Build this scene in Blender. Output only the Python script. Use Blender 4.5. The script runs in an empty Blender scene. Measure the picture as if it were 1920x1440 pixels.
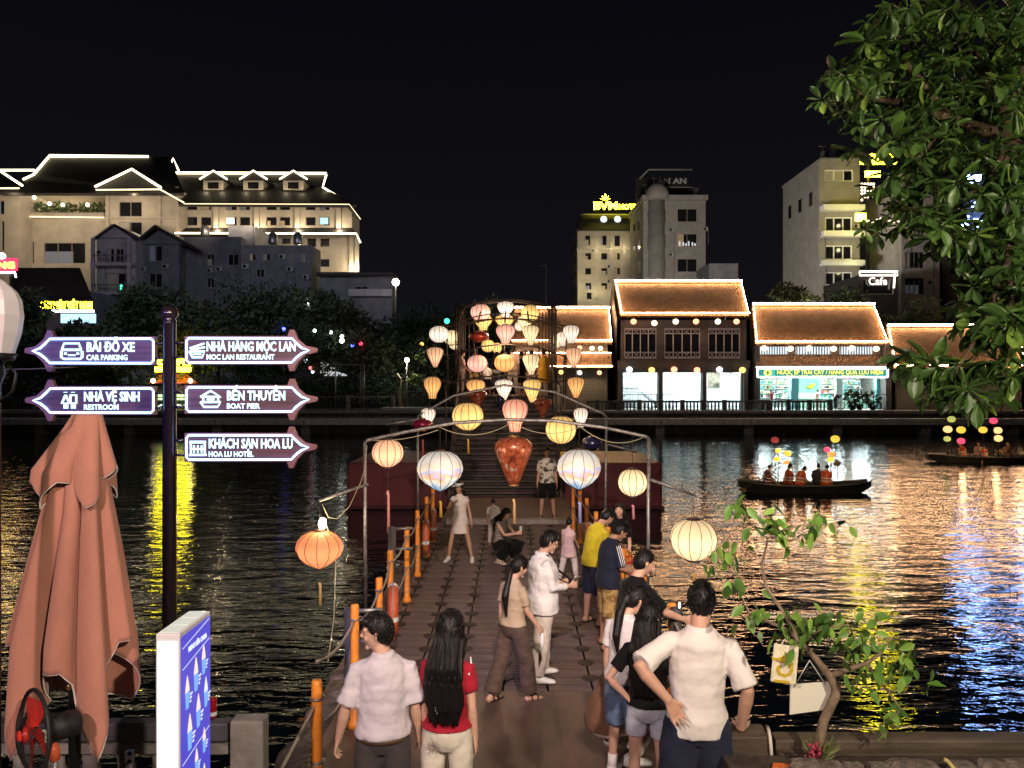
import bpy, math, random
from mathutils import Vector, Matrix, noise
PI = math.pi
random.seed(7)
S = bpy.context.scene
COL = S.collection
EYE = Vector((0.0, 0.0, 3.98))          # water is z = 0, the floating deck z = 0.58, the quay z = 1.1
F = 1442.0

# ---------------------------------------------------------------- camera
cam = bpy.data.cameras.new('camera')
cam.sensor_fit = 'HORIZONTAL'
cam.sensor_width = 36.0
cam.lens = 36.0 * F / 1920.0
cam.clip_start = 0.05
cam.clip_end = 1500.0
camo = bpy.data.objects.new('camera', cam)
camo.location = EYE
camo.rotation_euler = (PI / 2, 0, 0)
COL.objects.link(camo)
S.camera = camo

# ---------------------------------------------------------------- night sky
w = bpy.data.worlds.new('World')
S.world = w
w.use_nodes = True
nt = w.node_tree
bg = nt.nodes['Background']
tc = nt.nodes.new('ShaderNodeTexCoord')
sx = nt.nodes.new('ShaderNodeSeparateXYZ')
rp = nt.nodes.new('ShaderNodeValToRGB')
nt.links.new(tc.outputs['Generated'], sx.inputs[0])
nt.links.new(sx.outputs['Z'], rp.inputs[0])
nt.links.new(rp.outputs[0], bg.inputs[0])
rp.color_ramp.elements[0].position = 0.0
rp.color_ramp.elements[0].color = (0.0085, 0.0082, 0.0112, 1)
rp.color_ramp.elements[1].position = 0.5
rp.color_ramp.elements[1].color = (0.0026, 0.0025, 0.0045, 1)
bg.inputs[1].default_value = 0.78


def lamp(kind, loc, power, col, radius=0.1, target=None, spot=None, blend=0.6, size=None, name='lamp'):
    l = bpy.data.lights.new(name, kind)
    l.energy = power
    l.color = col
    if kind in ('POINT', 'SPOT'):
        l.shadow_soft_size = radius
    if kind == 'AREA':
        l.shape = 'RECTANGLE'
        l.size, l.size_y = size
    if spot:
        l.spot_size = math.radians(spot)
        l.spot_blend = blend
    o = bpy.data.objects.new(name, l)
    o.location = loc
    if target is not None:
        o.rotation_euler = (Vector(target) - Vector(loc)).to_track_quat('-Z', 'Y').to_euler()
    COL.objects.link(o)
    return o


# floodlights of the terrace behind the photographer (they light the quay, the plants and the people's backs)
lamp('SPOT', (3.6, -2.6, 7.4), 2500, (1.0, 0.86, 0.66), 0.10, (1.6, 5.5, 1.2), 100, 0.8, name='terrace_floodlight')
lamp('SPOT', (-2.6, -2.2, 6.4), 1500, (1.0, 0.74, 0.70), 0.15, (-1.6, 5.5, 1.4), 100, 0.8, name='terrace_floodlight')
lamp('SPOT', (0.6, -2.4, 9.0), 6400, (1.0, 0.76, 0.66), 0.2, (0.0, 14.0, 0.6), 42, 0.9, name='deck_floodlight')

lamp('SPOT', (-4.6, 2.2, 5.6), 900, (.17, .20, 1.0), 0.12, (-2.75, 5.2, 3.9), 25, 0.7, name='blue_violet_sign_light')
lamp('SPOT', (4.8, 1.2, 2.6), 520, (1.0, .92, .62), 0.2, (4.4, 6.6, 6.6), 95, 0.9, name='tree_fill_light')  # unseen fill lamp added to brighten the overhanging leaves

S.view_settings.view_transform = 'Standard'
S.view_settings.look = 'None'
S.view_settings.exposure = 0.0
S.view_settings.gamma = 1.0
S.view_settings.use_curve_mapping = False
S.render.engine = 'CYCLES'
S.cycles.use_denoising = True
S.cycles.max_bounces = 6
S.cycles.diffuse_bounces = 2
S.cycles.glossy_bounces = 3
S.cycles.transmission_bounces = 4
S.cycles.transparent_max_bounces = 6
S.cycles.sample_clamp_indirect = 6.0
S.cycles.caustics_reflective = False
S.cycles.caustics_refractive = False


# ---------------------------------------------------------------- points from the photograph at their real distance
def W(px, py, d):
    return Vector(((px - 960) / F * d, d, EYE.z - (py - 720) / F * d))


def WX(px, d):
    return (px - 960) / F * d


def WZ(py, d):
    return EYE.z - (py - 720) / F * d


def WD(py, z):
    return (EYE.z - z) * F / (py - 720)


# ---------------------------------------------------------------- materials
def mat(name, col, rough=0.7, metal=0.0, spec=0.4, var=0.0, vscale=6.0, bump=0.0, bscale=30.0, bdist=0.01, stretch=(1, 1, 1),
        em=None, es=0.0, coat=0.0, sample=True, col2=None, sheen=0.0, bdetail=5):
    m = bpy.data.materials.new(name)
    m.use_nodes = True
    n, L = m.node_tree.nodes, m.node_tree.links
    p = n['Principled BSDF']
    p.inputs['Base Color'].default_value = (*col, 1)
    p.inputs['Roughness'].default_value = rough
    p.inputs['Metallic'].default_value = metal
    p.inputs['Specular IOR Level'].default_value = spec
    p.inputs['Coat Weight'].default_value = coat
    if sheen:
        p.inputs['Sheen Weight'].default_value = sheen
    if var or bump:
        t = n.new('ShaderNodeTexCoord')
        mp = n.new('ShaderNodeMapping')
        mp.inputs['Scale'].default_value = stretch
        L.new(t.outputs['Object'], mp.inputs[0])
    if var:
        nz = n.new('ShaderNodeTexNoise')
        nz.inputs['Scale'].default_value = vscale
        nz.inputs['Detail'].default_value = 6
        nz.inputs['Roughness'].default_value = 0.65
        L.new(mp.outputs[0], nz.inputs['Vector'])
        r = n.new('ShaderNodeValToRGB')
        r.color_ramp.elements[0].position = 0.3
        r.color_ramp.elements[1].position = 0.7
        c2 = col2 or tuple(min(1, c * (1 + var)) for c in col)
        r.color_ramp.elements[0].color = (*[c * (1 - var) for c in col], 1)
        r.color_ramp.elements[1].color = (*c2, 1)
        L.new(nz.outputs['Fac'], r.inputs[0])
        L.new(r.outputs[0], p.inputs['Base Color'])
    if bump:
        nb = n.new('ShaderNodeTexNoise')
        nb.inputs['Scale'].default_value = bscale
        nb.inputs['Detail'].default_value = bdetail
        L.new(mp.outputs[0], nb.inputs['Vector'])
        b = n.new('ShaderNodeBump')
        b.inputs['Strength'].default_value = bump
        b.inputs['Distance'].default_value = bdist
        L.new(nb.outputs['Fac'], b.inputs['Height'])
        L.new(b.outputs[0], p.inputs['Normal'])
    if em:
        p.inputs['Emission Color'].default_value = (*em, 1)
        p.inputs['Emission Strength'].default_value = es
        if not sample:
            m.cycles.emission_sampling = 'NONE'
    return m


def glow(name, col, es, sample=False):
    return mat(name, tuple(c * 0.6 for c in col), 0.6, em=col, es=es, sample=sample)


def nodes_of(m):
    return m.node_tree.nodes, m.node_tree.links, m.node_tree.nodes['Principled BSDF']


# ---------------------------------------------------------------- mesh builder
class MB:
    def __init__(s):
        s.v, s.f, s.mi, s.sm = [], [], [], []
        s.cur = 0

    def add(s, vs, fs, smooth=False):
        b = len(s.v)
        s.v += [tuple(x) for x in vs]
        s.f += [tuple(b + i for i in f) for f in fs]
        s.mi += [s.cur] * len(fs)
        s.sm += [smooth] * len(fs)
        return s

    def b2(s, x0, x1, y0, y1, z0, z1, M=None):
        vs = [Vector((x, y, z)) for z in (z0, z1) for y in (y0, y1) for x in (x0, x1)]
        if M is not None:
            vs = [M @ v for v in vs]
        return s.add(vs, [(0, 2, 3, 1), (4, 5, 7, 6), (0, 1, 5, 4), (1, 3, 7, 5), (3, 2, 6, 7), (2, 0, 4, 6)])

    def box(s, c, sz, rz=0.0, M=None):
        m = Matrix.Translation(Vector(c)) @ Matrix.Rotation(rz, 4, 'Z')
        if M is not None:
            m = m @ M
        return s.b2(-sz[0] / 2, sz[0] / 2, -sz[1] / 2, sz[1] / 2, -sz[2] / 2, sz[2] / 2, m)

    def rings(s, rings, cap=True, smooth=True, closed=False):
        n = len(rings[0])
        vs = [p for r in rings for p in r]
        fs = []
        k = len(rings)
        for i in range(k if closed else k - 1):
            j = (i + 1) % k
            for a in range(n):
                b = (a + 1) % n
                fs.append((i * n + a, i * n + b, j * n + b, j * n + a))
        if cap and not closed:
            fs.append(tuple(reversed(range(n))))
            fs.append(tuple((k - 1) * n + a for a in range(n)))
        return s.add(vs, fs, smooth)

    def tube(s, pts, r, n=8, cap=True, flat=None, up=None, smooth=True):
        pts = [Vector(p) for p in pts]
        rs = r if isinstance(r, (list, tuple)) else [r] * len(pts)
        T = []
        for i in range(len(pts)):
            a, b = pts[max(0, i - 1)], pts[min(len(pts) - 1, i + 1)]
            t = (b - a)
            T.append(t.normalized() if t.length > 1e-9 else Vector((0, 0, 1)))
        ref = Vector(up) if up is not None else (Vector((0, 0, 1)) if abs(T[0].z) < 0.9 else Vector((0, 1, 0)))
        u = (ref - T[0] * ref.dot(T[0])).normalized()
        out = []
        for i, p in enumerate(pts):
            u = (u - T[i] * u.dot(T[i])).normalized()
            v = T[i].cross(u)
            q = rs[i]
            ra, rb = q if isinstance(q, tuple) else (q, q * (flat or 1))
            out.append([p + u * (math.cos(2 * PI * k / n) * ra) + v * (math.sin(2 * PI * k / n) * rb) for k in range(n)])
        return s.rings(out, cap, smooth)

    def lathe(s, prof, c=(0, 0, 0), n=16, smooth=True, cap=True):
        c = Vector(c)
        return s.rings([[c + Vector((r * math.cos(2 * PI * k / n), r * math.sin(2 * PI * k / n), z)) for k in range(n)] for r, z in prof], cap, smooth)

    def sphere(s, c, r, nu=12, nv=8, M=None):
        c = Vector(c)
        r = r if isinstance(r, (tuple, list)) else (r, r, r)
        vs = [Vector((0, 0, -r[2]))]
        for i in range(1, nv):
            a = -PI / 2 + PI * i / nv
            for k in range(nu):
                b = 2 * PI * k / nu
                vs.append(Vector((r[0] * math.cos(a) * math.cos(b), r[1] * math.cos(a) * math.sin(b), r[2] * math.sin(a))))
        vs.append(Vector((0, 0, r[2])))
        fs = [(0, 1 + (k + 1) % nu, 1 + k) for k in range(nu)]
        for i in range(nv - 2):
            for k in range(nu):
                a, b = 1 + i * nu + k, 1 + i * nu + (k + 1) % nu
                fs.append((a, b, b + nu, a + nu))
        t = 1 + (nv - 2) * nu
        fs += [(t + k, t + (k + 1) % nu, len(vs) - 1) for k in range(nu)]
        if M is not None:
            vs = [M @ v for v in vs]
        return s.add([c + v for v in vs], fs, True)

    def prism(s, poly, a, b, axis='y', M=None):
        """poly in the plane across axis, extruded from a to b."""
        def P(u, v, t):
            q = {'y': (u, t, v), 'x': (t, u, v), 'z': (u, v, t)}[axis]
            q = Vector(q)
            return M @ q if M is not None else q
        n = len(poly)
        vs = [P(u, v, a) for u, v in poly] + [P(u, v, b) for u, v in poly]
        fs = [tuple(range(n)), tuple(reversed(range(n, 2 * n)))]
        fs += [(i, n + i, n + (i + 1) % n, (i + 1) % n) for i in range(n)]
        return s.add(vs, fs)

    def quad(s, a, b, c, d):
        return s.add([a, b, c, d], [(0, 1, 2, 3)])

    def slab(s, a, b, c, d, t):
        """a thick sheet: quad a b c d (counter-clockwise seen from its outside), thickness t inwards."""
        a, b, c, d = map(Vector, (a, b, c, d))
        nn = (b - a).cross(d - a).normalized() * t
        vs = [a, b, c, d, a - nn, b - nn, c - nn, d - nn]
        return s.add(vs, [(0, 1, 2, 3), (7, 6, 5, 4), (0, 4, 5, 1), (1, 5, 6, 2), (2, 6, 7, 3), (3, 7, 4, 0)])

    def torus(s, c, R, r, M=None, nu=24, nv=8):
        c = Vector(c)
        rg = []
        for i in range(nu):
            a = 2 * PI * i / nu
            row = []
            for k in range(nv):
                b = 2 * PI * k / nv
                q = Vector(((R + r * math.cos(b)) * math.cos(a), (R + r * math.cos(b)) * math.sin(a), r * math.sin(b)))
                row.append(c + (M @ q if M is not None else q))
            rg.append(row)
        return s.rings(rg, closed=True)

    def mesh(s, name, mats, X=None):
        me = bpy.data.meshes.new(name)
        vs = [X @ Vector(v) for v in s.v] if X is not None else s.v
        me.from_pydata([tuple(v) for v in vs], [], s.f)
        for m in (mats if isinstance(mats, (list, tuple)) else [mats]):
            me.materials.append(m)
        me.polygons.foreach_set('material_index', s.mi)
        me.polygons.foreach_set('use_smooth', s.sm)
        me.validate()
        me.update()
        return me


XF = {}


def tag(o, label=None, cat=None, group=None, kind=None):
    for k, v in (('label', label), ('category', cat), ('group', group), ('kind', kind)):
        if v:
            o[k] = v
    return o


def thing(name, label, cat, loc=(0, 0, 0), rz=0.0, group=None, scale=1.0):
    o = bpy.data.objects.new(name, None)
    o.empty_display_size = 0.2
    COL.objects.link(o)
    o.location = loc
    o.rotation_euler = (0, 0, rz)
    o.scale = (scale,) * 3
    XF[o] = (Matrix.Translation(Vector(loc)) @ Matrix.Rotation(rz, 4, 'Z') @ Matrix.Scale(scale, 4)).inverted()
    return tag(o, label, cat, group)


def part(parent, name, mb, m, local=False, bevel=0.0, kind=None, label=None):
    """a mesh child; world coordinates unless local. A part of a part goes one level down."""
    o = bpy.data.objects.new(name, mb.mesh(name, m, None if local else XF[parent]) if isinstance(mb, MB) else mb)
    COL.objects.link(o)
    o.parent = parent
    XF[o] = XF[parent]
    if bevel:
        b = o.modifiers.new('bevel', 'BEVEL')
        b.width = bevel
        b.segments = 2
        b.limit_method = 'ANGLE'
    return tag(o, label, kind=kind)


def single(name, mb, m, label=None, cat=None, group=None, kind=None, bevel=0.0):
    xs = [v[0] for v in mb.v]
    ys = [v[1] for v in mb.v]
    zs = [v[2] for v in mb.v]
    c = Vector(((min(xs) + max(xs)) / 2, (min(ys) + max(ys)) / 2, min(zs)))
    o = bpy.data.objects.new(name, mb.mesh(name, m, Matrix.Translation(-c)))
    COL.objects.link(o)
    o.location = c
    XF[o] = Matrix.Translation(-c)
    if bevel:
        b = o.modifiers.new('bevel', 'BEVEL')
        b.width = bevel
        b.segments = 2
        b.limit_method = 'ANGLE'
    return tag(o, label, cat, group, kind)


def kids(o):
    return [c for c in ALLKIDS.get(o, [])]


def dup(root, loc, rz=0.0, label=None, group=None, scale=None):
    def cp(o, par):
        c = o.copy()
        COL.objects.link(c)
        c.parent = par
        XF[c] = XF[o]
        for ch in list(o.children):
            cp(ch, c)
        return c
    r = cp(root, None)
    r.location = loc
    r.rotation_euler = (0, 0, rz)
    if scale:
        r.scale = (scale,) * 3 if not isinstance(scale, tuple) else scale
    XF[r] = (Matrix.Translation(Vector(loc)) @ Matrix.Rotation(rz, 4, 'Z')).inverted()
    return tag(r, label, None, group)


def copies(parent, name, mesh, locs, rots=None, scales=None):
    """alike pieces of a thing: objects that share one mesh."""
    out = []
    for i, l in enumerate(locs):
        o = bpy.data.objects.new(name, mesh)
        COL.objects.link(o)
        o.parent = parent
        o.location = XF[parent] @ Vector(l)
        if rots:
            o.rotation_euler = rots[i]
        if scales:
            o.scale = scales[i]
        XF[o] = XF[parent]
        out.append(o)
    return out


def lettering(parent, name, text, m, origin, size, width=None, rot=(PI / 2, 0, 0), extrude=0.004, align='LEFT', bold=0.0, spacing=1.0):
    """raised letters: text turned into a mesh; with width the line is squeezed to that length."""
    cu = bpy.data.curves.new(name, 'FONT')
    cu.body = text
    cu.size = size
    cu.align_x = align
    cu.extrude = extrude
    cu.offset = bold
    cu.resolution_u = 2
    cu.space_character = spacing
    t = bpy.data.objects.new(name, cu)
    COL.objects.link(t)
    dg = bpy.context.evaluated_depsgraph_get()
    me = bpy.data.meshes.new_from_object(t.evaluated_get(dg))
    bpy.data.objects.remove(t)
    xs = [v.co.x for v in me.vertices]
    k = width / (max(xs) - min(xs)) if width and xs else 1.0
    X = XF[parent] @ Matrix.Translation(Vector(origin)) @ Matrix.Rotation(rot[2], 4, 'Z') @ Matrix.Rotation(rot[1], 4, 'Y') @ Matrix.Rotation(rot[0], 4, 'X') @ Matrix.Diagonal((k, 1, 1, 1))
    me.transform(X)
    me.materials.clear()
    me.materials.append(m)
    me.name = name
    o = bpy.data.objects.new(name, me)
    COL.objects.link(o)
    o.parent = parent
    XF[o] = XF[parent]
    return o


def ease(a, b, t):
    t = max(0.0, min(1.0, (t - a) / (b - a)))
    return t * t * (3 - 2 * t)


def sag(a, b, drop, n=10):
    a, b = Vector(a), Vector(b)
    return [a.lerp(b, i / n) - Vector((0, 0, drop * 4 * (i / n) * (1 - i / n))) for i in range(n + 1)]


def leafcloud(mb, c, r, n, size, rng, droop=0.3, shell=0.55, aspect=0.45):
    """n leaf blades scattered through an ellipsoid, thicker towards its outside."""
    c = Vector(c)
    for _ in range(n):
        u = Vector((rng.gauss(0, 1), rng.gauss(0, 1), rng.gauss(0, 1))).normalized()
        k = shell + (1 - shell) * rng.random() ** 0.7
        if rng.random() < 0.25:
            k *= rng.random()
        p = c + Vector((u.x * r[0], u.y * r[1], u.z * r[2])) * k
        blade(mb, p, (u + Vector((rng.gauss(0, .6), rng.gauss(0, .6), rng.gauss(0, .5) - droop))).normalized(), size * rng.uniform(.6, 1.3), aspect, rng)


def blade(mb, p, d, L, aspect, rng):
    side = d.cross(Vector((rng.gauss(0, 1), rng.gauss(0, 1), rng.gauss(0, 1) + .6)))
    if side.length < 1e-4:
        side = Vector((1, 0, 0))
    side = side.normalized() * (L * aspect * 0.5)
    nn = side.cross(d).normalized() * (L * 0.08)
    mb.add([p, p + d * (L * .45) + side + nn, p + d * L, p + d * (L * .45) - side + nn, p + d * (L * .5)], [(0, 1, 4), (1, 2, 4), (2, 3, 4), (3, 0, 4)], False)
# ================================================================ ground, water, quays
M_far = mat('far_ground_mat', (0.05, 0.045, 0.042), 0.9, var=0.3, vscale=0.4)
M_stone = mat('quay_stone', (0.20, 0.18, 0.165), 0.8, var=0.45, vscale=2.2, bump=0.5, bscale=18, bdist=0.02)
M_wall = mat('quay_wall_mat', (0.10, 0.092, 0.085), 0.85, var=0.5, vscale=1.5, bump=0.4, bscale=10, bdist=0.03)
M_conc = mat('pale_concrete', (0.42, 0.385, 0.35), 0.8, var=0.35, vscale=3, bump=0.3, bscale=25)
M_dark = mat('dark_metal', (0.02, 0.02, 0.022), 0.45, 0.6)
M_black = mat('matt_black', (0.012, 0.012, 0.013), 0.6)
M_galv = mat('galvanised_pipe', (0.30, 0.285, 0.27), 0.5, 0.7, var=0.55, vscale=14, bump=0.15, bscale=60)
M_glass = mat('window_glass', (0.012, 0.014, 0.02), 0.06, spec=0.8)

# water: dark, glossy, with two sizes of ripple running across the view
M_water = mat('water_mat', (0.0028, 0.0045, 0.0065), 0.045, spec=0.55)
n, L, p = nodes_of(M_water)
p.inputs['IOR'].default_value = 1.36
t = n.new('ShaderNodeTexCoord')
prev = None
for sc, st, dist, det, rot in ((1.5, (0.40, 1.0, 1.0), 0.042, 2.0, 0.10), (4.6, (0.36, 1.0, 1.0), 0.017, 2.5, -0.16), (13, (0.5, 1.0, 1.0), 0.004, 2.0, 0.22)):
    mp = n.new('ShaderNodeMapping')
    mp.inputs['Scale'].default_value = st
    mp.inputs['Rotation'].default_value = (0, 0, rot)
    L.new(t.outputs['Object'], mp.inputs[0])
    nz = n.new('ShaderNodeTexNoise')
    nz.inputs['Scale'].default_value = sc
    nz.inputs['Detail'].default_value = det
    nz.inputs['Roughness'].default_value = 0.5
    nz.inputs['Distortion'].default_value = 0.35
    L.new(mp.outputs[0], nz.inputs['Vector'])
    b = n.new('ShaderNodeBump')
    b.inputs['Strength'].default_value = 1.0
    b.inputs['Distance'].default_value = dist
    L.new(nz.outputs['Fac'], b.inputs['Height'])
    if prev:
        L.new(prev.outputs[0], b.inputs['Normal'])
    prev = b
L.new(prev.outputs[0], p.inputs['Normal'])

m = MB(); m.quad((-260, -14, 0), (260, -14, 0), (260, 62.2, 0), (-260, 62.2, 0))
single('water', m, M_water, kind='structure')
m = MB(); m.b2(-400, 400, 62, 900, -2, 1.8)
single('ground', m, M_far, kind='structure')
m = MB(); m.b2(-400, 400, -14.5, 62.5, -3.2, -2.2)
single('lake_bed', m, M_far, kind='structure')
# promenade wall across the lake: coping, pier blocks and a lower ledge made of slabs
QL = 7.0
m = MB(); m.b2(-75, 75, 61.85, 62.6, 0.0, 1.62)
qw = single('quay_wall', m, M_wall, kind='structure')
slabs, piers = [], []
for i in range(-10, 11):
    slabs.append((i * QL + 1.2, 61.0, 1.02 + random.uniform(-.015, .015)))
    piers.append((i * QL - 2.3, 61.2, 0.4))
m = MB(); m.b2(-QL / 2 + .04, QL / 2 - .04, -.75, .75, -.24, .24)
copies(qw, 'ledge_slab', m.mesh('ledge_slab', M_conc), slabs)
m = MB(); m.b2(-.35, .35, -.5, .5, -.6, .55)
copies(qw, 'pier_block', m.mesh('pier_block', M_stone), piers)
m = MB(); m.b2(-3.45, 3.45, -.55, .55, -.1, .12)
copies(qw, 'coping_slab', m.mesh('coping_slab', M_stone), [(i * QL - 1.0, 62.0, 1.74) for i in range(-10, 11)])


def facade(mb, x0, x1, z0, z1, y, holes, t=0.3):
    xs = sorted({x0, x1, *[h[0] for h in holes], *[h[1] for h in holes]})
    zs = sorted({z0, z1, *[h[2] for h in holes], *[h[3] for h in holes]})
    xs = [x for x in xs if x0 - 1e-6 <= x <= x1 + 1e-6]
    zs = [z for z in zs if z0 - 1e-6 <= z <= z1 + 1e-6]
    for j in range(len(zs) - 1):
        run = None
        for i in range(len(xs)):
            solid = i < len(xs) - 1 and not any(h[0] < (xs[i] + xs[i + 1]) / 2 < h[1] and h[2] < (zs[j] + zs[j + 1]) / 2 < h[3] for h in holes)
            if solid and run is None:
                run = xs[i]
            if not solid and run is not None:
                mb.b2(run, xs[i], y, y + t, zs[j], zs[j + 1])
                run = None
    return mb


def PX(d, *r):
    """pixel rectangle (x0, y0, x1, y1) to a facade rectangle at depth d."""
    x0, y0, x1, y1 = r
    return (WX(x0, d), WX(x1, d), WZ(y1, d), WZ(y0, d))


RW = random.Random(12)
M_curt = [mat('curtain_' + nm, c, .8, em=e, es=s_, sample=False) for nm, c, e, s_ in (('pale', (.35, .33, .28), (1, .9, .7), .012), ('warm', (.4, .3, .2), (1, .7, .35), .06), ('blue', (.2, .22, .3), (.7, .85, 1), .03))]


def window(root, h, y, pane, frame, nx=2, nz=1, bar=0.06, name='window'):
    """frame with mullions set into a wall opening; the glass is its sub-part."""
    x0, x1, z0, z1 = h
    m = MB()
    m.b2(x0, x1, y + .10, y + .2, z0, z0 + bar); m.b2(x0, x1, y + .10, y + .2, z1 - bar, z1)
    m.b2(x0, x0 + bar, y + .10, y + .2, z0 + bar, z1 - bar); m.b2(x1 - bar, x1, y + .10, y + .2, z0 + bar, z1 - bar)
    for i in range(1, nx):
        xx = x0 + (x1 - x0) * i / nx
        m.b2(xx - bar / 2, xx + bar / 2, y + .11, y + .19, z0 + bar, z1 - bar)
    for i in range(1, nz):
        zz = z0 + (z1 - z0) * i / nz
        m.b2(x0 + bar, x1 - bar, y + .12, y + .18, zz - bar / 2, zz + bar / 2)
    f = part(root, name, m, frame)
    m = MB(); m.b2(x0 + .01, x1 - .01, y + .205, y + .225, z0 + .01, z1 - .01)
    part(f, 'pane', m, pane)
    if RW.random() < .45 and name == 'window' and y > 80:              # a drawn curtain in some windows, its faint emission standing in for room light
        k = RW.uniform(.25, .8)
        m = MB(); m.b2(x0 + .05, x0 + .05 + (x1 - x0 - .1) * k, y + .196, y + .2035, z0 + .05, z1 - .05 - (z1 - z0) * RW.choice((0, 0, .4)))
        part(f, 'curtain', m, RW.choice(M_curt))
    return f


# ================================================================ lantern row houses on the right bank
D = 65.0
FL = 1.8
M_roof = mat('clay_tile_roof', (0.21, 0.122, 0.066), 0.75, var=0.35, vscale=1.6)
n, L, p = nodes_of(M_roof)
tcn = n.new('ShaderNodeTexCoord')
prev = None
for ax, sc, dist in (('X', 2.1, 0.05), ('Y', 1.5, 0.06)):
    wv = n.new('ShaderNodeTexWave')
    wv.bands_direction = ax
    wv.wave_profile = 'SIN' if ax == 'X' else 'SAW'
    wv.inputs['Scale'].default_value = sc
    wv.inputs['Distortion'].default_value = 0.3
    L.new(tcn.outputs['Object'], wv.inputs['Vector'])
    b = n.new('ShaderNodeBump')
    b.inputs['Distance'].default_value = dist
    b.inputs['Strength'].default_value = 1.0
    L.new(wv.outputs['Fac'], b.inputs['Height'])
    if prev:
        L.new(prev.outputs[0], b.inputs['Normal'])
    prev = b
L.new(prev.outputs[0], p.inputs['Normal'])
M_led = glow('warm_led_strip', (1.0, 0.57, 0.29), 75, True)
M_ledw = glow('white_led_strip', (0.9, 0.95, 1.0), 9, True)
M_house = mat('dark_timber_wall', (0.085, 0.072, 0.074), 0.7, var=0.3, vscale=2)
M_pillar = mat('grey_pillar', (0.10, 0.085, 0.08), 0.75, var=0.3)
M_brickw = mat('ochre_wall', (0.30, 0.19, 0.12), 0.8, var=0.25)
M_white = mat('white_paint', (0.78, 0.80, 0.79), 0.7)
M_shut = mat('roller_shutter', (0.17, 0.18, 0.15), 0.55, 0.2, var=0.2)
M_lat = mat('grey_lattice', (0.50, 0.48, 0.54), 0.5)


def gable_roof(root, e0, e1, ey, r0, r1, ry, de=D - 0.9, dr=D + 3.4, leds=True, strips=('ridge', 'eave', 'left', 'right')):
    """front and back slope from eave pixels (e0, e1 at row ey) to ridge pixels (r0, r1 at row ry)."""
    a, b = W(e0, ey, de), W(e1, ey, de)
    c, d = W(r1, ry, dr), W(r0, ry, dr)
    dz = c.z - a.z
    m = MB()
    m.slab(a, b, c, d, 0.16)
    bk = Vector((0, 2 * (dr - de), 0))
    m.slab(b + bk, a + bk, d, c, 0.16)
    rf = part(root, 'roof', m, M_roof)
    m = MB(); m.tube([d + Vector((0, 0, .1)), c + Vector((0, 0, .1))], .16, 8)
    part(rf, 'ridge_cap', m, M_roof)
    if leds:
        up = Vector((0, -.14, .22))
        P = {'ridge': (d + Vector((0, -.25, .20)), c + Vector((0, -.25, .20)), .075), 'eave': (a + up, b + up, .035), 'left': (a + up + Vector((.1, 0, 0)), d + up + Vector((.1, 0, 0)), .03), 'right': (b + up - Vector((.1, 0, 0)), c + up - Vector((.1, 0, 0)), .03)}
        for k in strips:
            m = MB(); m.tube([P[k][0], P[k][1]], P[k][2], 6)
            part(rf, 'light_strip', m, M_led)
    return a, b, c, d, rf


def side_gables(root, x0, x1, ez, dr, rz, m_):
    for xa, xb in ((x0, x0 + .3), (x1 - .3, x1)):
        m = MB(); m.prism([(D, FL), (D, ez), (dr, rz - .25), (2 * dr - D, ez), (2 * dr - D, FL)], xa, xb, 'x')
        part(root, 'gable_wall', m, m_)


# ---- two storey house
h1 = thing('lantern_house', 'tall two storey house with dark upper lattice windows and white lit ground floor bays', 'house', (WX(1280, D), D + 3, FL), 0, 'lantern houses along the quay')
a, b, c, d, _ = gable_roof(h1, 1163, 1405, 592, 1152, 1390, 531)
X0, X1 = WX(1157, D), WX(1406, D)
up_h = [PX(D, *r) for r in ((1171, 615, 1231, 672), (1246, 615, 1313, 672), (1328, 615, 1388, 672))]
lo_h = [(WX(q0, D), WX(q1, D), FL, WZ(691, D)) for q0, q1 in ((1168, 1233), (1243, 1315), (1325, 1390))]
m = MB(); facade(m, X0, X1, FL, WZ(600, D), D, up_h + lo_h, .4)
part(h1, 'front_wall', m, M_house)
side_gables(h1, X0, X1, WZ(600, D), D + 3.4, c.z, M_house)
m = MB(); m.b2(X0, X1, D - .12, D - .004, WZ(690, D), WZ(676, D)); part(h1, 'cornice', m, M_pillar)
for px in (1162, 1238, 1320, 1397):
    m = MB(); m.b2(WX(px - 4, D), WX(px + 4, D), D - .22, D - .004, FL, WZ(690, D) - .004); part(h1, 'pillar', m, M_pillar)
for h in up_h:
    f = window(h1, h, D - .05, M_glass, M_lat, 4, 1, .07)
    m = MB()
    for i in range(4):
        xa = h[0] + (h[1] - h[0]) * i / 4 + .07
        xb = h[0] + (h[1] - h[0]) * (i + 1) / 4 - .07
        for za, zb in ((h[2] + .08, h[2] + .55), (h[3] - .5, h[3] - .1)):
            m.b2(xa, xb, D + .06, D + .1, zb - .05, zb); m.b2(xa, xb, D + .06, D + .1, za, za + .05)
            m.tube([(xa, D + .08, za), (xb, D + .08, zb)], .025, 5); m.tube([(xb, D + .08, za), (xa, D + .08, zb)], .025, 5)
    part(f, 'lattice', m, M_lat, kind='stuff')
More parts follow.
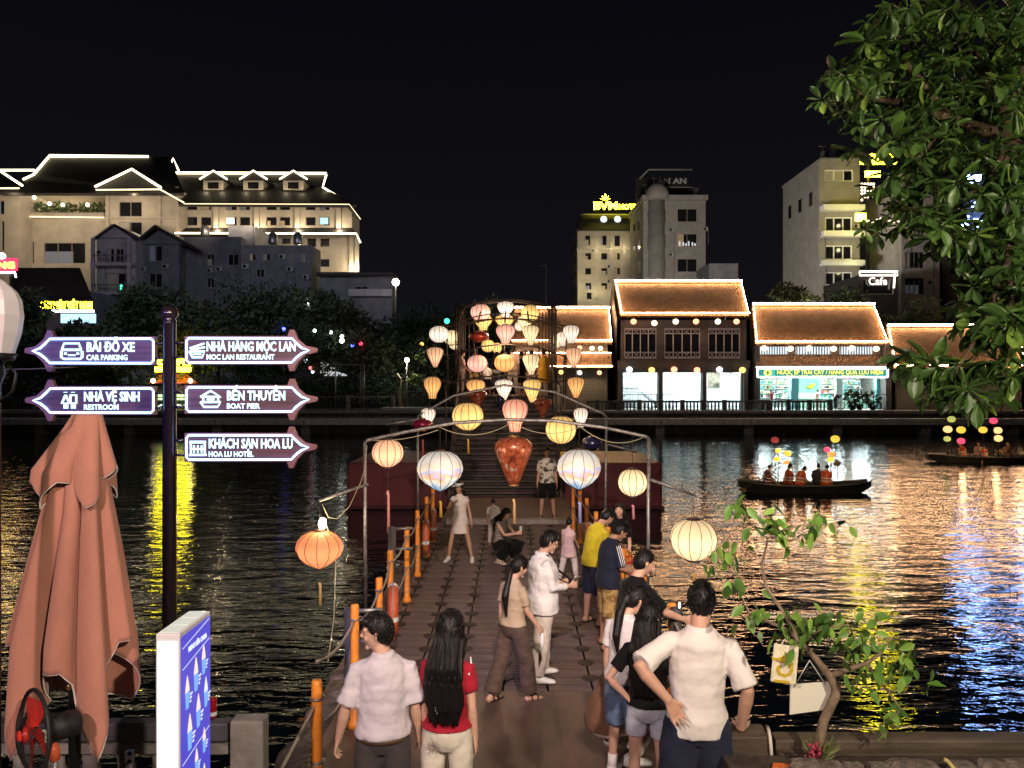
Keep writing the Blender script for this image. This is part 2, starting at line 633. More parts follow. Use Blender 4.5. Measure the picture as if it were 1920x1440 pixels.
# the white room behind the ground floor bays
m = MB()
m.b2(X0 + .3, X1 - .3, D + 4.2, D + 4.4, FL, 5.6); m.b2(X0 + .3, X1 - .3, D + .4, D + 4.2, 5.6, 5.75)
m.b2(X0 + .32, X0 + .5, D + .4, D + 4.2, FL, 5.6); m.b2(X1 - .5, X1 - .32, D + .4, D + 4.2, FL, 5.6)
part(h1, 'inner_wall', m, M_white)
m = MB(); m.b2(X0 + .3, X1 - .3, D + .4, D + 4.2, FL, FL + .02); part(h1, 'inner_floor', m, M_conc)
M_tube = glow('fluorescent_tube', (0.78, 1.0, 1.0), 170, True)
for lo in lo_h:
    cx = (lo[0] + lo[1]) / 2
    m = MB(); m.b2(cx - .95, cx + .95, D + 1.5, D + 1.75, 5.42, 5.52)
    part(h1, 'ceiling_light', m, M_tube)
    # rolled shutter box above each bay
    m = MB(); m.b2(lo[0] + .02, lo[1] - .02, D - .05, D + .25, lo[3] - .34, lo[3] - .01)
    part(h1, 'shutter_box', m, M_pillar)
# staircase seen in the left bay, picture in the right bay
M_steel = mat('brushed_steel', (0.35, 0.36, 0.37), 0.35, 0.8)
lo = lo_h[0]
m = MB()
yy = D + 2.6
m.b2(lo[0] - .1, WX(1205, yy), yy, yy + .9, WZ(738, yy), WZ(733, yy))
m.slab((WX(1205, yy), yy, WZ(733, yy)), (WX(1205, yy), yy + .9, WZ(733, yy)), (WX(1236, yy), yy + .9, WZ(758, yy)), (WX(1236, yy), yy, WZ(758, yy)), -.2)
m.b2(WX(1196, yy), WX(1199, yy), yy, yy + .1, FL, WZ(738, yy))
part(h1, 'staircase', m, M_lat)
m = MB()
m.tube([(lo[0] - .1, yy - .02, WZ(706, yy)), (WX(1205, yy), yy - .02, WZ(706, yy)), (WX(1236, yy), yy - .02, WZ(728, yy))], .04, 6)
for k in range(4):
    m.tube([(WX(1175 + 10 * k, yy), yy - .02, WZ(706, yy)), (WX(1175 + 10 * k, yy), yy - .02, WZ(734, yy))], .02, 5)
part(h1, 'stair_rail', m, M_steel)
m = MB()
m.cur = 0; m.b2(lo[0] + .1, WX(1198, D + 4), D + 4.06, D + 4.18, WZ(728, D + 4), WZ(695, D + 4))
part(h1, 'inner_window', m, M_lat)
M_pict = mat('framed_picture', (0.25, 0.2, 0.15), 0.6, var=0.9, vscale=1.2, col2=(0.5, 0.4, 0.3))
m = MB(); m.b2(WX(1328, D + 4), WX(1350, D + 4), D + 4.06, D + 4.16, WZ(727, D + 4), WZ(697, D + 4))
part(h1, 'picture', m, M_pict)
m = MB(); m.tube([(WX(1368, D + 3.8), D + 3.9, 5.3), (WX(1386, D + 3.8), D + 3.4, FL)], .03, 6); m.tube([(WX(1372, D + 3.8), D + 3.9, 5.3), (WX(1390, D + 3.8), D + 3.4, FL)], .03, 6)
part(h1, 'ladder', m, M_steel)

# ---- shop
h2 = thing('gift_shop', 'brightly lit open shop with green sign band under a tiled roof', 'shop', (WX(1540, D), D + 3, FL), 0, 'lantern houses along the quay')
a, b, c, d, _ = gable_roof(h2, 1416, 1665, 645, 1410, 1638, 574, de=D - .2, dr=D + 4.0)
X0, X1 = WX(1413, D), WX(1668, D)
cl_h = [PX(D, *r) for r in ((1421, 649, 1484, 664), (1497, 649, 1565, 664), (1580, 649, 1645, 664))]
m = MB(); facade(m, X0, X1, WZ(692, D), WZ(646, D), D + .6, [(x0, x1, z0, z1) for x0, x1, z0, z1 in cl_h], .3)
part(h2, 'front_wall', m, M_brickw)
for s in (X0, X1 - .45):
    m = MB(); m.b2(s, s + .45, D - .3, D + 7, FL, WZ(646, D)); part(h2, 'side_wall', m, M_pillar)
for h in cl_h:
    m = MB()
    k = 13
    for i in range(k):
        xx = h[0] + (h[1] - h[0]) * (i + .5) / k
        m.b2(xx - .05, xx + .05, D + .62, D + .7, h[2] + .002, h[3] - .002)
    f = part(h2, 'window', m, M_lat)
    m = MB(); m.b2(h[0] + .01, h[1] - .01, D + .75, D + .8, h[2] + .01, h[3] - .01)
    part(f, 'pane', m, glow('lit_frosted_glass', (.80, .95, 1.0), 1.15))
m = MB(); m.slab(W(1418, 689, D - 1.0), W(1664, 689, D - 1.0), W(1660, 665, D + .58), W(1418, 665, D + .58), .12)
aw = part(h2, 'lean_to_roof', m, M_roof)
m = MB(); m.tube([W(1418, 688.5, D - 1.1), W(1664, 688.5, D - 1.1)], .06, 6); part(aw, 'light_strip', m, M_ledw)
# sign band
SB = PX(D - 1.1, 1420, 691, 1664, 707)
m = MB(); m.b2(SB[0], SB[1], D - 1.12, D - .95, SB[2], SB[3])
sg = part(h2, 'sign_board', m, mat('sign_green', (0.02, 0.16, 0.13), 0.4, em=(0.03, 0.22, 0.22), es=0.9, sample=False))
m = MB()
for q in ((SB[0], SB[3]), (SB[0], SB[2])):
    m.tube([(SB[0], D - 1.17, q[1]), (SB[1], D - 1.17, q[1])], .055, 6)
for q in (SB[0], SB[1]):
    m.tube([(q, D - 1.17, SB[2]), (q, D - 1.17, SB[3])], .055, 6)
part(sg, 'light_frame', m, M_ledw)
M_ylet = glow('yellow_letters', (1.0, 0.86, 0.12), 1.7)
lettering(sg, 'lettering', 'NƯỚC ÉP TRÁI CÂY / HÀNG QUÀ LƯU NIỆM', M_ylet, (WX(1457, D - 1.2), D - 1.14, SB[2] + .24), .46, WX(1652, D) - WX(1457, D), bold=.007)
lettering(sg, 'small_lettering', 'ĐẶC SẢN - BÁNH KẸO - ĐỒ UỐNG', M_ylet, (WX(1475, D - 1.2), D - 1.14, SB[2] + .05), .15, 6.5)['kind'] = 'stuff'
m = MB()
cx, cz = WX(1440, D - 1.2), (SB[2] + SB[3]) / 2
for sgn in (-1, 1):
    m.tube([(cx, D - 1.16, cz + .27), (cx + sgn * .26, D - 1.16, cz + .1), (cx + sgn * .3, D - 1.16, cz), (cx + sgn * .26, D - 1.16, cz - .1), (cx, D - 1.16, cz - .27)], .05, 6)
    m.tube([(cx + sgn * .09, D - 1.16, cz + .15), (cx + sgn * .14, D - 1.16, cz), (cx + sgn * .09, D - 1.16, cz - .15)], .03, 5)
part(sg, 'emblem', m, M_ylet)
m = MB(); m.b2(WX(1447, D - 1.2), WX(1454, D - 1.2), D - 1.16, D - 1.122, SB[2] + .12, SB[3] - .05); part(sg, 'teal_patch', m, glow('teal_patch', (.05, .6, .5), .9))
# interior
M_int = mat('shop_wall', (0.74, 0.82, 0.76), 0.7)
M_aqua = mat('aqua_panel', (0.25, 0.66, 0.72), 0.5)
yb = D + 4.5
m = MB(); m.b2(X0 + .45, X1 - .45, yb, yb + .2, FL, 4.9); m.b2(X0 + .45, X1 - .45, D - .2, yb, 4.9, 5.0)
part(h2, 'inner_wall', m, M_int)
m = MB(); m.b2(X0 + .45, X1 - .45, D - .4, yb, FL, FL + .02); part(h2, 'inner_floor', m, M_white)
for px in (1440, 1480, 1530, 1580, 1630):
    m = MB(); m.b2(WX(px - 16, D), WX(px + 16, D), D + 1.2, D + 1.4, 4.75, 4.85)
    part(h2, 'ceiling_light', m, M_tube)
goods = [mat('goods_' + nm, c, .6) for nm, c in (('white', (.8, .8, .78)), ('green', (.1, .35, .18)), ('teal', (.08, .38, .4)), ('yellow', (.75, .6, .1)), ('dark', (.05, .05, .06)), ('red', (.5, .06, .06)), ('tan', (.5, .36, .2)))]
rg = random.Random(3)
for sx0, sx1 in ((1424, 1466), (1468, 1480), (1537, 1563), (1579, 1610), (1612, 1640)):
    r = part(h2, 'shelf_rack', MB().b2(WX(sx0, yb), WX(sx1, yb), yb - .12, yb - .01, FL, 4.4), M_int)
    m = MB()
    for k in range(6):
        m.b2(WX(sx0, yb), WX(sx1, yb), yb - .5, yb - .125, FL + .5 + k * .42, FL + .53 + k * .42)
    part(r, 'shelf', m, M_white)
    m = MB()
    for k in range(6):
        x = WX(sx0, yb) + .05
        while x < WX(sx1, yb) - .15:
            ww, hh = rg.uniform(.06, .2), rg.uniform(.1, .3)
            m.cur = rg.randrange(len(goods))
            m.b2(x, x + ww, yb - .45, yb - .2, FL + .532 + k * .42, FL + .532 + k * .42 + hh)
            x += ww + rg.uniform(.02, .12)
    part(r, 'goods', m, goods, kind='stuff')
for px0, px1, zt, mm in ((1482, 1496, 4.6, M_aqua), (1566, 1578, 4.6, M_white), (1641, 1658, 4.5, M_aqua), (1412, 1422, 4.5, M_white)):
    m = MB(); m.b2(WX(px0, D + 1), WX(px1, D + 1), D + .8, D + 1.2, FL + .02, zt); part(h2, 'display_panel', m, mm)
m = MB(); m.b2(WX(1498, yb), WX(1535, yb), yb - .06, yb - .01, 3.2, 4.6); part(h2, 'green_board', m, mat('mint_board', (0.22, 0.52, 0.36), .6))
m = MB()
for px in (1515, 1522, 1518):
    m.sphere((WX(px, yb), yb - .25, 3.75 + rg.uniform(-.1, .2)), (.25, .1, .14), 10, 6)
part(h2, 'fruit_display', m, mat('banana_yellow', (.55, .6, .05), .6))
for px0, px1 in ((1497, 1530), (1541, 1562), (1585, 1640)):
    m = MB(); m.b2(WX(px0, D + 2), WX(px1, D + 2), D + 1.9, D + 2.5, FL + .02, FL + .95); part(h2, 'counter', m, mat('counter_green', (.33, .52, .4), .5))
m = MB(); m.b2(WX(1457, D), WX(1558, D), D - .7, D - .1, FL + .82, FL + .9)
for px in (1460, 1490, 1525, 1554):
    m.b2(WX(px, D), WX(px, D) + .08, D - .65, D - .57, FL, FL + .82)
single('long_table', m, M_black, 'long black table across the front of the lit shop', 'table')
m = MB(); m.lathe([(.48, FL), (.55, FL + .1), (.55, FL + .85), (.5, FL + .9)], (WX(1434, D - 1), D - .9, 0), 14)
single('round_bin', m, M_black, 'black round drum stall beside the lit shop entrance', 'drum')

# ---- low house left of the two storey one, low house on the right, farther roof on the right edge
h0 = thing('low_house', 'low tiled house partly behind the bridge lanterns with two lit roof tiers', 'house', (WX(1060, D), D + 3, FL), 0, 'lantern houses along the quay')
a, b, c, d, _ = gable_roof(h0, 960, 1148, 643, 965, 1143, 581, strips=('ridge', 'eave', 'right'))
m = MB(); m.slab(W(960, 688, D - 1.2), W(1148, 688, D - 1.2), W(1146, 663, D - .01), W(960, 663, D - .01), .12)
aw = part(h0, 'lean_to_roof', m, M_roof)
m = MB(); m.tube([W(960, 686.5, D - 1.3), W(1148, 686.5, D - 1.3)], .04, 6); part(aw, 'light_strip', m, M_led)
m = MB(); m.tube([W(960, 661.5, D - .25), W(1146, 661.5, D - .25)], .02, 6); part(aw, 'light_strip', m, M_led)
X0, X1 = WX(960, D), WX(1146, D)
m = MB(); facade(m, X0, X1, FL, WZ(645, D), D, [(WX(1080, D), WX(1137, D), FL, WZ(692, D)), (WX(990, D), WX(1060, D), FL, WZ(692, D))], .4)
part(h0, 'front_wall', m, M_pillar)
side_gables(h0, X0, X1, WZ(645, D), D + 3.4, c.z, M_pillar)


def shutter(root, px0, px1, py):
    x0, x1, zt = WX(px0, D), WX(px1, D), WZ(py, D)
    m = MB()
    k = 14
    for i in range(k):
        z0 = FL + (zt - FL) * i / k
        m.b2(x0, x1, D + .16, D + .2 - .02 * (i % 2), z0 + .012, FL + (zt - FL) * (i + 1) / k)
    s_ = part(root, 'roller_shutter', m, M_shut)
    m = MB(); m.b2(x0, x0 + .07, D + .08, D + .158, FL, zt); m.b2(x1 - .07, x1, D + .08, D + .158, FL, zt)
    part(s_, 'shutter_rail', m, M_steel)


shutter(h0, 1080, 1137, 692); shutter(h0, 990, 1060, 692)
h3 = thing('shuttered_house', 'low tiled house half hidden by the overhanging tree with closed shutters', 'house', (WX(1790, D), D + 3, FL), 0, 'lantern houses along the quay')
a, b, c, d, _ = gable_roof(h3, 1676, 1925, 690, 1662, 1905, 614)
X0, X1 = WX(1672, D), WX(1922, D)
hs = [(WX(q0, D), WX(q1, D), FL, WZ(708, D)) for q0, q1 in ((1682, 1742), (1756, 1815), (1830, 1900))]
m = MB(); facade(m, X0, X1, FL, WZ(692, D), D, hs, .4); part(h3, 'front_wall', m, M_pillar)
side_gables(h3, X0, X1, WZ(692, D), D + 3.4, c.z, M_pillar)
for q0, q1 in ((1682, 1742), (1756, 1815), (1830, 1900)):
    shutter(h3, q0, q1, 708)
h4 = thing('end_house', 'lit tiled roof corner of the last house at the right edge of the view', 'house', (WX(2000, D), D + 3, FL), 0, 'lantern houses along the quay')
a, b, c, d, _ = gable_roof(h4, 1928, 2140, 680, 1912, 2120, 600)
m = MB(); m.b2(WX(1930, D), WX(2135, D), D, D + .4, FL, WZ(682, D)); part(h4, 'front_wall', m, M_pillar)

# ---- promenade balustrade, barriers, plants and bicycles in front of the houses
M_bal = mat('balustrade_stone', (0.075, 0.068, 0.065), 0.75, var=0.3)
bz, bh = 1.86, 0.72
bal = thing('stone_balustrade', 'low dark stone balustrade in front of the houses by the lake', 'balustrade', (WX(1380, 63), 62.3, 1.86))
m = MB(); m.b2(WX(1100, 62), WX(1560, 62), 62.12, 62.42, bz + bh - .1, bz + bh + .06); part(bal, 'top_rail', m, M_bal)
m = MB(); m.lathe([(.075, 0), (.075, .06), (.05, .1), (.09, .3), (.055, .5), (.075, .58), (.075, bh - .1)], (0, 0, 0), 8)
posts = [1120, 1161, 1200, 1240, 1281, 1320, 1360, 1400, 1441, 1480, 1520, 1558]
locs = []
x = WX(1104, 62)
while x < WX(1556, 62):
    if all(abs(x - WX(q, 62)) > .3 for q in posts):
        locs.append((x, 62.27, bz))
    x += .285
copies(bal, 'baluster', m.mesh('baluster', M_bal), locs)
m = MB(); m.b2(-.16, .16, -.16, .16, 0, bh + .12)
copies(bal, 'post', m.mesh('post', M_bal), [(WX(q, 62), 62.27, bz) for q in posts])


def barrier(px0, px1, d, z, h, label, m_, gap=.22):
    x0, x1 = WX(px0, d), WX(px1, d)
    t = thing('metal_barrier', label, 'barrier', ((x0 + x1) / 2, d, z), 0, 'metal crowd barriers on the far bank')
    m = MB(); m.tube([(x0, d, z), (x0, d, z + h - .1), (x0 + .1, d, z + h), (x1 - .1, d, z + h), (x1, d, z + h - .1), (x1, d, z)], .03, 6)
    m.tube([(x0, d, z + .15), (x1, d, z + .15)], .025, 6)
    part(t, 'frame', m, m_)
    n_ = max(2, int((x1 - x0) / gap))
    m = MB(); m.tube([(0, 0, z + .15), (0, 0, z + h)], .016, 5)
    me = m.mesh('bar', m_)
    copies(t, 'bar', me, [(x0 + (x1 - x0) * (i + 1) / (n_ + 1), d, 0) for i in range(n_)])
    return t


barrier(1166, 1236, 63.2, 1.86, 1.25, 'dark crowd barrier in front of the bay with the staircase', M_dark)
barrier(1240, 1262, 63.2, 1.86, 1.25, 'short rounded dark barrier in front of the empty white bay', M_dark)
barrier(1556, 1672, 62.6, 1.86, 1.25, 'long dark barrier in front of the shop plants and bicycles', M_dark, .3)
M_leaf2 = mat('pot_plant_green', (0.05, 0.10, 0.03), 0.6, var=.4)
for px, lab in ((1598, 'bushy dark plant beside the bicycles before the shop'), (1612, 'tall leafy potted plant in the middle of the shop front plants'), (1636, 'spreading potted palm at the right end of the shop front')):
    t = thing('potted_plant', lab, 'plant', (WX(px, 63.3), 63.3, 1.86), 0, 'plants before the shop')
    m = MB(); m.lathe([(.2, 0), (.3, .4), (.28, .42)], (WX(px, 63.3), 63.3, 1.86), 10); part(t, 'pot', m, M_black)
    m = MB(); leafcloud(m, (WX(px, 63.3), 63.3, 2.75), (.5, .4, .5), 90, .45, rg, .1); part(t, 'foliage', m, M_leaf2)


def bicycle(px, d, z, label, rz=0):
    t = thing('bicycle', label, 'bicycle', (WX(px, d), d, z), rz, 'bicycles on the promenade')
    for sx_ in (-.52, .52):
        m = MB(); m.torus((sx_, 0, .33), .32, .022, Matrix.Rotation(PI / 2, 4, 'X'), 18, 6)
        wv_ = part(t, 'wheel', m, M_black, local=True)
    m = MB()
    for q in (((-.52, 0, .33), (-.1, 0, .3)), ((-.1, 0, .3), (-.2, 0, .8)), ((-.2, 0, .75), (.35, 0, .78)), ((-.1, 0, .3), (.35, 0, .75)), ((.52, 0, .33), (.33, 0, .95)), ((-.52, 0, .33), (-.18, 0, .72))):
        m.tube(q, .022, 6)
    part(t, 'frame', m, mat('bicycle_paint', (.35, .3, .12), .4), local=True)
    m = MB(); m.tube([(.33, -.25, .98), (.34, 0, .95), (.33, .25, .98)], .018, 6); part(t, 'handlebar', m, M_steel, local=True)
    m = MB(); m.sphere((-.22, 0, .85), (.13, .07, .04), 8, 6); part(t, 'saddle', m, M_black, local=True)
    return t


bicycle(1588, 63.0, 1.86, 'bicycle parked in front of the shop counter')
bicycle(1648, 63.0, 1.86, 'bicycle parked at the right end of the shop', .2)
# ================================================================ far buildings
M_cream = mat('cream_render', (0.42, 0.37, 0.30), 0.8, var=0.18, vscale=.5)
M_grey = mat('grey_render', (0.27, 0.26, 0.25), 0.85, var=0.2, vscale=.6)
M_greyd = mat('old_grey_render', (0.15, 0.15, 0.17), 0.85, var=0.3, vscale=.7)
M_villa = mat('villa_white', (0.38, 0.37, 0.40), 0.8, var=0.2, vscale=.8)
M_rdark = mat('dark_roof', (0.022, 0.020, 0.021), 0.7, var=0.3)
M_sill = mat('window_surround', (0.30, 0.27, 0.23), 0.7)
M_dglass = mat('dark_glass', (0.012, 0.012, 0.015), 0.12, spec=0.6)
M_hled = glow('hotel_led', (1.0, 0.84, 0.50), 5.5)
M_hled2 = glow('hotel_soft_led', (1.0, 0.80, 0.48), 2.2)
WARM = (1.0, 0.80, 0.50)


def block(root, name, px0, px1, py0, py1, d, depth, m_, holes=(), base=None, t=.4, pane=None, frame=None, nx=2, nz=1, bar=.08):
    """a storeyed box with real window openings in its front; pixels at depth d."""
    x0, x1, z1 = WX(px0, d), WX(px1, d), WZ(py0, d)
    z0 = FL if py1 and py1 >= 600 else (WZ(py1, d) if py1 else FL)
    hs = [PX(d, *h) for h in holes]
    m = MB()
    facade(m, x0, x1, z0, z1, d, hs, t)
    m.b2(x0, x0 + t, d + t + .002, d + depth, z0, z1); m.b2(x1 - t, x1, d + t + .002, d + depth, z0, z1)
    m.b2(x0, x1, d + depth, d + depth + t, z0, z1); m.b2(x0 + t, x1 - t, d + t + .01, d + depth, z1 - .3, z1 - .02)
    m.b2(x0 + t, x1 - t, d + t + 2.5, d + t + 2.6, z0, z1 - .3)
    w_ = part(root, name, m, m_)
    for h in hs:
        window(root, h, d, pane or M_dglass, frame or M_sill, nx, nz, bar)
    return w_


def led(root, pts, d, r=.11, m_=None, dd=None):
    m = MB()
    m.tube([W(x, y, (dd[i] if dd else d)) for i, (x, y) in enumerate(pts)], r, 6)
    return part(root, 'light_strip', m, m_ or M_hled)


def side_panes(root, px, d, depth, spans, rows, hh):
    """windows on the left flank of a block."""
    x = WX(px, d)
    for a, b in spans:
        for y in rows:
            f = part(root, 'side_window', MB().b2(x - .06, x - .004, d + a - .1, d + b + .1, WZ(y + hh, d) - .1, WZ(y, d) + .1), M_sill)
            m = MB(); m.b2(x - .075, x - .062, d + a, d + b, WZ(y + hh, d), WZ(y, d)); part(f, 'pane', m, M_dglass)


# ---- the long hotel on the left, its roof edges drawn in light
DH = 112.0
ho = thing('grand_hotel', 'long cream hotel with glowing roof edges, gables and dormers above the left bank', 'hotel', (WX(330, DH), DH, FL))
block(ho, 'main_wall', 36, 200, 405, 600, DH, 18, M_cream, [(46, 453, 64, 494), (82, 455, 160, 494), (82, 530, 160, 575)], nx=3)
block(ho, 'gable_wall', 200, 338, 356, 600, DH - 2, 20, M_cream, [(223, 378, 266, 406), (223, 416, 266, 455), (223, 470, 266, 505)], nx=2)
m = MB()
for q in (203, 300, 334):
    m.b2(WX(q - 3, DH - 2), WX(q + 3, DH - 2), DH - 2.35, DH - 2.004, WZ(470, DH), WZ(358, DH))
m.b2(WX(198, DH - 2), WX(340, DH - 2), DH - 2.4, DH - 2.004, WZ(411, DH - 2), WZ(408, DH - 2))
part(ho, 'pilaster', m, M_cream, kind='stuff')
block(ho, 'end_wall', -40, 36, 356, 600, DH - 3, 20, M_cream, [(-8, 376, 8, 402), (-8, 414, 8, 470), (-30, 376, -14, 402)], nx=1)
# open terrace
block(ho, 'terrace_wall', 36, 200, 358, 404, DH + 6, 1, M_cream)
m = MB(); m.b2(WX(37, DH), WX(199, DH), DH - .5, DH + 6, WZ(409, DH), WZ(405, DH) - .01); ter = part(ho, 'terrace_slab', m, M_cream)
m = MB(); m.b2(WX(37, DH), WX(199, DH), DH - .55, DH - .35, WZ(406, DH) + .05, WZ(400, DH)); part(ter, 'parapet', m, M_cream)
m = MB()
rg = random.Random(11)
for q in range(44, 198, 9):
    leafcloud(m, (WX(q + rg.uniform(-2, 2), DH + .6), DH + .6, WZ(392 - rg.random() * 5, DH)), (.75, .5, .7 + .5 * (q < 75)), 46, .6, rg, .1)
part(ter, 'planting', m, mat('terrace_plants', (.06, .10, .03), .6, var=.4), kind='stuff')
M_bulb = glow('terrace_bulb', (1.0, .92, .6), 9)
m = MB()
for q, r in ((43, 364), (64, 370), (93, 382), (118, 384), (164, 384), (50, 368)):
    m.sphere(W(q, r, DH + .3), .26, 8, 6)
part(ter, 'lamp_bulb', m, M_bulb, kind='stuff')
# roofs
def roofslab(root, pts, ds, t=.4, m_=M_rdark, name='roof'):
    vs = [W(x, y, d_) for (x, y), d_ in zip(pts, ds)]
    m = MB()
    k = len(vs)
    nn = (vs[1] - vs[0]).cross(vs[2] - vs[0]).normalized() * t
    if nn.z < 0:
        nn = -nn
    m.add(vs + [v - nn for v in vs], [tuple(range(k)), tuple(reversed(range(k, 2 * k)))] + [(i, k + i, k + (i + 1) % k, (i + 1) % k) for i in range(k)])
    return part(root, name, m, m_)


roofslab(ho, [(5, 362), (345, 362), (318, 294), (93, 294), (62, 328), (44, 337)], [DH - 4, DH - 4, DH + 8, DH + 8, DH + 2, DH])
roofslab(ho, [(-60, 358), (45, 362), (-6, 322), (-80, 322)], [DH - 5, DH - 5, DH + 3, DH + 3])
roofslab(ho, [(174, 353), (306, 353), (247, 318)], [DH - 3.5, DH - 3.5, DH - 3.4], 1.2, name='gable')
roofslab(ho, [(306, 353), (347, 379), (306, 330), (247, 318)], [DH - 3.5, DH - 1, DH + 6, DH - 3.4])
roofslab(ho, [(335, 382), (668, 384), (655, 378), (606, 352), (612, 327), (318, 326)], [DH - 3.5, DH - 3.5, DH + 2, DH + 5, DH + 9, DH + 9])
roofslab(ho, [(655, 380), (677, 410), (668, 385), (612, 350)], [DH - 3, DH - 1, DH + 8, DH + 8])
led(ho, [(93, 292), (278, 294)], DH + 7.8, .22)
led(ho, [(93, 292), (63, 327), (44, 336)], DH, .16, dd=[DH + 7.8, DH + 1.8, DH - .2])
led(ho, [(308, 330), (325, 297), (335, 320)], DH + 7.6, .14)
led(ho, [(303, 331), (348, 359)], DH + 5, .15)
led(ho, [(178, 350), (247, 317), (302, 352)], DH - 3.9, .16)
led(ho, [(180, 356), (300, 355), (345, 380)], DH - 4, .10, M_hled2)
led(ho, [(318, 324), (612, 325)], DH + 8.8, .18)
led(ho, [(612, 327), (605, 351), (655, 381)], DH + 3, .14)
led(ho, [(-5, 317), (42, 348)], DH - 5.2, .15); led(ho, [(-30, 319), (65, 319)], DH + 7, .16); led(ho, [(-40, 353), (36, 353)], DH - 5.1, .10, M_hled2)
led(ho, [(40, 406), (200, 408)], DH - .6, .08, M_hled2)
led(ho, [(345, 382), (655, 383), (676, 411)], DH - 3.8, .05, M_hled2)
# right wing
wn = [(350, 384, 370, 394), (376, 384, 396, 394), (424, 384, 444, 394), (449, 384, 469, 394), (499, 384, 519, 394), (524, 384, 544, 394), (573, 384, 592, 394), (599, 384, 618, 394)]
wn += [(x0, 406, x1, 423) for x0, _, x1, _ in wn] + [(575, 446, 593, 463), (600, 446, 618, 463), (600, 485, 618, 501), (490, 446, 545, 458), (575, 510, 593, 530)]
block(ho, 'wing_wall', 332, 660, 384, 600, DH, 5, M_cream, wn, nx=1)
M_lit = glow('lit_window_white', (.95, 1.0, .95), 1.3)
M_litb = glow('lit_window_blue', (.45, .85, 1.0), .9)
for px, mm in ((432, M_lit), (608, M_litb)):
    m = MB(); m.b2(WX(px - 8, DH), WX(px + 7, DH), DH + .08, DH + .1, WZ(420, DH), WZ(408, DH)); part(ho, 'lit_window', m, mm)
m = MB()
for px in (337, 407, 483, 559, 636):
    m.b2(WX(px - 4.5, DH), WX(px + 4.5, DH), DH - .5, DH - .004, WZ(429, DH), WZ(383, DH))
    m.b2(WX(px - 6.5, DH), WX(px + 6.5, DH), DH - .7, DH - .505, WZ(388, DH), WZ(383, DH))
    lamp('POINT', W(px, 426, DH - 1.3), 260, WARM, .1, name='column_uplight')
part(ho, 'column', m, M_cream, kind='stuff')
roofslab(ho, [(325, 437), (668, 437), (660, 427), (330, 427)], [DH - 2.5, DH - 2.5, DH - .1, DH - .1], .3, name='eave_roof')
led(ho, [(328, 437), (668, 438), (676, 455)], DH - 2.7, .12)
m = MB()
for px in (566, 660, 670):
    m.b2(WX(px - 4, DH), WX(px + 4, DH), DH - .45, DH - .004, WZ(600, DH), WZ(440, DH))
    lamp('POINT', W(px, 500, DH - 1.4), 280, WARM, .1, name='column_uplight')
part(ho, 'tall_column', m, M_cream, kind='stuff')
for px in (400, 475, 550):
    dm = part(ho, 'dormer', MB().b2(WX(px - 19, DH + 2), WX(px + 19, DH + 2), DH + 2, DH + 7, WZ(356, DH + 2), WZ(336, DH + 2)), M_cream)
    m = MB(); m.b2(WX(px - 10, DH + 2), WX(px + 10, DH + 2), DH + 1.95, DH + 1.996, WZ(354, DH + 2), WZ(342, DH + 2)); part(dm, 'pane', m, M_dglass)
    m = MB(); m.prism([(WX(px - 27, DH + 1.5), WZ(337, DH + 1.5)), (WX(px + 27, DH + 1.5), WZ(337, DH + 1.5)), (WX(px, DH + 1.5), WZ(321, DH + 1.5))], DH + 1.4, DH + 7, 'y'); part(dm, 'roof', m, M_rdark)
    m = MB(); m.tube([W(px - 26, 336, DH + 1.2), W(px, 320, DH + 1.2), W(px + 26, 336, DH + 1.2)], .12, 6); part(dm, 'light_strip', m, M_hled)
    for s_ in (-15, 15):
        lamp('POINT', W(px + s_, 354, DH + 1.0), 40, WARM, .1, name='dormer_uplight')
for px, py, e, dz in ((120, 384, 420, 3), (60, 370, 200, 3), (250, 366, 130, -4), (20, 366, 120, -5.5)):
    lamp('POINT', W(px, py, DH + dz), e, WARM, .3, name='terrace_lamp')
for q, e_ in ((30, 700), (150, 750), (260, 560), (430, 420), (580, 320)):
    lamp('AREA', (WX(q, 100), 101, 25.5), e_, (1.0, .80, .56), size=(9, 1), target=(WX(q, DH), DH, 27), name='facade_floodlight')

# ---- smaller houses below the hotel
DV = 97.0
vi = thing('white_villa', 'narrow white gabled villa with stacked balconies standing in front of the hotel', 'house', (WX(218, DV), DV, FL))
block(vi, 'front_wall', 181, 254, 446, 640, DV, 10, M_villa, [(200, 466, 214, 492), (217, 466, 232, 492), (198, 512, 240, 546), (203, 560, 240, 600)], nx=2)
m = MB(); m.prism([(WX(178, DV), WZ(447, DV)), (WX(257, DV), WZ(447, DV)), (WX(214, DV), WZ(421, DV))], DV - .5, DV + 10, 'y'); part(vi, 'gable', m, M_villa)
roofslab(vi, [(174, 448), (215, 419), (215, 419), (174, 448)], [DV - .8, DV - .8, DV + 10, DV + 10], .3); roofslab(vi, [(215, 419), (262, 448), (262, 448), (215, 419)], [DV - .8, DV - .8, DV + 10, DV + 10], .3)
for py in (497, 551, 604):
    b_ = part(vi, 'balcony', MB().b2(WX(180, DV), WX(256, DV), DV - 1.4, DV - .004, WZ(py + 4, DV), WZ(py - 2, DV)), M_villa)
    m = MB()
    for k in range(15):
        xx = WX(184 + k * 4.9, DV)
        m.b2(xx, xx + .05, DV - 1.35, DV - 1.3, WZ(py - 2, DV), WZ(py - 14, DV))
    m.b2(WX(182, DV), WX(254, DV), DV - 1.38, DV - 1.28, WZ(py - 14, DV) + .002, WZ(py - 16, DV)); part(b_, 'railing', m, M_greyd)
for q in (184, 251):
    m = MB(); m.b2(WX(q - 3, DV), WX(q + 3, DV), DV - 1.35, DV - 1.0, WZ(551, DV), WZ(449, DV)); part(vi, 'pillar', m, M_villa)
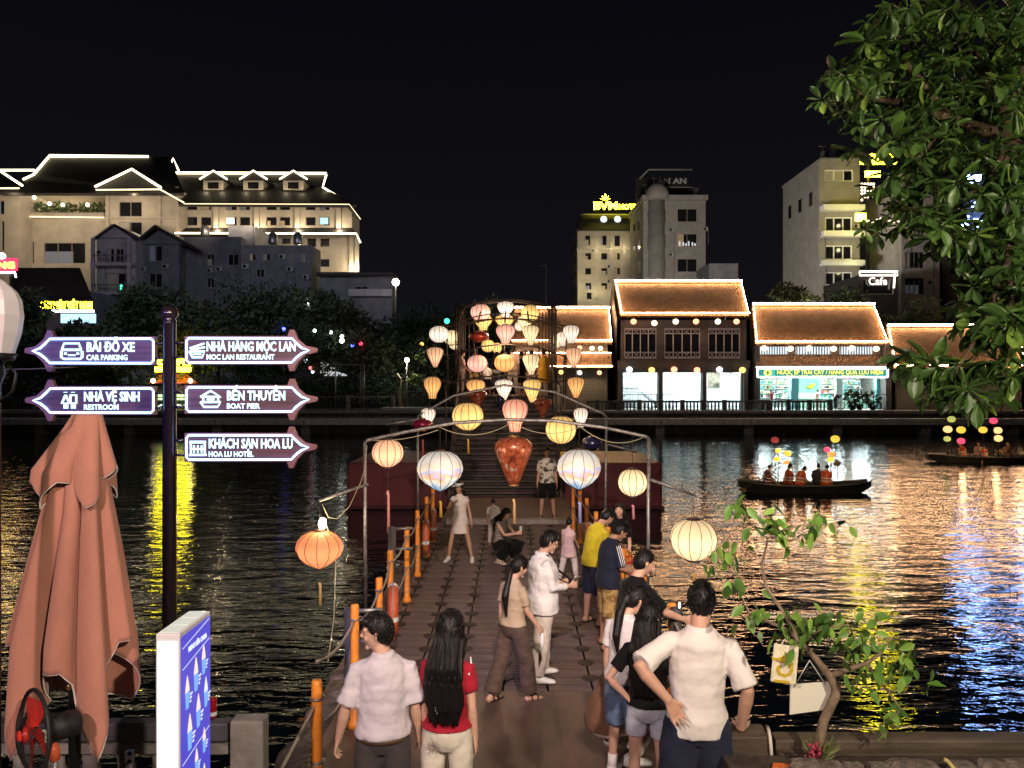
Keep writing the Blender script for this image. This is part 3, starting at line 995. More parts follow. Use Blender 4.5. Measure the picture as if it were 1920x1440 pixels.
m = MB(); m.b2(WX(237, DV), WX(240, DV), DV - 1.55, DV - 1.42, WZ(546, DV), WZ(537, DV)); part(vi, 'green_lamp', m, glow('green_light', (.1, 1, .55), 2.5))
v2 = thing('gabled_house', 'unlit grey gabled house beside the white balcony villa', 'house', (WX(300, DV), DV, FL))
block(v2, 'front_wall', 256, 336, 452, 640, DV + 2, 12, M_greyd, [(279, 460, 304, 490), (279, 512, 304, 540)], nx=2)
m = MB(); m.prism([(WX(252, DV), WZ(453, DV)), (WX(340, DV), WZ(453, DV)), (WX(290, DV), WZ(424, DV))], DV + 1.6, DV + 14, 'y'); part(v2, 'gable', m, M_greyd)
roofslab(v2, [(290, 421), (380, 470), (380, 470), (290, 421)], [DV + 1, DV + 1, DV + 14, DV + 14], .35); roofslab(v2, [(248, 455), (290, 421), (290, 421), (248, 455)], [DV + 1, DV + 1, DV + 14, DV + 14], .35)
v3 = thing('flat_roofed_block', 'plain grey flat roofed block with small shutters in front of the hotel wing', 'house', (WX(515, DV), DV, FL))
block(v3, 'front_wall', 452, 585, 460, 640, DV, 4, M_greyd, [(467, 475, 480, 489), (492, 475, 507, 489), (480, 504, 496, 520), (565, 475, 572, 492)], nx=2)
v4 = thing('dark_terrace_house', 'dark set back terrace house between the gabled house and the grey block', 'house', (WX(400, DV + 4), DV + 4, FL))
block(v4, 'front_wall', 345, 452, 444, 640, DV + 4, 12, M_greyd, [(388, 476, 402, 498), (427, 476, 448, 498), (388, 520, 402, 540)], nx=2)
block(v4, 'stair_tower', 428, 478, 424, 460, DV + 6, 6, M_greyd)
v5 = thing('low_warehouse', 'low dark flat roofed building right of the hotel behind trees', 'building', (WX(690, 92), 92, FL))
block(v5, 'front_wall', 600, 735, 518, 640, 92, 3, M_greyd, [(665, 536, 690, 556)], nx=2)
m = MB(); m.b2(WX(596, 92), WX(738, 92), 91.2, 95.5, WZ(518, 92) + .01, WZ(512, 92)); part(v5, 'roof', m, M_rdark)
m = MB(); m.b2(WX(655, 92), WX(735, 92), 91.5, 91.99, WZ(556, 92), WZ(543, 92)); part(v5, 'fascia', m, M_villa)
v6 = thing('shed_house', 'dark barn like roof standing behind the yellow restaurant sign at far left', 'house', (WX(110, 90), 90, FL))
block(v6, 'front_wall', 20, 165, 545, 640, 90, 8, M_greyd)
roofslab(v6, [(10, 556), (172, 556), (150, 502), (30, 502)], [89, 89, 94, 94], .3, M_rdark)
lamp('AREA', (WX(380, 70), 64, 24), 2100, (.78, .80, 1.0), size=(20, 2), target=(WX(380, DV), DV, 14), name='street_glow')

lamp('AREA', (WX(1400, 45), 40, 15), 420, (1.0, .86, .74), size=(24, 2), target=(WX(1400, 61.5), 61.5, .8), name='ledge_fill_light')  # unseen fill lamps above the water, added to lift the far ledge
lamp('AREA', (WX(600, 45), 40, 15), 260, (.85, .86, 1.0), size=(24, 2), target=(WX(600, 61.5), 61.5, .8), name='ledge_fill_light')
# ---- signs on the left bank
M_yel = glow('yellow_sign_letters', (1.0, .86, .02), 22)
si = thing('restaurant_sign', 'long yellow lit restaurant sign behind leaves at far left, white sign below', 'sign', (WX(122, 80), 80, WZ(600, 80)))
m = MB(); m.b2(WX(70, 80), WX(174, 80), 80.05, 80.2, WZ(582, 80), WZ(560, 80)); part(si, 'board', m, M_black)
lettering(si, 'lettering', 'CƠM NIÊU VIỆT NAM', M_yel, (WX(74, 80), 80.03, WZ(578, 80)), 1.0, WX(172, 80) - WX(74, 80), bold=.03)
m = MB(); m.b2(WX(98, 80), WX(176, 80), 79.9, 80.1, WZ(586, 80), WZ(581, 80)); part(si, 'white_light_box', m, glow('white_sign', (.7, .95, 1.0), 3.5))
m = MB(); m.b2(WX(118, 80), WX(182, 80), 79.6, 79.8, WZ(606, 80), WZ(589, 80)); part(si, 'lower_light_box', m, glow('white_sign2', (.45, .8, 1.0), 1.6))
m = MB(); m.b2(WX(80, 80), WX(84, 80), 80.1, 80.3, FL, WZ(582, 80)); m.b2(WX(164, 80), WX(168, 80), 80.1, 80.3, FL, WZ(582, 80)); part(si, 'support', m, M_dark, kind='stuff')
s2 = thing('karaoke_sign', 'red glowing sign with yellow letters cut by the left edge of the view', 'sign', (WX(0, 80), 82, WZ(520, 82)))
m = MB(); m.b2(WX(-60, 82), WX(30, 82), 82, 82.3, WZ(507, 82), WZ(484, 82)); part(s2, 'board', m, glow('red_sign', (1.0, .03, .10), 2.2))
lettering(s2, 'lettering', 'PHÒNG', M_yel, (WX(-50, 82), 81.95, WZ(503, 82)), .95, WX(27, 82) - WX(-50, 82), bold=.03)
m = MB(); m.tube([W(-60, 511, 82), W(28, 511, 82), W(30, 520, 82)], .1, 6); part(s2, 'light_strip', m, M_ledw)
m = MB(); m.b2(WX(-62, 82), WX(-55, 82), 82.05, 82.3, FL, WZ(507, 82)); m.b2(WX(14, 82), WX(18, 82), 82.31, 82.5, FL, WZ(507, 82)); part(s2, 'support', m, M_dark)
m = MB(); m.sphere(W(4, 480, 82), .35, 10, 8); part(s2, 'lamp_bulb', m, glow('pink_bulb', (1, .75, .9), 6))

# ---- middle: small hotel with crown sign, tall pale building
DB = 150.0
bv = thing('crown_hotel', 'slim uplit hotel with mansard roof, two round windows and yellow crown sign', 'hotel', (WX(1125, DB), DB, FL))
hb = [(1097, 441, 1107, 460), (1126, 441, 1138, 460), (1152, 441, 1163, 462)] + [(x, y, x + 12, y + 13) for y in (474, 502, 530) for x in (1097, 1127, 1151)] + [(1097, 548, 1110, 562)]
block(bv, 'front_wall', 1083, 1182, 430, 700, DB, 16, M_cream, hb, nx=1)
side_panes(bv, 1083, DB, 16, ((3, 6), (9, 12)), (448, 474, 502, 530), 14)
roofslab(bv, [(1080, 430), (1184, 430), (1184, 400), (1093, 400)], [DB - .8, DB - .8, DB + 3, DB + 3], .4)
m = MB(); m.b2(WX(1092, DB), WX(1184, DB), DB + 2.6, DB + 14, WZ(400, DB), WZ(396, DB)); part(bv, 'roof_cap', m, M_greyd)
for py in (431, 467):
    m = MB(); m.b2(WX(1081, DB), WX(1184, DB), DB - .6, DB - .004, WZ(py + 2, DB), WZ(py - 1, DB)); part(bv, 'cornice', m, M_cream)
for px in (1132, 1158):
    m = MB(); m.lathe([(.62, 0), (.62, .2)], (0, 0, 0), 18)
    o = part(bv, 'round_window', MB().sphere(W(px, 411, DB + .9), (.68, .25, .68), 18, 10), glow('moon_window', (.85, .93, 1.0), 1.0))
m = MB()
for px in (1118, 1146, 1170):
    m.b2(WX(px - 2.5, DB), WX(px + 2.5, DB), DB - .4, DB - .004, WZ(560, DB), WZ(433, DB))
part(bv, 'pilaster', m, M_cream, kind='stuff')
for px, py, e in ((1119, 464, 150), (1150, 464, 110), (1172, 464, 130), (1119, 545, 190), (1119, 500, 60), (1088, 545, 110), (1076, 520, 80), (1076, 480, 70), (1142, 548, 40)):
    lamp('POINT', W(px, py, DB - 2.0), e, (1.0, .86, .5), .15, name='facade_uplight')
BS = W(1112, 394, DB + 1)
M_yel2 = glow('crown_sign_letters', (1.0, .86, .02), 26)
bs = part(bv, 'sign_frame', MB().b2(WX(1112, DB + 1), WX(1182, DB + 1), DB + 1.1, DB + 1.2, WZ(397, DB), WZ(392, DB)), M_dark)
lettering(bs, 'lettering', 'BVM', M_yel2, (WX(1112, DB + 1), DB + 1, WZ(390, DB)), 2.0, WX(1157, DB) - WX(1112, DB), bold=.07)
lettering(bs, 'lettering', 'HOTEL', M_yel2, (WX(1160, DB + 1), DB + 1, WZ(390, DB)), 1.35, WX(1200, DB) - WX(1160, DB), bold=.05)
m = MB()
for a_ in (-62, -32, 0, 32, 62):
    a_ = math.radians(a_)
    L_ = 1.55 if abs(a_) < .1 else 1.25
    bx = W(1135, 377, DB + 1)
    m.add([bx + Vector((-.12 * math.cos(a_), 0, .1)), bx + Vector((math.sin(a_) * L_ * .5 - .22 * math.cos(a_), 0, math.cos(a_) * L_ * .5)), bx + Vector((math.sin(a_) * L_, 0, math.cos(a_) * L_)), bx + Vector((math.sin(a_) * L_ * .5 + .22 * math.cos(a_), 0, math.cos(a_) * L_ * .5))], [(0, 3, 2, 1)])
part(bs, 'crown', m, M_yel2, kind='stuff')
m = MB(); m.b2(WX(1150, DB), WX(1160, DB), DB - .5, DB - .3, WZ(563, DB), WZ(561, DB)); part(bv, 'door_light', m, M_ledw)

DT = 130.0
ta = thing('pale_tower', 'pale unlit seven storey building with half dome and dark rooftop name board', 'building', (WX(1250, DT), DT, FL))
ht = [(1270, y, 1307, y + 25) for y in (391, 438, 485)] + [(1213, y, 1217, y + 25) for y in (396, 442, 488)] + [(1245, y, 1249, y + 25) for y in (392, 439, 486)]
block(ta, 'front_wall', 1206, 1323, 366, 700, DT, 14, M_grey, ht, nx=2)
side_panes(ta, 1206, DT, 14, ((3, 5), (8, 10)), (400, 442, 484), 22)
m = MB(); m.b2(WX(1203, DT), WX(1326, DT), DT - .6, DT + 14.5, WZ(376, DT), WZ(367, DT)); part(ta, 'cornice', m, M_grey)
m = MB(); m.lathe([(1.95, WZ(374, DT)), (1.95, WZ(363, DT)), (1.75, WZ(356, DT)), (1.2, WZ(348, DT)), (.1, WZ(343, DT))], (WX(1232, DT), DT - .1, 0), 22); part(ta, 'dome', m, M_grey)
m = MB(); m.lathe([(1.6, FL), (1.6, WZ(376, DT))], (WX(1231, DT), DT + .75, 0), 22); part(ta, 'round_bay', m, M_grey)
m = MB(); m.b2(WX(1200, DT), WX(1308, DT), DT + 4, DT + 4.4, WZ(366, DT), WZ(346, DT)); m.b2(WX(1200, DT), WX(1302, DT), DT + 4.5, DT + 4.7, WZ(346, DT), WZ(320, DT)); ns = part(ta, 'name_board', m, M_black)
m = MB(); m.tube([W(1199, 336, DT + 4), W(1216, 318, DT + 4), W(1298, 318, DT + 4)], .16, 6); m.tube([W(1254, 351, DT + 4), W(1303, 351, DT + 4)], .1, 6); part(ns, 'frame_bar', m, M_grey, kind='stuff')
lettering(ns, 'lettering', 'TÂN AN', mat('unlit_letters', (.42, .42, .44), .6), (WX(1222, DT + 4), DT + 4.4, WZ(343, DT + 4)), 1.35, WX(1290, DT) - WX(1222, DT), bold=.04)
m = MB()
for k, px in enumerate((1273, 1280, 1285, 1290, 1297, 1302)):
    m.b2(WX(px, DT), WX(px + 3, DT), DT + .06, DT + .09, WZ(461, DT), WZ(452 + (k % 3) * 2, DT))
part(ta, 'glint_patch', m, glow('window_glints', (.8, .85, .9), .5), kind='stuff')  # glints on the panes put in as small glowing patches
lamp('AREA', (WX(1215, 90), 84, 13), 10500, (1.0, .88, .74), size=(10, 2), target=(WX(1215, 140), 140, 26), name='city_glow')

# ---- right: office block with lit balconies, white building, neon house, signs through the tree
DR = 104.0
rt = thing('balcony_block', 'grey corner block with two yellow lit balconies left of the overhanging tree', 'building', (WX(1535, DR), DR, FL))
side_panes(rt, 1535, DR, 13.3, ((2, 3.2), (6, 7.2), (10, 11.2)), (352,), 26)
block(rt, 'front_wall', 1535, 1612, 303, 700, DR, 13.3, M_grey, [(1546, 318, 1600, 340), (1547, 407, 1598, 434), (1547, 460, 1598, 487), (1547, 510, 1598, 535)], nx=3, bar=.16, frame=M_white)
for py in (391, 440, 494):
    b_ = part(rt, 'balcony', MB().b2(WX(1537, DR), WX(1614, DR), DR - 1.3, DR - .004, WZ(py + 6, DR), WZ(py - 4, DR)), M_white)
m = MB(); m.b2(WX(1534, DR), WX(1614, DR), DR - .8, DR + 14, WZ(303, DR) + .01, WZ(299, DR)); part(rt, 'roof', m, M_grey)
for py in (407, 455, 500):
    lamp('POINT', W(1606, py, DR - 2.6), 75, (1.0, .92, .42), .2, name='balcony_lamp')
lamp('AREA', (WX(1500, 80), 76, 11), 620, (1.0, .9, .72), size=(8, 2), target=(WX(1540, 104), 104, 22), name='city_glow')
wb = thing('white_apartments', 'white apartment house with barred windows glimpsed below the overhanging tree', 'building', (WX(1725, 100), 100, FL))
block(wb, 'front_wall', 1690, 1762, 325, 700, 100, 14, M_villa, [(1700, 345, 1722, 370), (1697, 472, 1733, 503), (1697, 521, 1733, 552)], nx=4, frame=M_greyd)
block(wb, 'side_wall', 1763, 1810, 400, 700, 102, 14, M_grey, [(1764, 474, 1785, 500)], nx=2)
nb = thing('neon_house', 'small dark house outlined with pinkish white neon under the overhanging tree', 'house', (WX(1650, 92), 92, FL))
block(nb, 'front_wall', 1610, 1684, 516, 700, 92, 10, M_rdark, [(1618, 524, 1676, 552)], nx=1)
M_neon = glow('pink_white_neon', (1.0, .82, .72), 3.2)
m = MB(); m.tube([W(1612, 509, 91.5), W(1683, 509, 91.5), W(1683, 516, 91.5), W(1612, 516, 91.5), W(1612, 509, 91.5)], .11, 6); m.tube([W(1678, 512, 91.6), W(1676, 540, 91.6)], .1, 6); part(nb, 'neon_tube', m, M_neon, kind='stuff')
lettering(nb, 'lettering', 'Cafe', M_neon, W(1628, 534, 91.8), 1.3, 2.2, bold=.01)
ys = thing('yellow_roof_sign', 'yellow lit rooftop sign partly hidden by leaves on the tall block', 'sign', (WX(1650, 98), 98, WZ(380, 98)))
m = MB(); m.b2(WX(1612, 98), WX(1688, 98), 98.1, 98.3, WZ(309, 98), WZ(286, 98)); m.b2(WX(1628, 98), WX(1632, 98), 98.3, 98.6, FL, WZ(309, 98)); part(ys, 'board', m, M_black)
lettering(ys, 'lettering', 'Hải Âu', M_yel2, (WX(1613, 98), 98.05, WZ(306, 98)), 1.45, WX(1687, 98) - WX(1613, 98), bold=.14)
m = MB(); m.b2(WX(1622, 98), WX(1650, 98), 97.9, 98.05, WZ(332, 98), WZ(321, 98)); m.b2(WX(1604, 98), WX(1623, 98), 97.9, 98.05, WZ(415, 98), WZ(400, 98)); part(ys, 'light_box', m, glow('yellow_box', (1, .82, .03), 30), kind='stuff')
m = MB()
for k in range(26):
    m.sphere(W(1616 + (k % 5) * 5.5, 345 + (k // 5) * 6, 98), .16, 6, 5)
for k in range(9):
    m.sphere(W(1620 + k * 8, 413 + 3 * math.sin(k), 98), .2, 6, 5)
part(ys, 'light_string', m, glow('peach_bulbs', (1, .72, .5), 4), kind='stuff')
bl = thing('blue_white_sign', 'cold blue white lights glowing through the leaves of the big tree', 'sign', (WX(1845, 96), 96, WZ(400, 96)))
M_bw = glow('blue_white_light', (.26, .44, 1.0), 44)
m = MB()
for x0, y0, x1, y1 in ((1815, 328, 1840, 342), (1824, 378, 1845, 392), (1845, 382, 1862, 392), (1805, 405, 1818, 425), (1828, 410, 1852, 426), (1866, 398, 1880, 406), (1905, 335, 1960, 350), (1925, 400, 2000, 418)):
    m.b2(WX(x0, 96), WX(x1, 96), 96, 96.3, WZ(y1, 96), WZ(y0, 96))
part(bl, 'light_panel', m, M_bw, kind='stuff')
m = MB(); m.b2(WX(1800, 96), WX(2010, 96), 96.35, 108, FL, WZ(315, 96)); part(bl, 'wall', m, M_rdark)
mx = thing('concrete_stub', 'dark low block far behind the two storey lantern house', 'building', (WX(1350, 120), 120, FL))
block(mx, 'front_wall', 1330, 1384, 494, 700, 120, 8, M_greyd)

# ---- clutter of the blocks: air conditioners, roof tanks, pipes
M_ac = mat('air_conditioner_case', (.34, .34, .33), .6)
M_tank = mat('steel_tank', (.30, .31, .33), .35, .8)
rq = random.Random(61)
for root, d_, spots in ((v3, DV, ((530, 482), (545, 505), (575, 520), (462, 500))), (v4, DV + 4, ((412, 505), (395, 508))), (v2, DV + 2, ((312, 500), (270, 505))), (vi, DV, ((190, 474), (245, 520))), (ta, DT, ((1322, 430), (1258, 478), (1258, 432))), (rt, DR, ((1540, 440), (1604, 425), (1541, 492))), (bv, DB, ((1112, 470), (1142, 500), (1142, 528))), (wb, 100, ((1742, 480), (1742, 530), (1700, 400)))):
    for px, py in spots:
        m = MB(); x_, z_ = WX(px, d_), WZ(py, d_); m.b2(x_ - .42, x_ + .42, d_ - .38, d_ - .03, z_ - .3, z_ + .3); a_ = part(root, 'air_conditioner', m, M_ac)
        m = MB(); m.lathe([(.22, -.01), (.22, .01)], (0, 0, 0), 12); m.v = [(x_ - .1 + v[0], d_ - .39 + v[2], z_ + v[1]) for v in m.v]; part(a_, 'fan_grille', m, M_dark)
        m = MB(); m.tube([(x_ + .44, d_ - .05, z_), (x_ + .55, d_ - .05, z_ - .6), (x_ + .55, d_ - .05, z_ - rq.uniform(2, 5))], .05, 5); part(a_, 'pipe', m, M_greyd)
for root, d_, px, py in ((v3, DV, 500, 459), (v3, DV, 548, 459), (v4, DV + 4, 370, 444), (rt, DR, 1560, 299), (rt, DR, 1590, 299), (ta, DT, 1312, 366)):
    x_, z_ = WX(px, d_), WZ(py, d_) + .02
    m = MB(); m.lathe([(.55, z_ + .5), (.6, z_ + .6), (.6, z_ + 1.7), (.3, z_ + 2.0), (.1, z_ + 2.05)], (x_, d_ + 2.5, 0), 14); t_ = part(root, 'water_tank', m, M_tank)
    m = MB()
    for a_ in (0, 2.1, 4.2):
        m.tube([(x_ + .45 * math.cos(a_), d_ + 2.5 + .45 * math.sin(a_), z_ - .1), (x_ + .45 * math.cos(a_), d_ + 2.5 + .45 * math.sin(a_), z_ + .55)], .05, 5)
    part(t_, 'stand', m, M_dark, kind='stuff')
for root, d_, px, py, h_ in ((v3, DV, 470, 460, 3.0), (rt, DR, 1548, 299, 2.6), (rt, DR, 1572, 299, 2.0), (ta, DT, 1212, 366, 2.5)):
    m = MB(); m.tube([(WX(px, d_), d_ + 1, WZ(py, d_)), (WX(px, d_), d_ + 1, WZ(py, d_) + h_)], .04, 5); m.tube([(WX(px, d_) - .6, d_ + 1, WZ(py, d_) + h_ * .8), (WX(px, d_) + .6, d_ + 1, WZ(py, d_) + h_ * .8)], .03, 5); part(root, 'antenna', m, M_galv)

# ---- street lamps on the far bank
def street_lamp(px, pytop, d, label, r=.28, col=(1.0, .95, .8), es=14, power=0, arm=0):
    t = thing('street_lamp', label, 'street lamp', (WX(px, d), d, FL), 0, 'street lamps on the far bank')
    b0, tp = Vector((WX(px, d), d, FL)), W(px, pytop, d)
    m = MB(); m.tube([b0, tp - Vector((0, 0, r * .8))], [.1, .06], 8); part(t, 'pole', m, M_galv)
    if arm:
        m = MB(); m.tube([tp - Vector((0, 0, .3)), tp, tp + Vector((arm * .5, 0, .15)), tp + Vector((arm, 0, .05))], .06, 6); part(t, 'arm', m, M_galv)
    else:
        m = MB(); m.sphere(tp, r, 14, 10); part(t, 'globe', m, glow('lamp_globe', col, es))
    if power:
        lamp('POINT', tp - Vector((0, .6, .5)), power, col, .2, name='street_lamp_light')


street_lamp(742, 529, 88, 'bright round street lamp beside the low dark building', .42)
street_lamp(1024, 500, 80, 'tall unlit curved street lamp behind the bridge lanterns', arm=-.5)
street_lamp(763, 675, 66, 'small bright globe lamp on the bare lit tree by the bridge', .2, es=12, power=190)
street_lamp(578, 566, 78, 'cold white lamp dot among the dark trees above the signposts', .22, (.9, .95, 1), 10)

# ---- trees of the far bank
M_fol = [mat('foliage_' + nm, c, .65, var=.5, vscale=.8) for nm, c in (('dark', (.032, .050, .024)), ('mid', (.040, .060, .026)), ('olive', (.048, .056, .022)))]
M_bark = mat('tree_bark', (.09, .07, .055), .85, var=.4, vscale=4, bump=.5, bscale=14)


def tree(px, pytop, d, rad, label, seed, group='trees along the far bank', base=FL, fol=None, dens=1.0, leaf=.55, name='leafy_tree'):
    r_ = random.Random(seed)
    x, zt = WX(px, d), WZ(pytop, d)
    t = thing(name, label, 'tree', (x, d, base), 0, group)
    H = zt - base
    m = MB()
    fork = Vector((x + r_.uniform(-.3, .3), d, base + H * .38))
    m.tube([(x, d, base - .1), (x + r_.uniform(-.15, .15), d, base + H * .2), fork], [.28, .2, .16], 8)
    part(t, 'trunk', m, M_bark)
    cl = []
    for k in range(8):
        a_ = 2 * PI * k / 8 + r_.uniform(-.3, .3)
        q = Vector((x + math.cos(a_) * rad * r_.uniform(.3, .75), d + math.sin(a_) * rad * .6, base + H * r_.uniform(.48, .82)))
        m = MB(); m.tube([fork, fork.lerp(q, .5) + Vector((0, 0, .3)), q], [.11, .07, .03], 6); part(t, 'limb', m, M_bark)
        cl.append((q, rad * r_.uniform(.35, .55)))
    cl.append((Vector((x, d, base + H * .82)), rad * .55))
    m = MB()
    for q, rr in cl:
        for _ in range(3):
            c_ = q + Vector((r_.gauss(0, rr * .4), r_.gauss(0, rr * .4), r_.gauss(0, rr * .3)))
            k = .18 * H
            leafcloud(m, (c_.x, c_.y, min(c_.z, zt - rr * .5)), (rr * .75, rr * .7, rr * .55), int(150 * dens), leaf, r_, .25)
    part(t, 'crown', m, fol or M_fol[seed % 3])
    return t


for i, (px, py, d, rad, lab) in enumerate((
        (40, 540, 74, 3.6, 'dark tree beside the white lamp shade at the left edge'),
        (140, 600, 70, 3.0, 'low bushy tree below the yellow restaurant sign'),
        (300, 515, 80, 4.4, 'tall dark tree behind the signpost finial'),
        (245, 560, 78, 3.4, 'dark tree before the white balcony villa'),
        (410, 560, 82, 4.6, 'broad dark tree behind the restaurant arrow sign'),
        (505, 520, 82, 4.8, 'tallest dark tree in front of the grey flat roofed block'),
        (590, 520, 80, 4.6, 'full dark tree right of the tallest dark one'),
        (660, 562, 76, 3.8, 'rounded dark tree below the low dark building'),
        (745, 585, 74, 4.4, 'greenish tree just left of the bridge lanterns'),
        (820, 570, 84, 4.4, 'dark tree rising behind the bridge pergola'),
        (700, 622, 70, 2.6, 'small dark tree above the lit promenade railing'),
        (900, 556, 92, 4.2, 'faint tree behind the top arches of the bridge'),
        (200, 640, 68, 3.4, 'low dark tree left of the signpost'), (355, 610, 72, 3.8, 'dark tree right of the signpost'), (455, 600, 71, 3.8, 'low dark tree behind the boat pier arrow'),
        (550, 600, 70, 3.6, 'low dark tree around the blue fairy lights'), (630, 610, 72, 3.4, 'low dark tree among the white fairy lights'), (90, 620, 69, 3.0, 'low dark tree under the car parking arrow'), (790, 620, 72, 3.2, 'low dark tree by the left bridge lanterns'),
        (1500, 515, 78, 3.2, 'dark tree over the shop roof, left one of two'),
        (1580, 520, 80, 3.8, 'dark tree over the shop roof beneath the lit balconies'),
        (1720, 560, 76, 3.6, 'dark tree above the shuttered house'),
        (1250, 518, 76, 1.8, 'small bush poking above the ridge of the two storey house'))):
    tree(px, py, d, rad, lab, 40 + i, leaf=.5 if d < 76 else .6)
lamp('AREA', (WX(400, 50), 60.5, 9), 70, (.62, .68, 1.0), size=(22, 1.5), target=(WX(400, 80), 80, 7), name='street_glow')

hd = thing('hedge', 'long dark hedge behind the railing of the left promenade', 'hedge', (WX(400, 66.5), 66.5, FL))
rr = random.Random(9)
m = MB()
for k in range(60):
    leafcloud(m, (WX(-20, 67) + k * .70, 67 + rr.uniform(-.3, .3), FL + 1.5), (.8, .6, 1.7 + rr.uniform(-.3, .5)), 130, .42, rr, .1)
part(hd, 'foliage', m, M_fol[0])
m = MB(); m.b2(WX(-20, 67), WX(835, 67), 67.2, 67.6, FL, FL + 2.2); part(hd, 'inner_growth', m, M_fol[0])

# bare lit tree beside the bridge with a tuft of bright leaves
bt = thing('pruned_tree', 'small pruned tree trunk lit yellow beside the bridge railing', 'tree', (WX(752, 65.4), 65.4, FL))
m = MB(); m.tube([W(752, 767, 65.4), W(749, 735, 65.4), W(752, 712, 65.4), W(744, 700, 65.4)], [.2, .15, .13, .08], 8)
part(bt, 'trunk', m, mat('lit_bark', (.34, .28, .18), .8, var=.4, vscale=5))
m = MB(); m.tube([W(752, 712, 65.4), W(764, 702, 65.4), W(762, 688, 65.4)], [.11, .08, .07], 7); m.tube([W(752, 714, 65.4), W(741, 705, 65.4), W(735, 714, 65.4)], [.08, .06, .04], 7); part(bt, 'limb', m, M_bark, kind='stuff')
rr = random.Random(4)
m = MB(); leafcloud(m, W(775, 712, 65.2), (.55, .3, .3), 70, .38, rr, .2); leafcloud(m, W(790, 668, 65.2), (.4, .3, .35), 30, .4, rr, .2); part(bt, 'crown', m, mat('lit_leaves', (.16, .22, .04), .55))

# ---- left promenade: railing, kiosk with yellow sign, dark hedge, coloured lights, signboards
M_rail = mat('old_rail', (.09, .085, .085), .6)
rl = thing('lakeside_railing', 'long dark railing along the unlit left promenade', 'railing', (WX(300, 63), 63, FL))
m = MB(); m.tube([(WX(-30, 63), 63, FL + 1.1), (WX(730, 63), 63, FL + 1.1)], .05, 6); m.tube([(WX(-30, 63), 63, FL + .15), (WX(730, 63), 63, FL + .15)], .04, 6); part(rl, 'rail', m, M_rail, kind='stuff')
m = MB(); m.tube([(0, 0, .15), (0, 0, 1.1)], .022, 5)
copies(rl, 'baluster', m.mesh('baluster', M_rail), [(WX(-30, 63) + i * .33 * .99, 63, FL) for i in range(100)])
m = MB(); m.b2(-.14, .14, -.14, .14, 0, 1.25)
copies(rl, 'post', m.mesh('post', M_stone), [(WX(-20 + i * 84, 63), 63.02, FL) for i in range(10)])
barrier(733, 806, 62.6, 1.86, 1.5, 'lit steel barrier around the pruned tree by the bridge', M_galv, .18)
m = MB(); m.b2(WX(716, 62.5), WX(850, 62.5), 61.9, 64.5, 1.9, 2.06); single('landing_step', m, M_conc, 'pale step of the landing under the lit tree beside the bridge', 'step')
hut = thing('ticket_kiosk', 'small kiosk with red roof and yellow lit signs behind the signpost', 'kiosk', (WX(325, 67), 67, FL))
m = MB(); m.b2(WX(294, 67), WX(352, 67), 67, 69.4, FL, WZ(722, 67)); part(hut, 'wall', m, M_house)
roofslab(hut, [(278, 717), (370, 717), (350, 702), (300, 702)], [66.2, 66.2, 68.2, 68.2], .12, mat('red_awning', (.34, .07, .03), .6))
lettering(hut, 'lettering', 'CAFE', M_yel, (WX(293, 66.4), 66.4, WZ(684, 66.4)), .72, WX(358, 67) - WX(293, 67), bold=.06)
m = MB(); m.b2(WX(290, 66.4), WX(356, 66.4), 66.4, 66.6, WZ(697, 66.4), WZ(688, 66.4)); part(hut, 'light_box', m, M_yel)
m = MB(); m.b2(WX(296, 66.4), WX(349, 66.4), 66.42, 66.6, WZ(750, 66.4), WZ(740, 66.4)); part(hut, 'green_light_box', m, glow('lime_sign', (.55, 1.0, .35), 2.4))
lettering(hut, 'small_lettering', 'OPEN', glow('pale_green', (.75, 1, .7), 1.8), (WX(296, 66.4), 66.4, WZ(766, 66.4)), .5, WX(349, 67) - WX(296, 67), bold=.03)
m = MB()
for q in (287, 357):
    m.sphere(W(q, 714, 66), .2, 8, 6)
part(hut, 'lamp_bulb', m, glow('warm_bulb', (1, .85, .6), 9), kind='stuff')
m = MB(); m.tube([W(302, 684, 66.4), W(302, 640, 66.4)], .05); m.tube([W(346, 684, 66.4), W(346, 640, 66.4)], .05)
lamp('POINT', W(325, 730, 65.8), 60, (1, .7, .4), .2, name='kiosk_light')
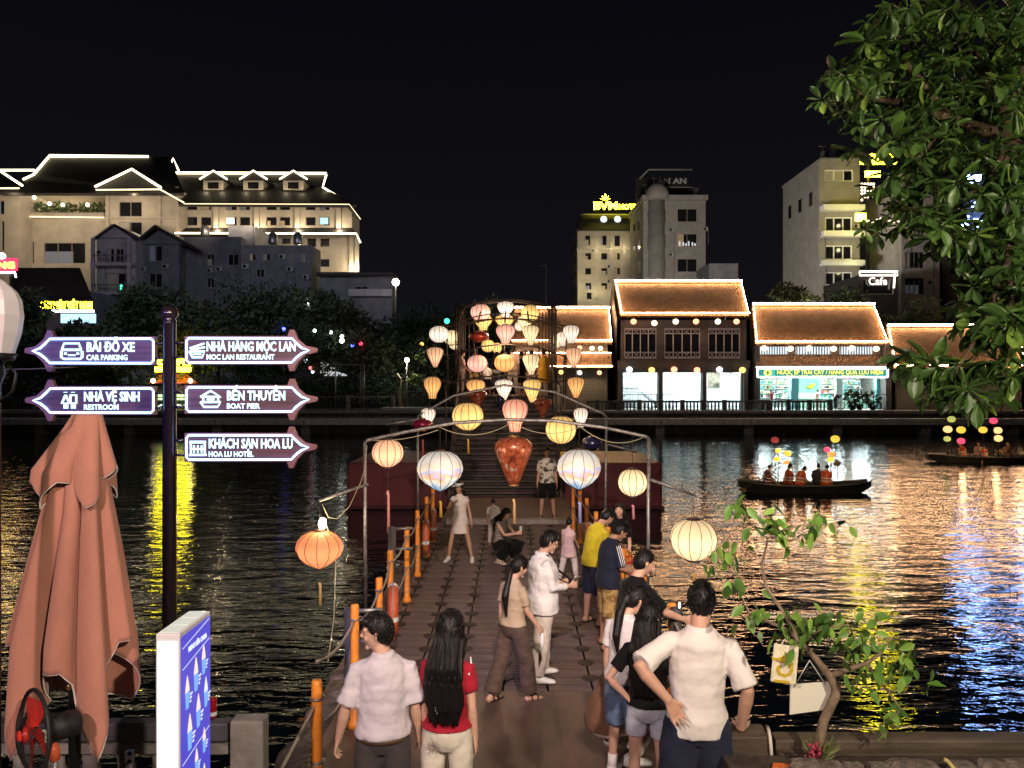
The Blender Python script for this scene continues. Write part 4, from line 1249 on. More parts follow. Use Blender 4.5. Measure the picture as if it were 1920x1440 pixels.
for i, (px, py, c_, es, r_, lab) in enumerate((
        (532, 617, (.08, .1, 1.0), 7, .17, 'blue fairy light above the tip of the restaurant arrow sign'),
        (570, 621, (.08, .1, 1.0), 4, .10, 'faint blue fairy light right of the arrow tip'),
        (590, 620, (.8, 1.0, .9), 7, .15, 'greenish white light among dark trees'),
        (620, 623, (1.0, .95, .9), 7, .15, 'white light right of the greenish one'),
        (641, 631, (.85, 1.0, .9), 7, .17, 'upper one of two white lights above each other'),
        (641, 639, (1.0, 1.0, .9), 8, .22, 'larger lower one of two white lights'),
        (661, 648, (.1, .15, 1.0), 6, .15, 'blue light beside the red one in the trees'),
        (676, 645, (1.0, .05, .12), 6, .19, 'red light beside the blue one in the trees'),
        (573, 676, (.95, .95, 1), 5, .15, 'white light under the restaurant arrow sign'),
        (582, 690, (1.0, .1, .12), 4, .15, 'small red sign light under the arrow'),
        (586, 697, (.8, .85, 1), 4, .15, 'small white light below the red sign light'),
        (838, 602, (.05, 1.0, .5), 4, .24, 'green traffic light left of the bridge lanterns'),
        (791, 645, (1.0, .5, .1), 3, .17, 'orange light in the tree left of the bridge'),
        (120, 674, (1.0, .8, .2), 4, .22, 'yellow lamp under the car parking arrow'),
        (160, 661, (1.0, .75, .25), 4, .20, 'second yellow lamp right below the parking arrow sign'),
        (110, 672, (1.0, .9, .6), 3, .13, 'small pale lamp left below the parking arrow'),
        (215, 694, (.95, 1, 1), 5, .13, 'white light between the two left arrows'))):
    m = MB(); m.sphere(W(px, py, 68.5), r_, 8, 6)
    single('fairy_light', m, glow('fairy_light_mat', c_, es), lab, 'light', 'coloured lights on the left bank')
fl = thing('shop_stall', 'white lit stall front with umbrella under the restaurant arrow tip', 'stall', (WX(613, 70), 70, FL))
m = MB(); m.b2(WX(601, 70), WX(625, 70), 70, 71, WZ(700, 70), WZ(680, 70)); part(fl, 'lit_panel', m, mat('stall_white', (.8, .8, .78), .6, em=(1, 1, .92), es=.55, sample=False))
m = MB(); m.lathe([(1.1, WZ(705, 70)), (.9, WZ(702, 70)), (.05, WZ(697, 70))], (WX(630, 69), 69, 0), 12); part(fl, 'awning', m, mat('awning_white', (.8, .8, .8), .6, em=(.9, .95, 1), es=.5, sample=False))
m = MB(); m.tube([(WX(630, 69), 69, FL), (WX(630, 69), 69, WZ(700, 69))], .05, 6); part(fl, 'pole', m, M_galv)
m = MB(); m.b2(WX(598, 70), WX(628, 70), 70, 71, FL, WZ(700, 70) - .004); part(fl, 'counter', m, M_black)
gp = thing('gate_frame', 'thin metal gate frame standing on the dark left promenade', 'gate', (WX(655, 64), 64, FL))
for q in (629, 676, 680, 683):
    m = MB(); m.tube([(WX(q, 64), 64, FL), (WX(q, 64), 64, WZ(681, 64))], .05, 6); part(gp, 'post', m, M_galv)
m = MB(); m.tube([W(629, 684, 64), W(676, 684, 64)], .05, 6); part(gp, 'crossbar', m, M_galv)


def motorbike(px, d, label):
    t = thing('motorbike', label, 'motorbike', (WX(px, d), d, FL), 0, 'parked motorbikes')
    for s_ in (-.62, .62):
        m = MB(); m.torus((s_, 0, .28), .24, .055, Matrix.Rotation(PI / 2, 4, 'X'), 16, 6); part(t, 'wheel', m, M_black, local=True)
    m = MB(); m.tube([(-.75, 0, .75), (-.3, 0, .72), (-.05, 0, .42), (.3, 0, .4), (.45, 0, .8)], [.1, .16, .12, .1, .12], 8); part(t, 'body', m, M_dark, local=True)
    m = MB(); m.tube([(.42, -.3, 1.02), (.42, 0, .98), (.42, .3, 1.02)], .022, 6); m.tube([(.45, 0, .98), (.62, 0, .28)], .035, 6); part(t, 'fork', m, M_steel, local=True)
    m = MB(); m.sphere((.53, 0, .85), (.08, .1, .1), 8, 6); part(t, 'headlight', m, M_glass, local=True)
    m = MB(); m.sphere((-.35, 0, .84), (.42, .12, .06), 10, 6); part(t, 'saddle', m, M_black, local=True)


for i, (px, lab) in enumerate(((645, 'dark motorbike parked under the gate frame'), (663, 'second dark motorbike beside the gate post'), (700, 'dark motorbike near the lit railing'), (840, 'dark motorbike behind the left bridge railing'))):
    motorbike(px, 64.8, lab)
# ================================================================ floating bridge
M_pont = mat('brown_pontoon_plastic', (0.132, 0.094, 0.086), 0.55, spec=.35, var=0.4, vscale=2.2, bump=0.5, bscale=30, bdist=.006, stretch=(.4, 3, 1))
M_lug = mat('pontoon_lug', (0.032, 0.022, 0.020), 0.6)
M_ramp = mat('worn_ramp_plate', (0.12, 0.074, 0.062), 0.5, var=0.55, vscale=1.6, bump=0.4, bscale=12, bdist=.01, stretch=(2.2, .7, 1))
M_wood = mat('dark_bridge_wood', (0.085, 0.068, 0.064), 0.6, var=0.35, vscale=3, bump=.3, bscale=20, stretch=(.3, 2, 2))
M_land = mat('brown_landing', (0.16, 0.085, 0.065), 0.65, var=0.25, vscale=1.5)
M_post = mat('orange_post_paint', (0.80, 0.27, 0.035), 0.5, var=0.22, vscale=9, bump=.15, bscale=40)
M_rope = mat('old_rope', (0.34, 0.29, 0.23), 0.9, var=.3, vscale=40, bump=.6, bscale=120, bdist=.004)
M_bamboo = mat('bamboo_pole', (0.055, 0.035, 0.028), 0.6, var=.4, vscale=5)
DZ = 0.58

pt = thing('floating_pontoon', 'brown floating pontoon walkway of square plastic blocks crossing the water', 'pontoon', (0, 13.5, DZ))
m = MB()
m.b2(-.238, .238, -.238, .238, -.42, 0)
for k in range(5):
    m.b2(-.20, .20, -.19 + .09 * k, -.165 + .09 * k, .0005, .006)
m.cur = 1
m.lathe([(.001, .0), (.098, 0), (.098, .012), (.04, .018), (.001, .018)], (.25, .25, 0), 14, smooth=False, cap=False)
me = m.mesh('pontoon_block', [M_pont, M_lug])
rp_ = random.Random(5)
locs = [(-1.85 + .5 * i, 8.62 + .5 * j, DZ + rp_.uniform(-.008, .008)) for i in range(8) for j in range(21)]
for o in copies(pt, 'pontoon_block', me, locs, [(rp_.uniform(-.008, .008), rp_.uniform(-.008, .008), 0) for _ in locs]):
    pass
m = MB(); m.b2(-2.1, 1.9, 8.37, 19.1, DZ - .5, DZ - .43); part(pt, 'float_keel', m, M_black)

m = MB(); m.slab((-1.75, 4.72, .93), (1.85, 4.72, .93), (1.85, 8.42, .615), (-1.75, 8.42, .615), .05)
ramp = single('ramp', m, M_ramp, kind='structure')
m = MB(); m.slab((-1.2, 4.75, .937), (-.7, 4.75, .937), (-.7, 8.40, .626), (-1.2, 8.40, .626), .004); m.slab((.45, 4.75, .937), (.5, 4.75, .937), (.5, 8.40, .626), (.45, 8.40, .626), .004)
part(ramp, 'joint_strip', m, M_ramp, kind='stuff')
m = MB(); m.b2(-1.6, 1.55, 18.62, 18.86, .50, .70)
single('step_beam', m, mat('pale_beam', (.30, .26, .24), .6, var=.3), 'pale beam across the walkway before the stairs', 'beam')
m = MB(); m.b2(-1.75, 1.6, 18.88, 22.95, .42, .60); single('bridge_landing', m, M_land, 'flat reddish brown landing between pontoon and bridge stairs', 'landing')

br = thing('arched_bridge', 'dark wooden arched footbridge with a wide stair rising to a crowded crest', 'bridge', (-.25, 27, 0))
m = MB(); m.b2(-1.62, 1.62, -.13, .13, -.05, 0); m.b2(-1.62, 1.62, .10, .128, -.155, -.052)
NS = 20
copies(br, 'step', m.mesh('step', M_wood), [(-.22, 23.05 + .205 * i, .60 + .148 * (i + 1)) for i in range(NS)])
ZC = .60 + .148 * NS
for sx_ in (-1.9, 1.42):
    m = MB(); m.slab((sx_, 22.9, .3), (sx_ + .08, 22.9, .3), (sx_ + .08, 27.1, ZC - .35), (sx_, 27.1, ZC - .35), -.4); part(br, 'stringer', m, M_wood)
m = MB(); m.b2(-1.9, 1.5, 27.14, 31.5, ZC - .2, ZC); part(br, 'crest_deck', m, M_wood)
m = MB(); m.slab((-1.9, 31.52, ZC), (1.5, 31.52, ZC), (1.5, 37.5, .6), (-1.9, 37.5, .6), .15); part(br, 'far_slope', m, M_wood)
m = MB(); m.tube([(0, 0, 0), (0, 0, 1.05)], .035, 7)
pl = []
for sx_ in (-1.86, 1.44):
    pl += [(sx_, 23.0 + .82 * i, .6 + .59 * i) for i in range(6)] + [(sx_, 27.6 + .95 * i, ZC) for i in range(5)]
copies(br, 'rail_post', m.mesh('rail_post', M_bamboo), pl)
for sx_ in (-1.86, 1.44):
    for hh in (.55, 1.02):
        m = MB(); m.tube([(sx_, 22.9, .6 + hh), (sx_, 27.1, ZC + hh), (sx_, 31.5, ZC + hh)], .032, 7); part(br, 'handrail', m, M_bamboo)
pg = thing('bamboo_pergola', 'dark bamboo pergola of thin poles and bowed roof canes over the bridge crest', 'pergola', (-.25, 29, ZC))
m = MB(); m.tube([(0, 0, 0), (0, 0, 3.35)], .028, 7)
loc = [(sx_ + dx, y, ZC) for sx_ in (-2.0, 1.45) for dx in (0, .12) for y in (27.4, 28.4, 29.6, 30.8)]
loc += [(q, 31.4, ZC) for q in (-1.75, -1.55, 1.1, 1.25, 1.38)]
copies(pg, 'pole', m.mesh('pole', M_bamboo), loc)
for y, zt in ((27.4, 6.05), (28.4, 6.35), (29.6, 6.9), (30.8, 7.1), (31.4, 7.2)):
    m = MB(); m.tube([(-2.2 + 4.0 * i / 12, y, zt + .35 * math.sin(PI * i / 12) - .1) for i in range(13)], .022, 7); part(pg, 'roof_cane', m, M_bamboo)
for q in (-1.9, -1.2, -.25, .6, 1.4):
    m = MB(); m.tube([(q, 27.2, 6.15), (q, 29, 6.65), (q, 31.6, 7.2)], .03, 6); part(pg, 'purlin', m, M_bamboo)
for q in (-2.0, 1.5):
    m = MB(); m.tube([(q, 27.3, 5.4), (q, 31.4, 5.5)], .03, 6); part(pg, 'purlin', m, M_bamboo)

M_maroon = mat('maroon_barge_paint', (0.14, 0.022, 0.027), 0.5, var=.25, vscale=1.2)
bg_ = thing('maroon_barge', 'wide maroon painted steel float carrying the arched bridge', 'barge', (-.25, 26, 0))
m = MB(); m.b2(-5.25, 4.78, 24.42, 28.8, -.4, 1.47); part(bg_, 'hull', m, M_maroon, bevel=.08)
m = MB(); m.b2(-5.3, 4.83, 24.34, 24.415, .02, .12); part(bg_, 'rubbing_strip', m, mat('dark_maroon', (.06, .012, .014), .6))

# ---- orange posts with ropes
LP = [(-1.49, 5.87), (-1.50, 7.34), (-1.53, 8.86), (-1.63, 10.3), (-1.64, 12.0), (-1.67, 13.6), (-1.69, 15.2), (-1.71, 16.6)]
RP = [(1.52, 5.9), (1.54, 7.4), (1.52, 8.9), (1.5, 10.4), (1.5, 12.0), (1.47, 13.45), (1.46, 15.0), (1.45, 16.4), (1.42, 17.8)]
po = thing('railing_post', 'nearest orange rope post standing on rough stones at the left', 'post', (0, 0, 0), 0, 'orange rope posts along the pontoon')
m = MB(); m.tube([(0, 0, 0), (0, 0, .06), (0, 0, .07), (0, 0, .5), (0, 0, 1.14), (0, 0, 1.17)], [.075, .06, .045, .042, .041, .034], 12); part(po, 'shaft', m, M_post, local=True)
for zz in (1.03, .55):
    m = MB(); m.torus((0, 0, zz), .044, .009, None, 14, 6); m.torus((.052, 0, zz), .02, .006, Matrix.Rotation(PI / 2, 4, 'X'), 10, 5); part(po, 'eyelet', m, M_galv, local=True)
m = MB(); m.tube([(.046 * math.cos(k * .8), .046 * math.sin(k * .8), .12 + k * .011) for k in range(40)], .006, 5); part(po, 'binding_rope', m, M_rope, local=True)
ordn = ('nearest', 'second', 'third', 'fourth', 'fifth', 'sixth', 'seventh', 'eighth', 'ninth')


def zfl(d):
    return .93 - (d - 4.72) / 3.7 * .315 if d < 8.4 else DZ


for side, P in (('left', LP), ('right', RP)):
    for i, (x, d) in enumerate(P):
        lab = f'orange rope post, {ordn[i]} one along the {side} edge of the walkway'
        z = zfl(d) - (.28 if (d < 6 and side == 'left') else .0)
        if side == 'left' and i == 0:
            po.location = (x, d, z); po['label'] = lab
            XF[po] = Matrix.Translation((-x, -d, -z))
        else:
            q = dup(po, (x, d, z), random.uniform(0, 6), lab)
    for lv, zz, dr in (('upper', 1.03, .10), ('lower', .55, .13)):
        m = MB()
        for (x0, d0), (x1, d1) in zip(P, P[1:]):
            m.tube(sag((x0, d0, zfl(d0) + zz), (x1, d1, zfl(d1) + zz), dr * random.uniform(.7, 1.4)), .0125, 6)
        if side == 'left' and lv == 'upper':
            m.tube(sag((-1.49, 5.87, zfl(5.9) + .72), (-1.95, 4.6, .55), -.02), .014, 6)
        single('rope', m, M_rope, f'sagging {lv} rope strung along the {side} orange posts', 'rope', 'ropes along the pontoon')

M_ring = mat('lifebuoy_orange', (.52, .10, .035), .55, var=.2)
M_band = mat('reflective_band', (.7, .7, .68), .4)
def lifebuoy(x, d, z, label, tilt=0.0):
    t = thing('lifebuoy', label, 'lifebuoy', (x, d, z), 0, 'lifebuoys on the rope railing')
    R_ = Matrix.Rotation(tilt, 4, 'Z') @ Matrix.Rotation(PI / 2, 4, 'Y')
    m = MB(); m.torus((0, 0, 0), .255, .068, R_, 30, 10); part(t, 'ring', m, M_ring, local=True)
    for a_ in (0, 90, 180, 270):
        a_ = math.radians(a_ + 8)
        q = R_ @ Matrix.Rotation(a_, 4, 'Z') @ Matrix.Translation((.255, 0, 0)) @ Matrix.Rotation(PI / 2, 4, 'X')
        m = MB(); m.lathe([(.0705, -.03), (.0705, .03)], (0, 0, 0), 12, cap=False)
        m.v = [tuple(q @ Vector(v)) for v in m.v]
        part(t, 'reflective_band', m, M_band, local=True)
    m = MB(); m.torus((0, 0, 0), .335, .007, R_, 26, 5); part(t, 'grab_line', m, M_rope, local=True)


lifebuoy(-1.47, 9.5, DZ + .62, 'orange lifebuoy tied to the left rope posts, nearest one', .15)
lifebuoy(-1.60, 14.3, DZ + .55, 'orange lifebuoy tied between the farther left rope posts', .1)
lifebuoy(1.42, 14.2, DZ + .52, 'orange lifebuoy hanging on the right rope posts behind the pink girl', -.15)
lifebuoy(-1.63, 15.9, DZ + .5, 'small lifebuoy at the far end of the left posts', .1)

# ---- dark mooring pipes
for px, py, d, zb, lab in ((657, 1140, 7.5, -.6, 'dark steel mooring pipe left of the second orange post'), (735, 988, 11.4, -.6, 'dark mooring pipe behind the left rope railing'), (1268, 1140, 7.3, -.6, 'dark mooring pipe just left of the big man in white')):
    t = thing('mooring_pipe', lab, 'pipe', (WX(px, d), d, zb), 0, 'mooring pipes beside the walkway')
    tp = W(px, py, d)
    m = MB(); m.lathe([(.058, zb), (.058, tp.z), (.045, tp.z), (.045, tp.z - .1)], (tp.x, d, 0), 14); part(t, 'pipe', m, mat('grey_black_pipe', (.055, .05, .052), .5, var=.3))
    sgn = 1 if px < 960 else -1
    for q in (.03, .33):
        m = MB(); m.tube([(tp.x + sgn * .06, d, tp.z - q), (tp.x + sgn * .30, d + .05, tp.z - q)], .022, 8); part(t, 'bracket', m, M_galv)
m = MB(); b_ = W(1274, 1126, 7.2); m.sphere(b_ + Vector((0, 0, -.045)), (.011, .011, .03), 8, 6)
single('navigation_light', m, glow('small_white_light', (1, 1, .95), 4), 'tiny white light on the mooring pipe left of the big man', 'light')

# ---- pipe arches that carry the lanterns
ARCH = {}
M_dpipe = mat('dark_rusty_pipe', (.06, .042, .036), .6, .3, var=.5, vscale=12)
def arch(key, d, pts, zb, label, arms=(), r=.027, posts=True):
    P = [W(x, y, d) for x, y in pts]
    t = thing('lantern_arch', label, 'arch', ((P[0].x + P[-1].x) / 2, d, zb), 0, 'lantern arches over the walkway')
    gm = M_galv if key in 'AB' else M_dpipe
    m = MB(); m.tube(P, r, 8); part(t, 'crossbar', m, gm)
    if posts:
        for q in (P[0], P[-1]):
            m = MB(); m.tube([(q.x * .99 + (-.01), d, zb), q], [r * 1.1, r], 8); part(t, 'post', m, gm)
    for (x0, y0), (x1, y1), dd in arms:
        m = MB(); m.tube([W(x0, y0, d), W(x1, y1, dd)], r * .95, 8); part(t, 'side_arm', m, gm)
    ARCH[key] = (d, pts)
    return t


arch('A', 12.0, [(684, 830), (690, 825), (760, 810), (850, 793), (945, 787), (1040, 789), (1130, 801), (1210, 818), (1217, 823)], -.1, 'nearest lantern arch of worn grey pipe with two side arms',
     [((690, 908), (598, 939), 11.6), ((1216, 898), (1303, 929), 12.0)])
arch('B', 17.5, [(783, 782), (790, 776), (850, 742), (945, 722), (1040, 735), (1130, 775), (1137, 782)], .1, 'second lantern arch with bent pipe before the stairs',
     [((786, 786), (725, 796), 17.3), ((1136, 832), (1194, 848), 17.5)])
arch('C', 24.0, [(836, 724), (842, 718), (900, 707), (950, 704), (1000, 708), (1046, 718), (1052, 724)], .6, 'dark lantern arch standing halfway up the bridge stairs',
     [((842, 716), (803, 712), 24.0), ((1046, 716), (1088, 712), 24.0)])
arch('D', 26.9, [(840, 668), (900, 650), (950, 645), (1005, 650), (1058, 668)], 3.3, 'lantern arch at the head of the bridge stairs',
     [((842, 668), (806, 655), 26.9), ((1056, 668), (1084, 655), 26.9)])
arch('E', 28.6, [(838, 612), (900, 600), (950, 597), (1005, 600), (1062, 612)], 3.56, 'upper lantern arch over the crowd on the bridge crest',
     [((842, 612), (818, 606), 28.6), ((1058, 612), (1078, 608), 28.6)])

# ================================================================ lanterns
def shade_mat(name, col, es, col2=None, painted=False, lit=True):
    m_ = mat(name, tuple(c * (.22 if painted else .45) for c in col), 0.7)
    n, L, p = nodes_of(m_)
    tcx = n.new('ShaderNodeTexCoord')
    nz = n.new('ShaderNodeTexNoise'); nz.inputs['Scale'].default_value = 5.0 if painted else 3.0; nz.inputs['Detail'].default_value = 4
    mp = n.new('ShaderNodeMapping'); mp.inputs['Scale'].default_value = (1, 1, 1.6 if painted else .5)
    L.new(tcx.outputs['Object'], mp.inputs[0]); L.new(mp.outputs[0], nz.inputs['Vector'])
    r = n.new('ShaderNodeValToRGB')
    L.new(nz.outputs['Fac'], r.inputs[0])
    if painted:
        sep = n.new('ShaderNodeSeparateXYZ'); L.new(tcx.outputs['Generated'], sep.inputs[0])
        ad = n.new('ShaderNodeMath'); ad.operation = 'MULTIPLY_ADD'; ad.inputs[1].default_value = .75; ad.inputs[2].default_value = -.1
        L.new(nz.outputs['Fac'], ad.inputs[0])
        sm = n.new('ShaderNodeMath'); L.new(sep.outputs['Z'], sm.inputs[0]); L.new(ad.outputs[0], sm.inputs[1])
        L.new(sm.outputs[0], r.inputs[0])
        r.color_ramp.elements[0].position = .15; r.color_ramp.elements[0].color = (.80, .92, 1.0, 1)
        r.color_ramp.elements[1].position = 1.0; r.color_ramp.elements[1].color = (1.0, .93, .82, 1)
        for q, c_ in ((.36, (.38, .66, 1.0, 1)), (.47, (.95, .93, .88, 1)), (.58, (1.0, .86, .62, 1)), (.66, (1.0, .46, .18, 1)), (.74, (.42, .48, .95, 1)), (.82, (1.0, .86, .66, 1)), (.90, (1.0, .80, .52, 1))):
            e = r.color_ramp.elements.new(q); e.color = c_
    else:
        c2 = col2 or tuple(min(1.0, c * .78 + .02) for c in col)
        r.color_ramp.elements[0].position = .25; r.color_ramp.elements[0].color = (*c2, 1)
        r.color_ramp.elements[1].position = .7; r.color_ramp.elements[1].color = (*col, 1)
    L.new(r.outputs[0], p.inputs['Emission Color'])
    p.inputs['Emission Strength'].default_value = es
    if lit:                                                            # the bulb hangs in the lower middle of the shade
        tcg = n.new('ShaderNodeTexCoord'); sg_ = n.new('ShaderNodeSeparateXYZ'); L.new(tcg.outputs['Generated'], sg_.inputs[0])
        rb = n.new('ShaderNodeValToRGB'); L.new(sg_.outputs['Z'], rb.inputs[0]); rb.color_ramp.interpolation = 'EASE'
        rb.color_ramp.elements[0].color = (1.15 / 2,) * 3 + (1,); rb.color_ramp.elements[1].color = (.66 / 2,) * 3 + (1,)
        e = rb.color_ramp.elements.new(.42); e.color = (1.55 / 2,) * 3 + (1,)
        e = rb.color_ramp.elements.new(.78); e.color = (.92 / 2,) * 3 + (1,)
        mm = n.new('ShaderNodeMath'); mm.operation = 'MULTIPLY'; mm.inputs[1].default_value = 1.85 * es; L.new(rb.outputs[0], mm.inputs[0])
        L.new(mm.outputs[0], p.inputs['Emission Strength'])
    if not lit:
        L.new(r.outputs[0], p.inputs['Base Color'])
    return m_


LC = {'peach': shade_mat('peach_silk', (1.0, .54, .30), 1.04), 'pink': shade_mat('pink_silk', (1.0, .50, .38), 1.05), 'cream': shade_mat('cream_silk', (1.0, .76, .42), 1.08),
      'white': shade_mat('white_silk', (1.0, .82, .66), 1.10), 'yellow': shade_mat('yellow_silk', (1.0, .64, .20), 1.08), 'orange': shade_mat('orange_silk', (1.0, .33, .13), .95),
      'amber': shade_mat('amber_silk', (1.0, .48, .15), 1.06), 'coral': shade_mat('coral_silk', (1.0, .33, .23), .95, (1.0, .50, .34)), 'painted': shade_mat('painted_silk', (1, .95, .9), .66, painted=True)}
def satin(name, c, c2, c3=None):
    m_ = mat(name, c, .27, .25, .6, coat=.3)
    n, L, p = nodes_of(m_)
    tcx = n.new('ShaderNodeTexCoord'); vz = n.new('ShaderNodeTexNoise'); vz.inputs['Scale'].default_value = 7; vz.inputs['Detail'].default_value = 5; vz.inputs['Distortion'].default_value = 1.2
    r = n.new('ShaderNodeValToRGB'); L.new(tcx.outputs['Object'], vz.inputs['Vector']); L.new(vz.outputs['Fac'], r.inputs[0]); L.new(r.outputs[0], p.inputs['Base Color'])
    r.color_ramp.elements[0].position = .34; r.color_ramp.elements[0].color = (*c2, 1)
    r.color_ramp.elements[1].position = .44; r.color_ramp.elements[1].color = (*c, 1)
    if c3:
        e = r.color_ramp.elements.new(.58); e.color = (*c, 1)
        e = r.color_ramp.elements.new(.64); e.color = (*c3, 1)
    return m_


LC['copper'] = satin('copper_satin', (.50, .115, .05), (.16, .03, .02), (.60, .42, .36))
LC['maroon'] = satin('maroon_satin', (.26, .02, .06), (.12, .01, .03))
LC['navy'] = satin('navy_satin', (.03, .03, .09), (.02, .02, .04))
LC['red'] = satin('red_satin', (.42, .05, .035), (.25, .03, .02))
M_gold = mat('gold_cap', (.45, .24, .08), .35, .7)
M_cap = mat('dark_lantern_cap', (.06, .03, .025), .5)
M_ribd = mat('dark_rib', (.05, .03, .025), .6)
M_ribs = {k: mat('rib_' + k, c, .7) for k, c in (('warm', (.16, .055, .02)), ('grey', (.10, .085, .085)))}
M_tas = {k: mat('tassel_' + k, c, .8) for k, c in (('gold', (.62, .36, .06)), ('cream', (.72, .48, .22)), ('red', (.55, .08, .08)), ('blue', (.35, .42, .75)), ('pink', (.7, .3, .3)))}
PROF = {
    'round': [(.30, 0), (.52, .06), (.76, .17), (.93, .32), (1.0, .48), (.99, .60), (.91, .76), (.72, .90), (.48, .975), (.30, 1.0)],
    'onion': [(.10, 0), (.30, .06), (.62, .18), (.88, .34), (.99, .50), (1.0, .58), (.93, .74), (.74, .88), (.46, .97), (.20, 1.0)],
    'drop': [(.26, 0), (.36, .10), (.52, .26), (.70, .43), (.86, .58), (.97, .71), (1.0, .79), (.95, .88), (.72, .96), (.30, 1.0)],
    'bulb': [(.42, 0), (.46, .10), (.52, .22), (.70, .36), (.90, .52), (1.0, .68), (.97, .80), (.82, .91), (.55, .98), (.30, 1.0)]}


def lantern(px, py, wd, ht, d, shape, colour, label, key=None, tassel=0, tcol='gold', big=False, cord=None, nr=12, bulb=False, tilt=0):
    c = W(px, py, d)
    w2, h = wd / F * d / 2, ht / F * d
    z0 = c.z - h / 2
    t = thing('silk_lantern', label, 'lantern', (c.x, d, z0), 0, 'silk lanterns hung over the bridge')
    n = nr * 2
    rg = []
    for r, z in PROF[shape]:
        rg.append([Vector((c.x + r * w2 * (1 if k % 2 == 0 else .972) * math.cos(2 * PI * (k + .5) / n), d + r * w2 * (1 if k % 2 == 0 else .972) * math.sin(2 * PI * (k + .5) / n), z0 + z * h)) for k in range(n)])
    m = MB(); m.rings(rg)
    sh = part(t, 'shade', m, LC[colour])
    lit = colour not in ('copper', 'maroon', 'navy', 'red')
    rt_ = max(.0035, .62 * d / F) if big else max(.003, .5 * d / F)
    rm = M_ribs['grey'] if colour in ('white', 'painted') else M_ribs['warm']
    if lit or big:
        if big:
            for k in range(nr):
                a_ = 2 * PI * (2 * k + .5) / n
                m = MB(); m.tube([(c.x + (r * w2 + .002) * math.cos(a_), d + (r * w2 + .002) * math.sin(a_), z0 + z * h) for r, z in PROF[shape]], rt_, 5)
                part(sh, 'rib', m, rm)
        else:
            m = MB()
            for k in range(nr):
                a_ = 2 * PI * (2 * k + .5) / n
                m.tube([(c.x + (r * w2 + .001) * math.cos(a_), d + (r * w2 + .001) * math.sin(a_), z0 + z * h) for r, z in PROF[shape]], rt_, 4)
            part(sh, 'wire_frame', m, rm, kind='stuff')
    r0, r1 = PROF[shape][0][0] * w2, PROF[shape][-1][0] * w2
    m = MB(); m.lathe([(r1 * .9, z0 + h - .002), (r1 * 1.06, z0 + h + .004), (r1 * 1.06, z0 + h + .025), (r1 * .5, z0 + h + .03)], (c.x, d, 0), 16); part(t, 'top_cap', m, M_gold if not lit else M_cap)
    m = MB(); m.lathe([(r0 * .5, z0 - .03), (r0 * 1.05, z0 - .028), (r0 * 1.05, z0 + .002), (r0 * .9, z0 + .004)], (c.x, d, 0), 16); part(t, 'bottom_cap', m, M_gold if not lit else M_cap)
    if tassel:
        L_ = tassel / F * d
        m = MB(); m.tube([(c.x, d, z0 - .03), (c.x, d, z0 - .03 - L_ * .36)], max(.004, .3 * d / F), 5); tl = part(t, 'tassel', m, M_ribd)
        m = MB(); m.tube([(c.x, d, z0 - .03 - L_ * .34), (c.x, d, z0 - .03 - L_ * .38), (c.x + .01, d, z0 - .03 - L_ * .42), (c.x + .015, d, z0 - .03 - L_)], [.012, .024, .020, .026], 9); part(tl, 'fringe', m, M_tas[tcol])
    # cord up to the pipe
    top = cord if cord is not None else None
    if top is None and key:
        pts = ARCH[key][1]
        top = min(y for _, y in pts)
        for (xa, ya), (xb, yb_) in zip(pts, pts[1:]):
            if min(xa, xb) <= px <= max(xa, xb) and xb != xa:
                top = ya + (yb_ - ya) * (px - xa) / (xb - xa)
    if top is not None and top < py - ht / 2 - 1:
        m = MB(); m.tube([(c.x, d, z0 + h + .02), (c.x, d, WZ(top, d))], max(.0035, .35 * d / F), 5); part(t, 'cord', m, M_ribd)
    if bulb:
        m = MB(); m.sphere((c.x + .05, d - .02, z0 + h + .12), (.06, .06, .09), 12, 8); part(t, 'light_bulb', m, glow('bare_bulb', (1, .82, .5), 40, True))
        lamp('POINT', (c.x + .05, d - .16, z0 + h + .2), 9, (1, .78, .45), .05, name='bare_bulb_light')
    return t


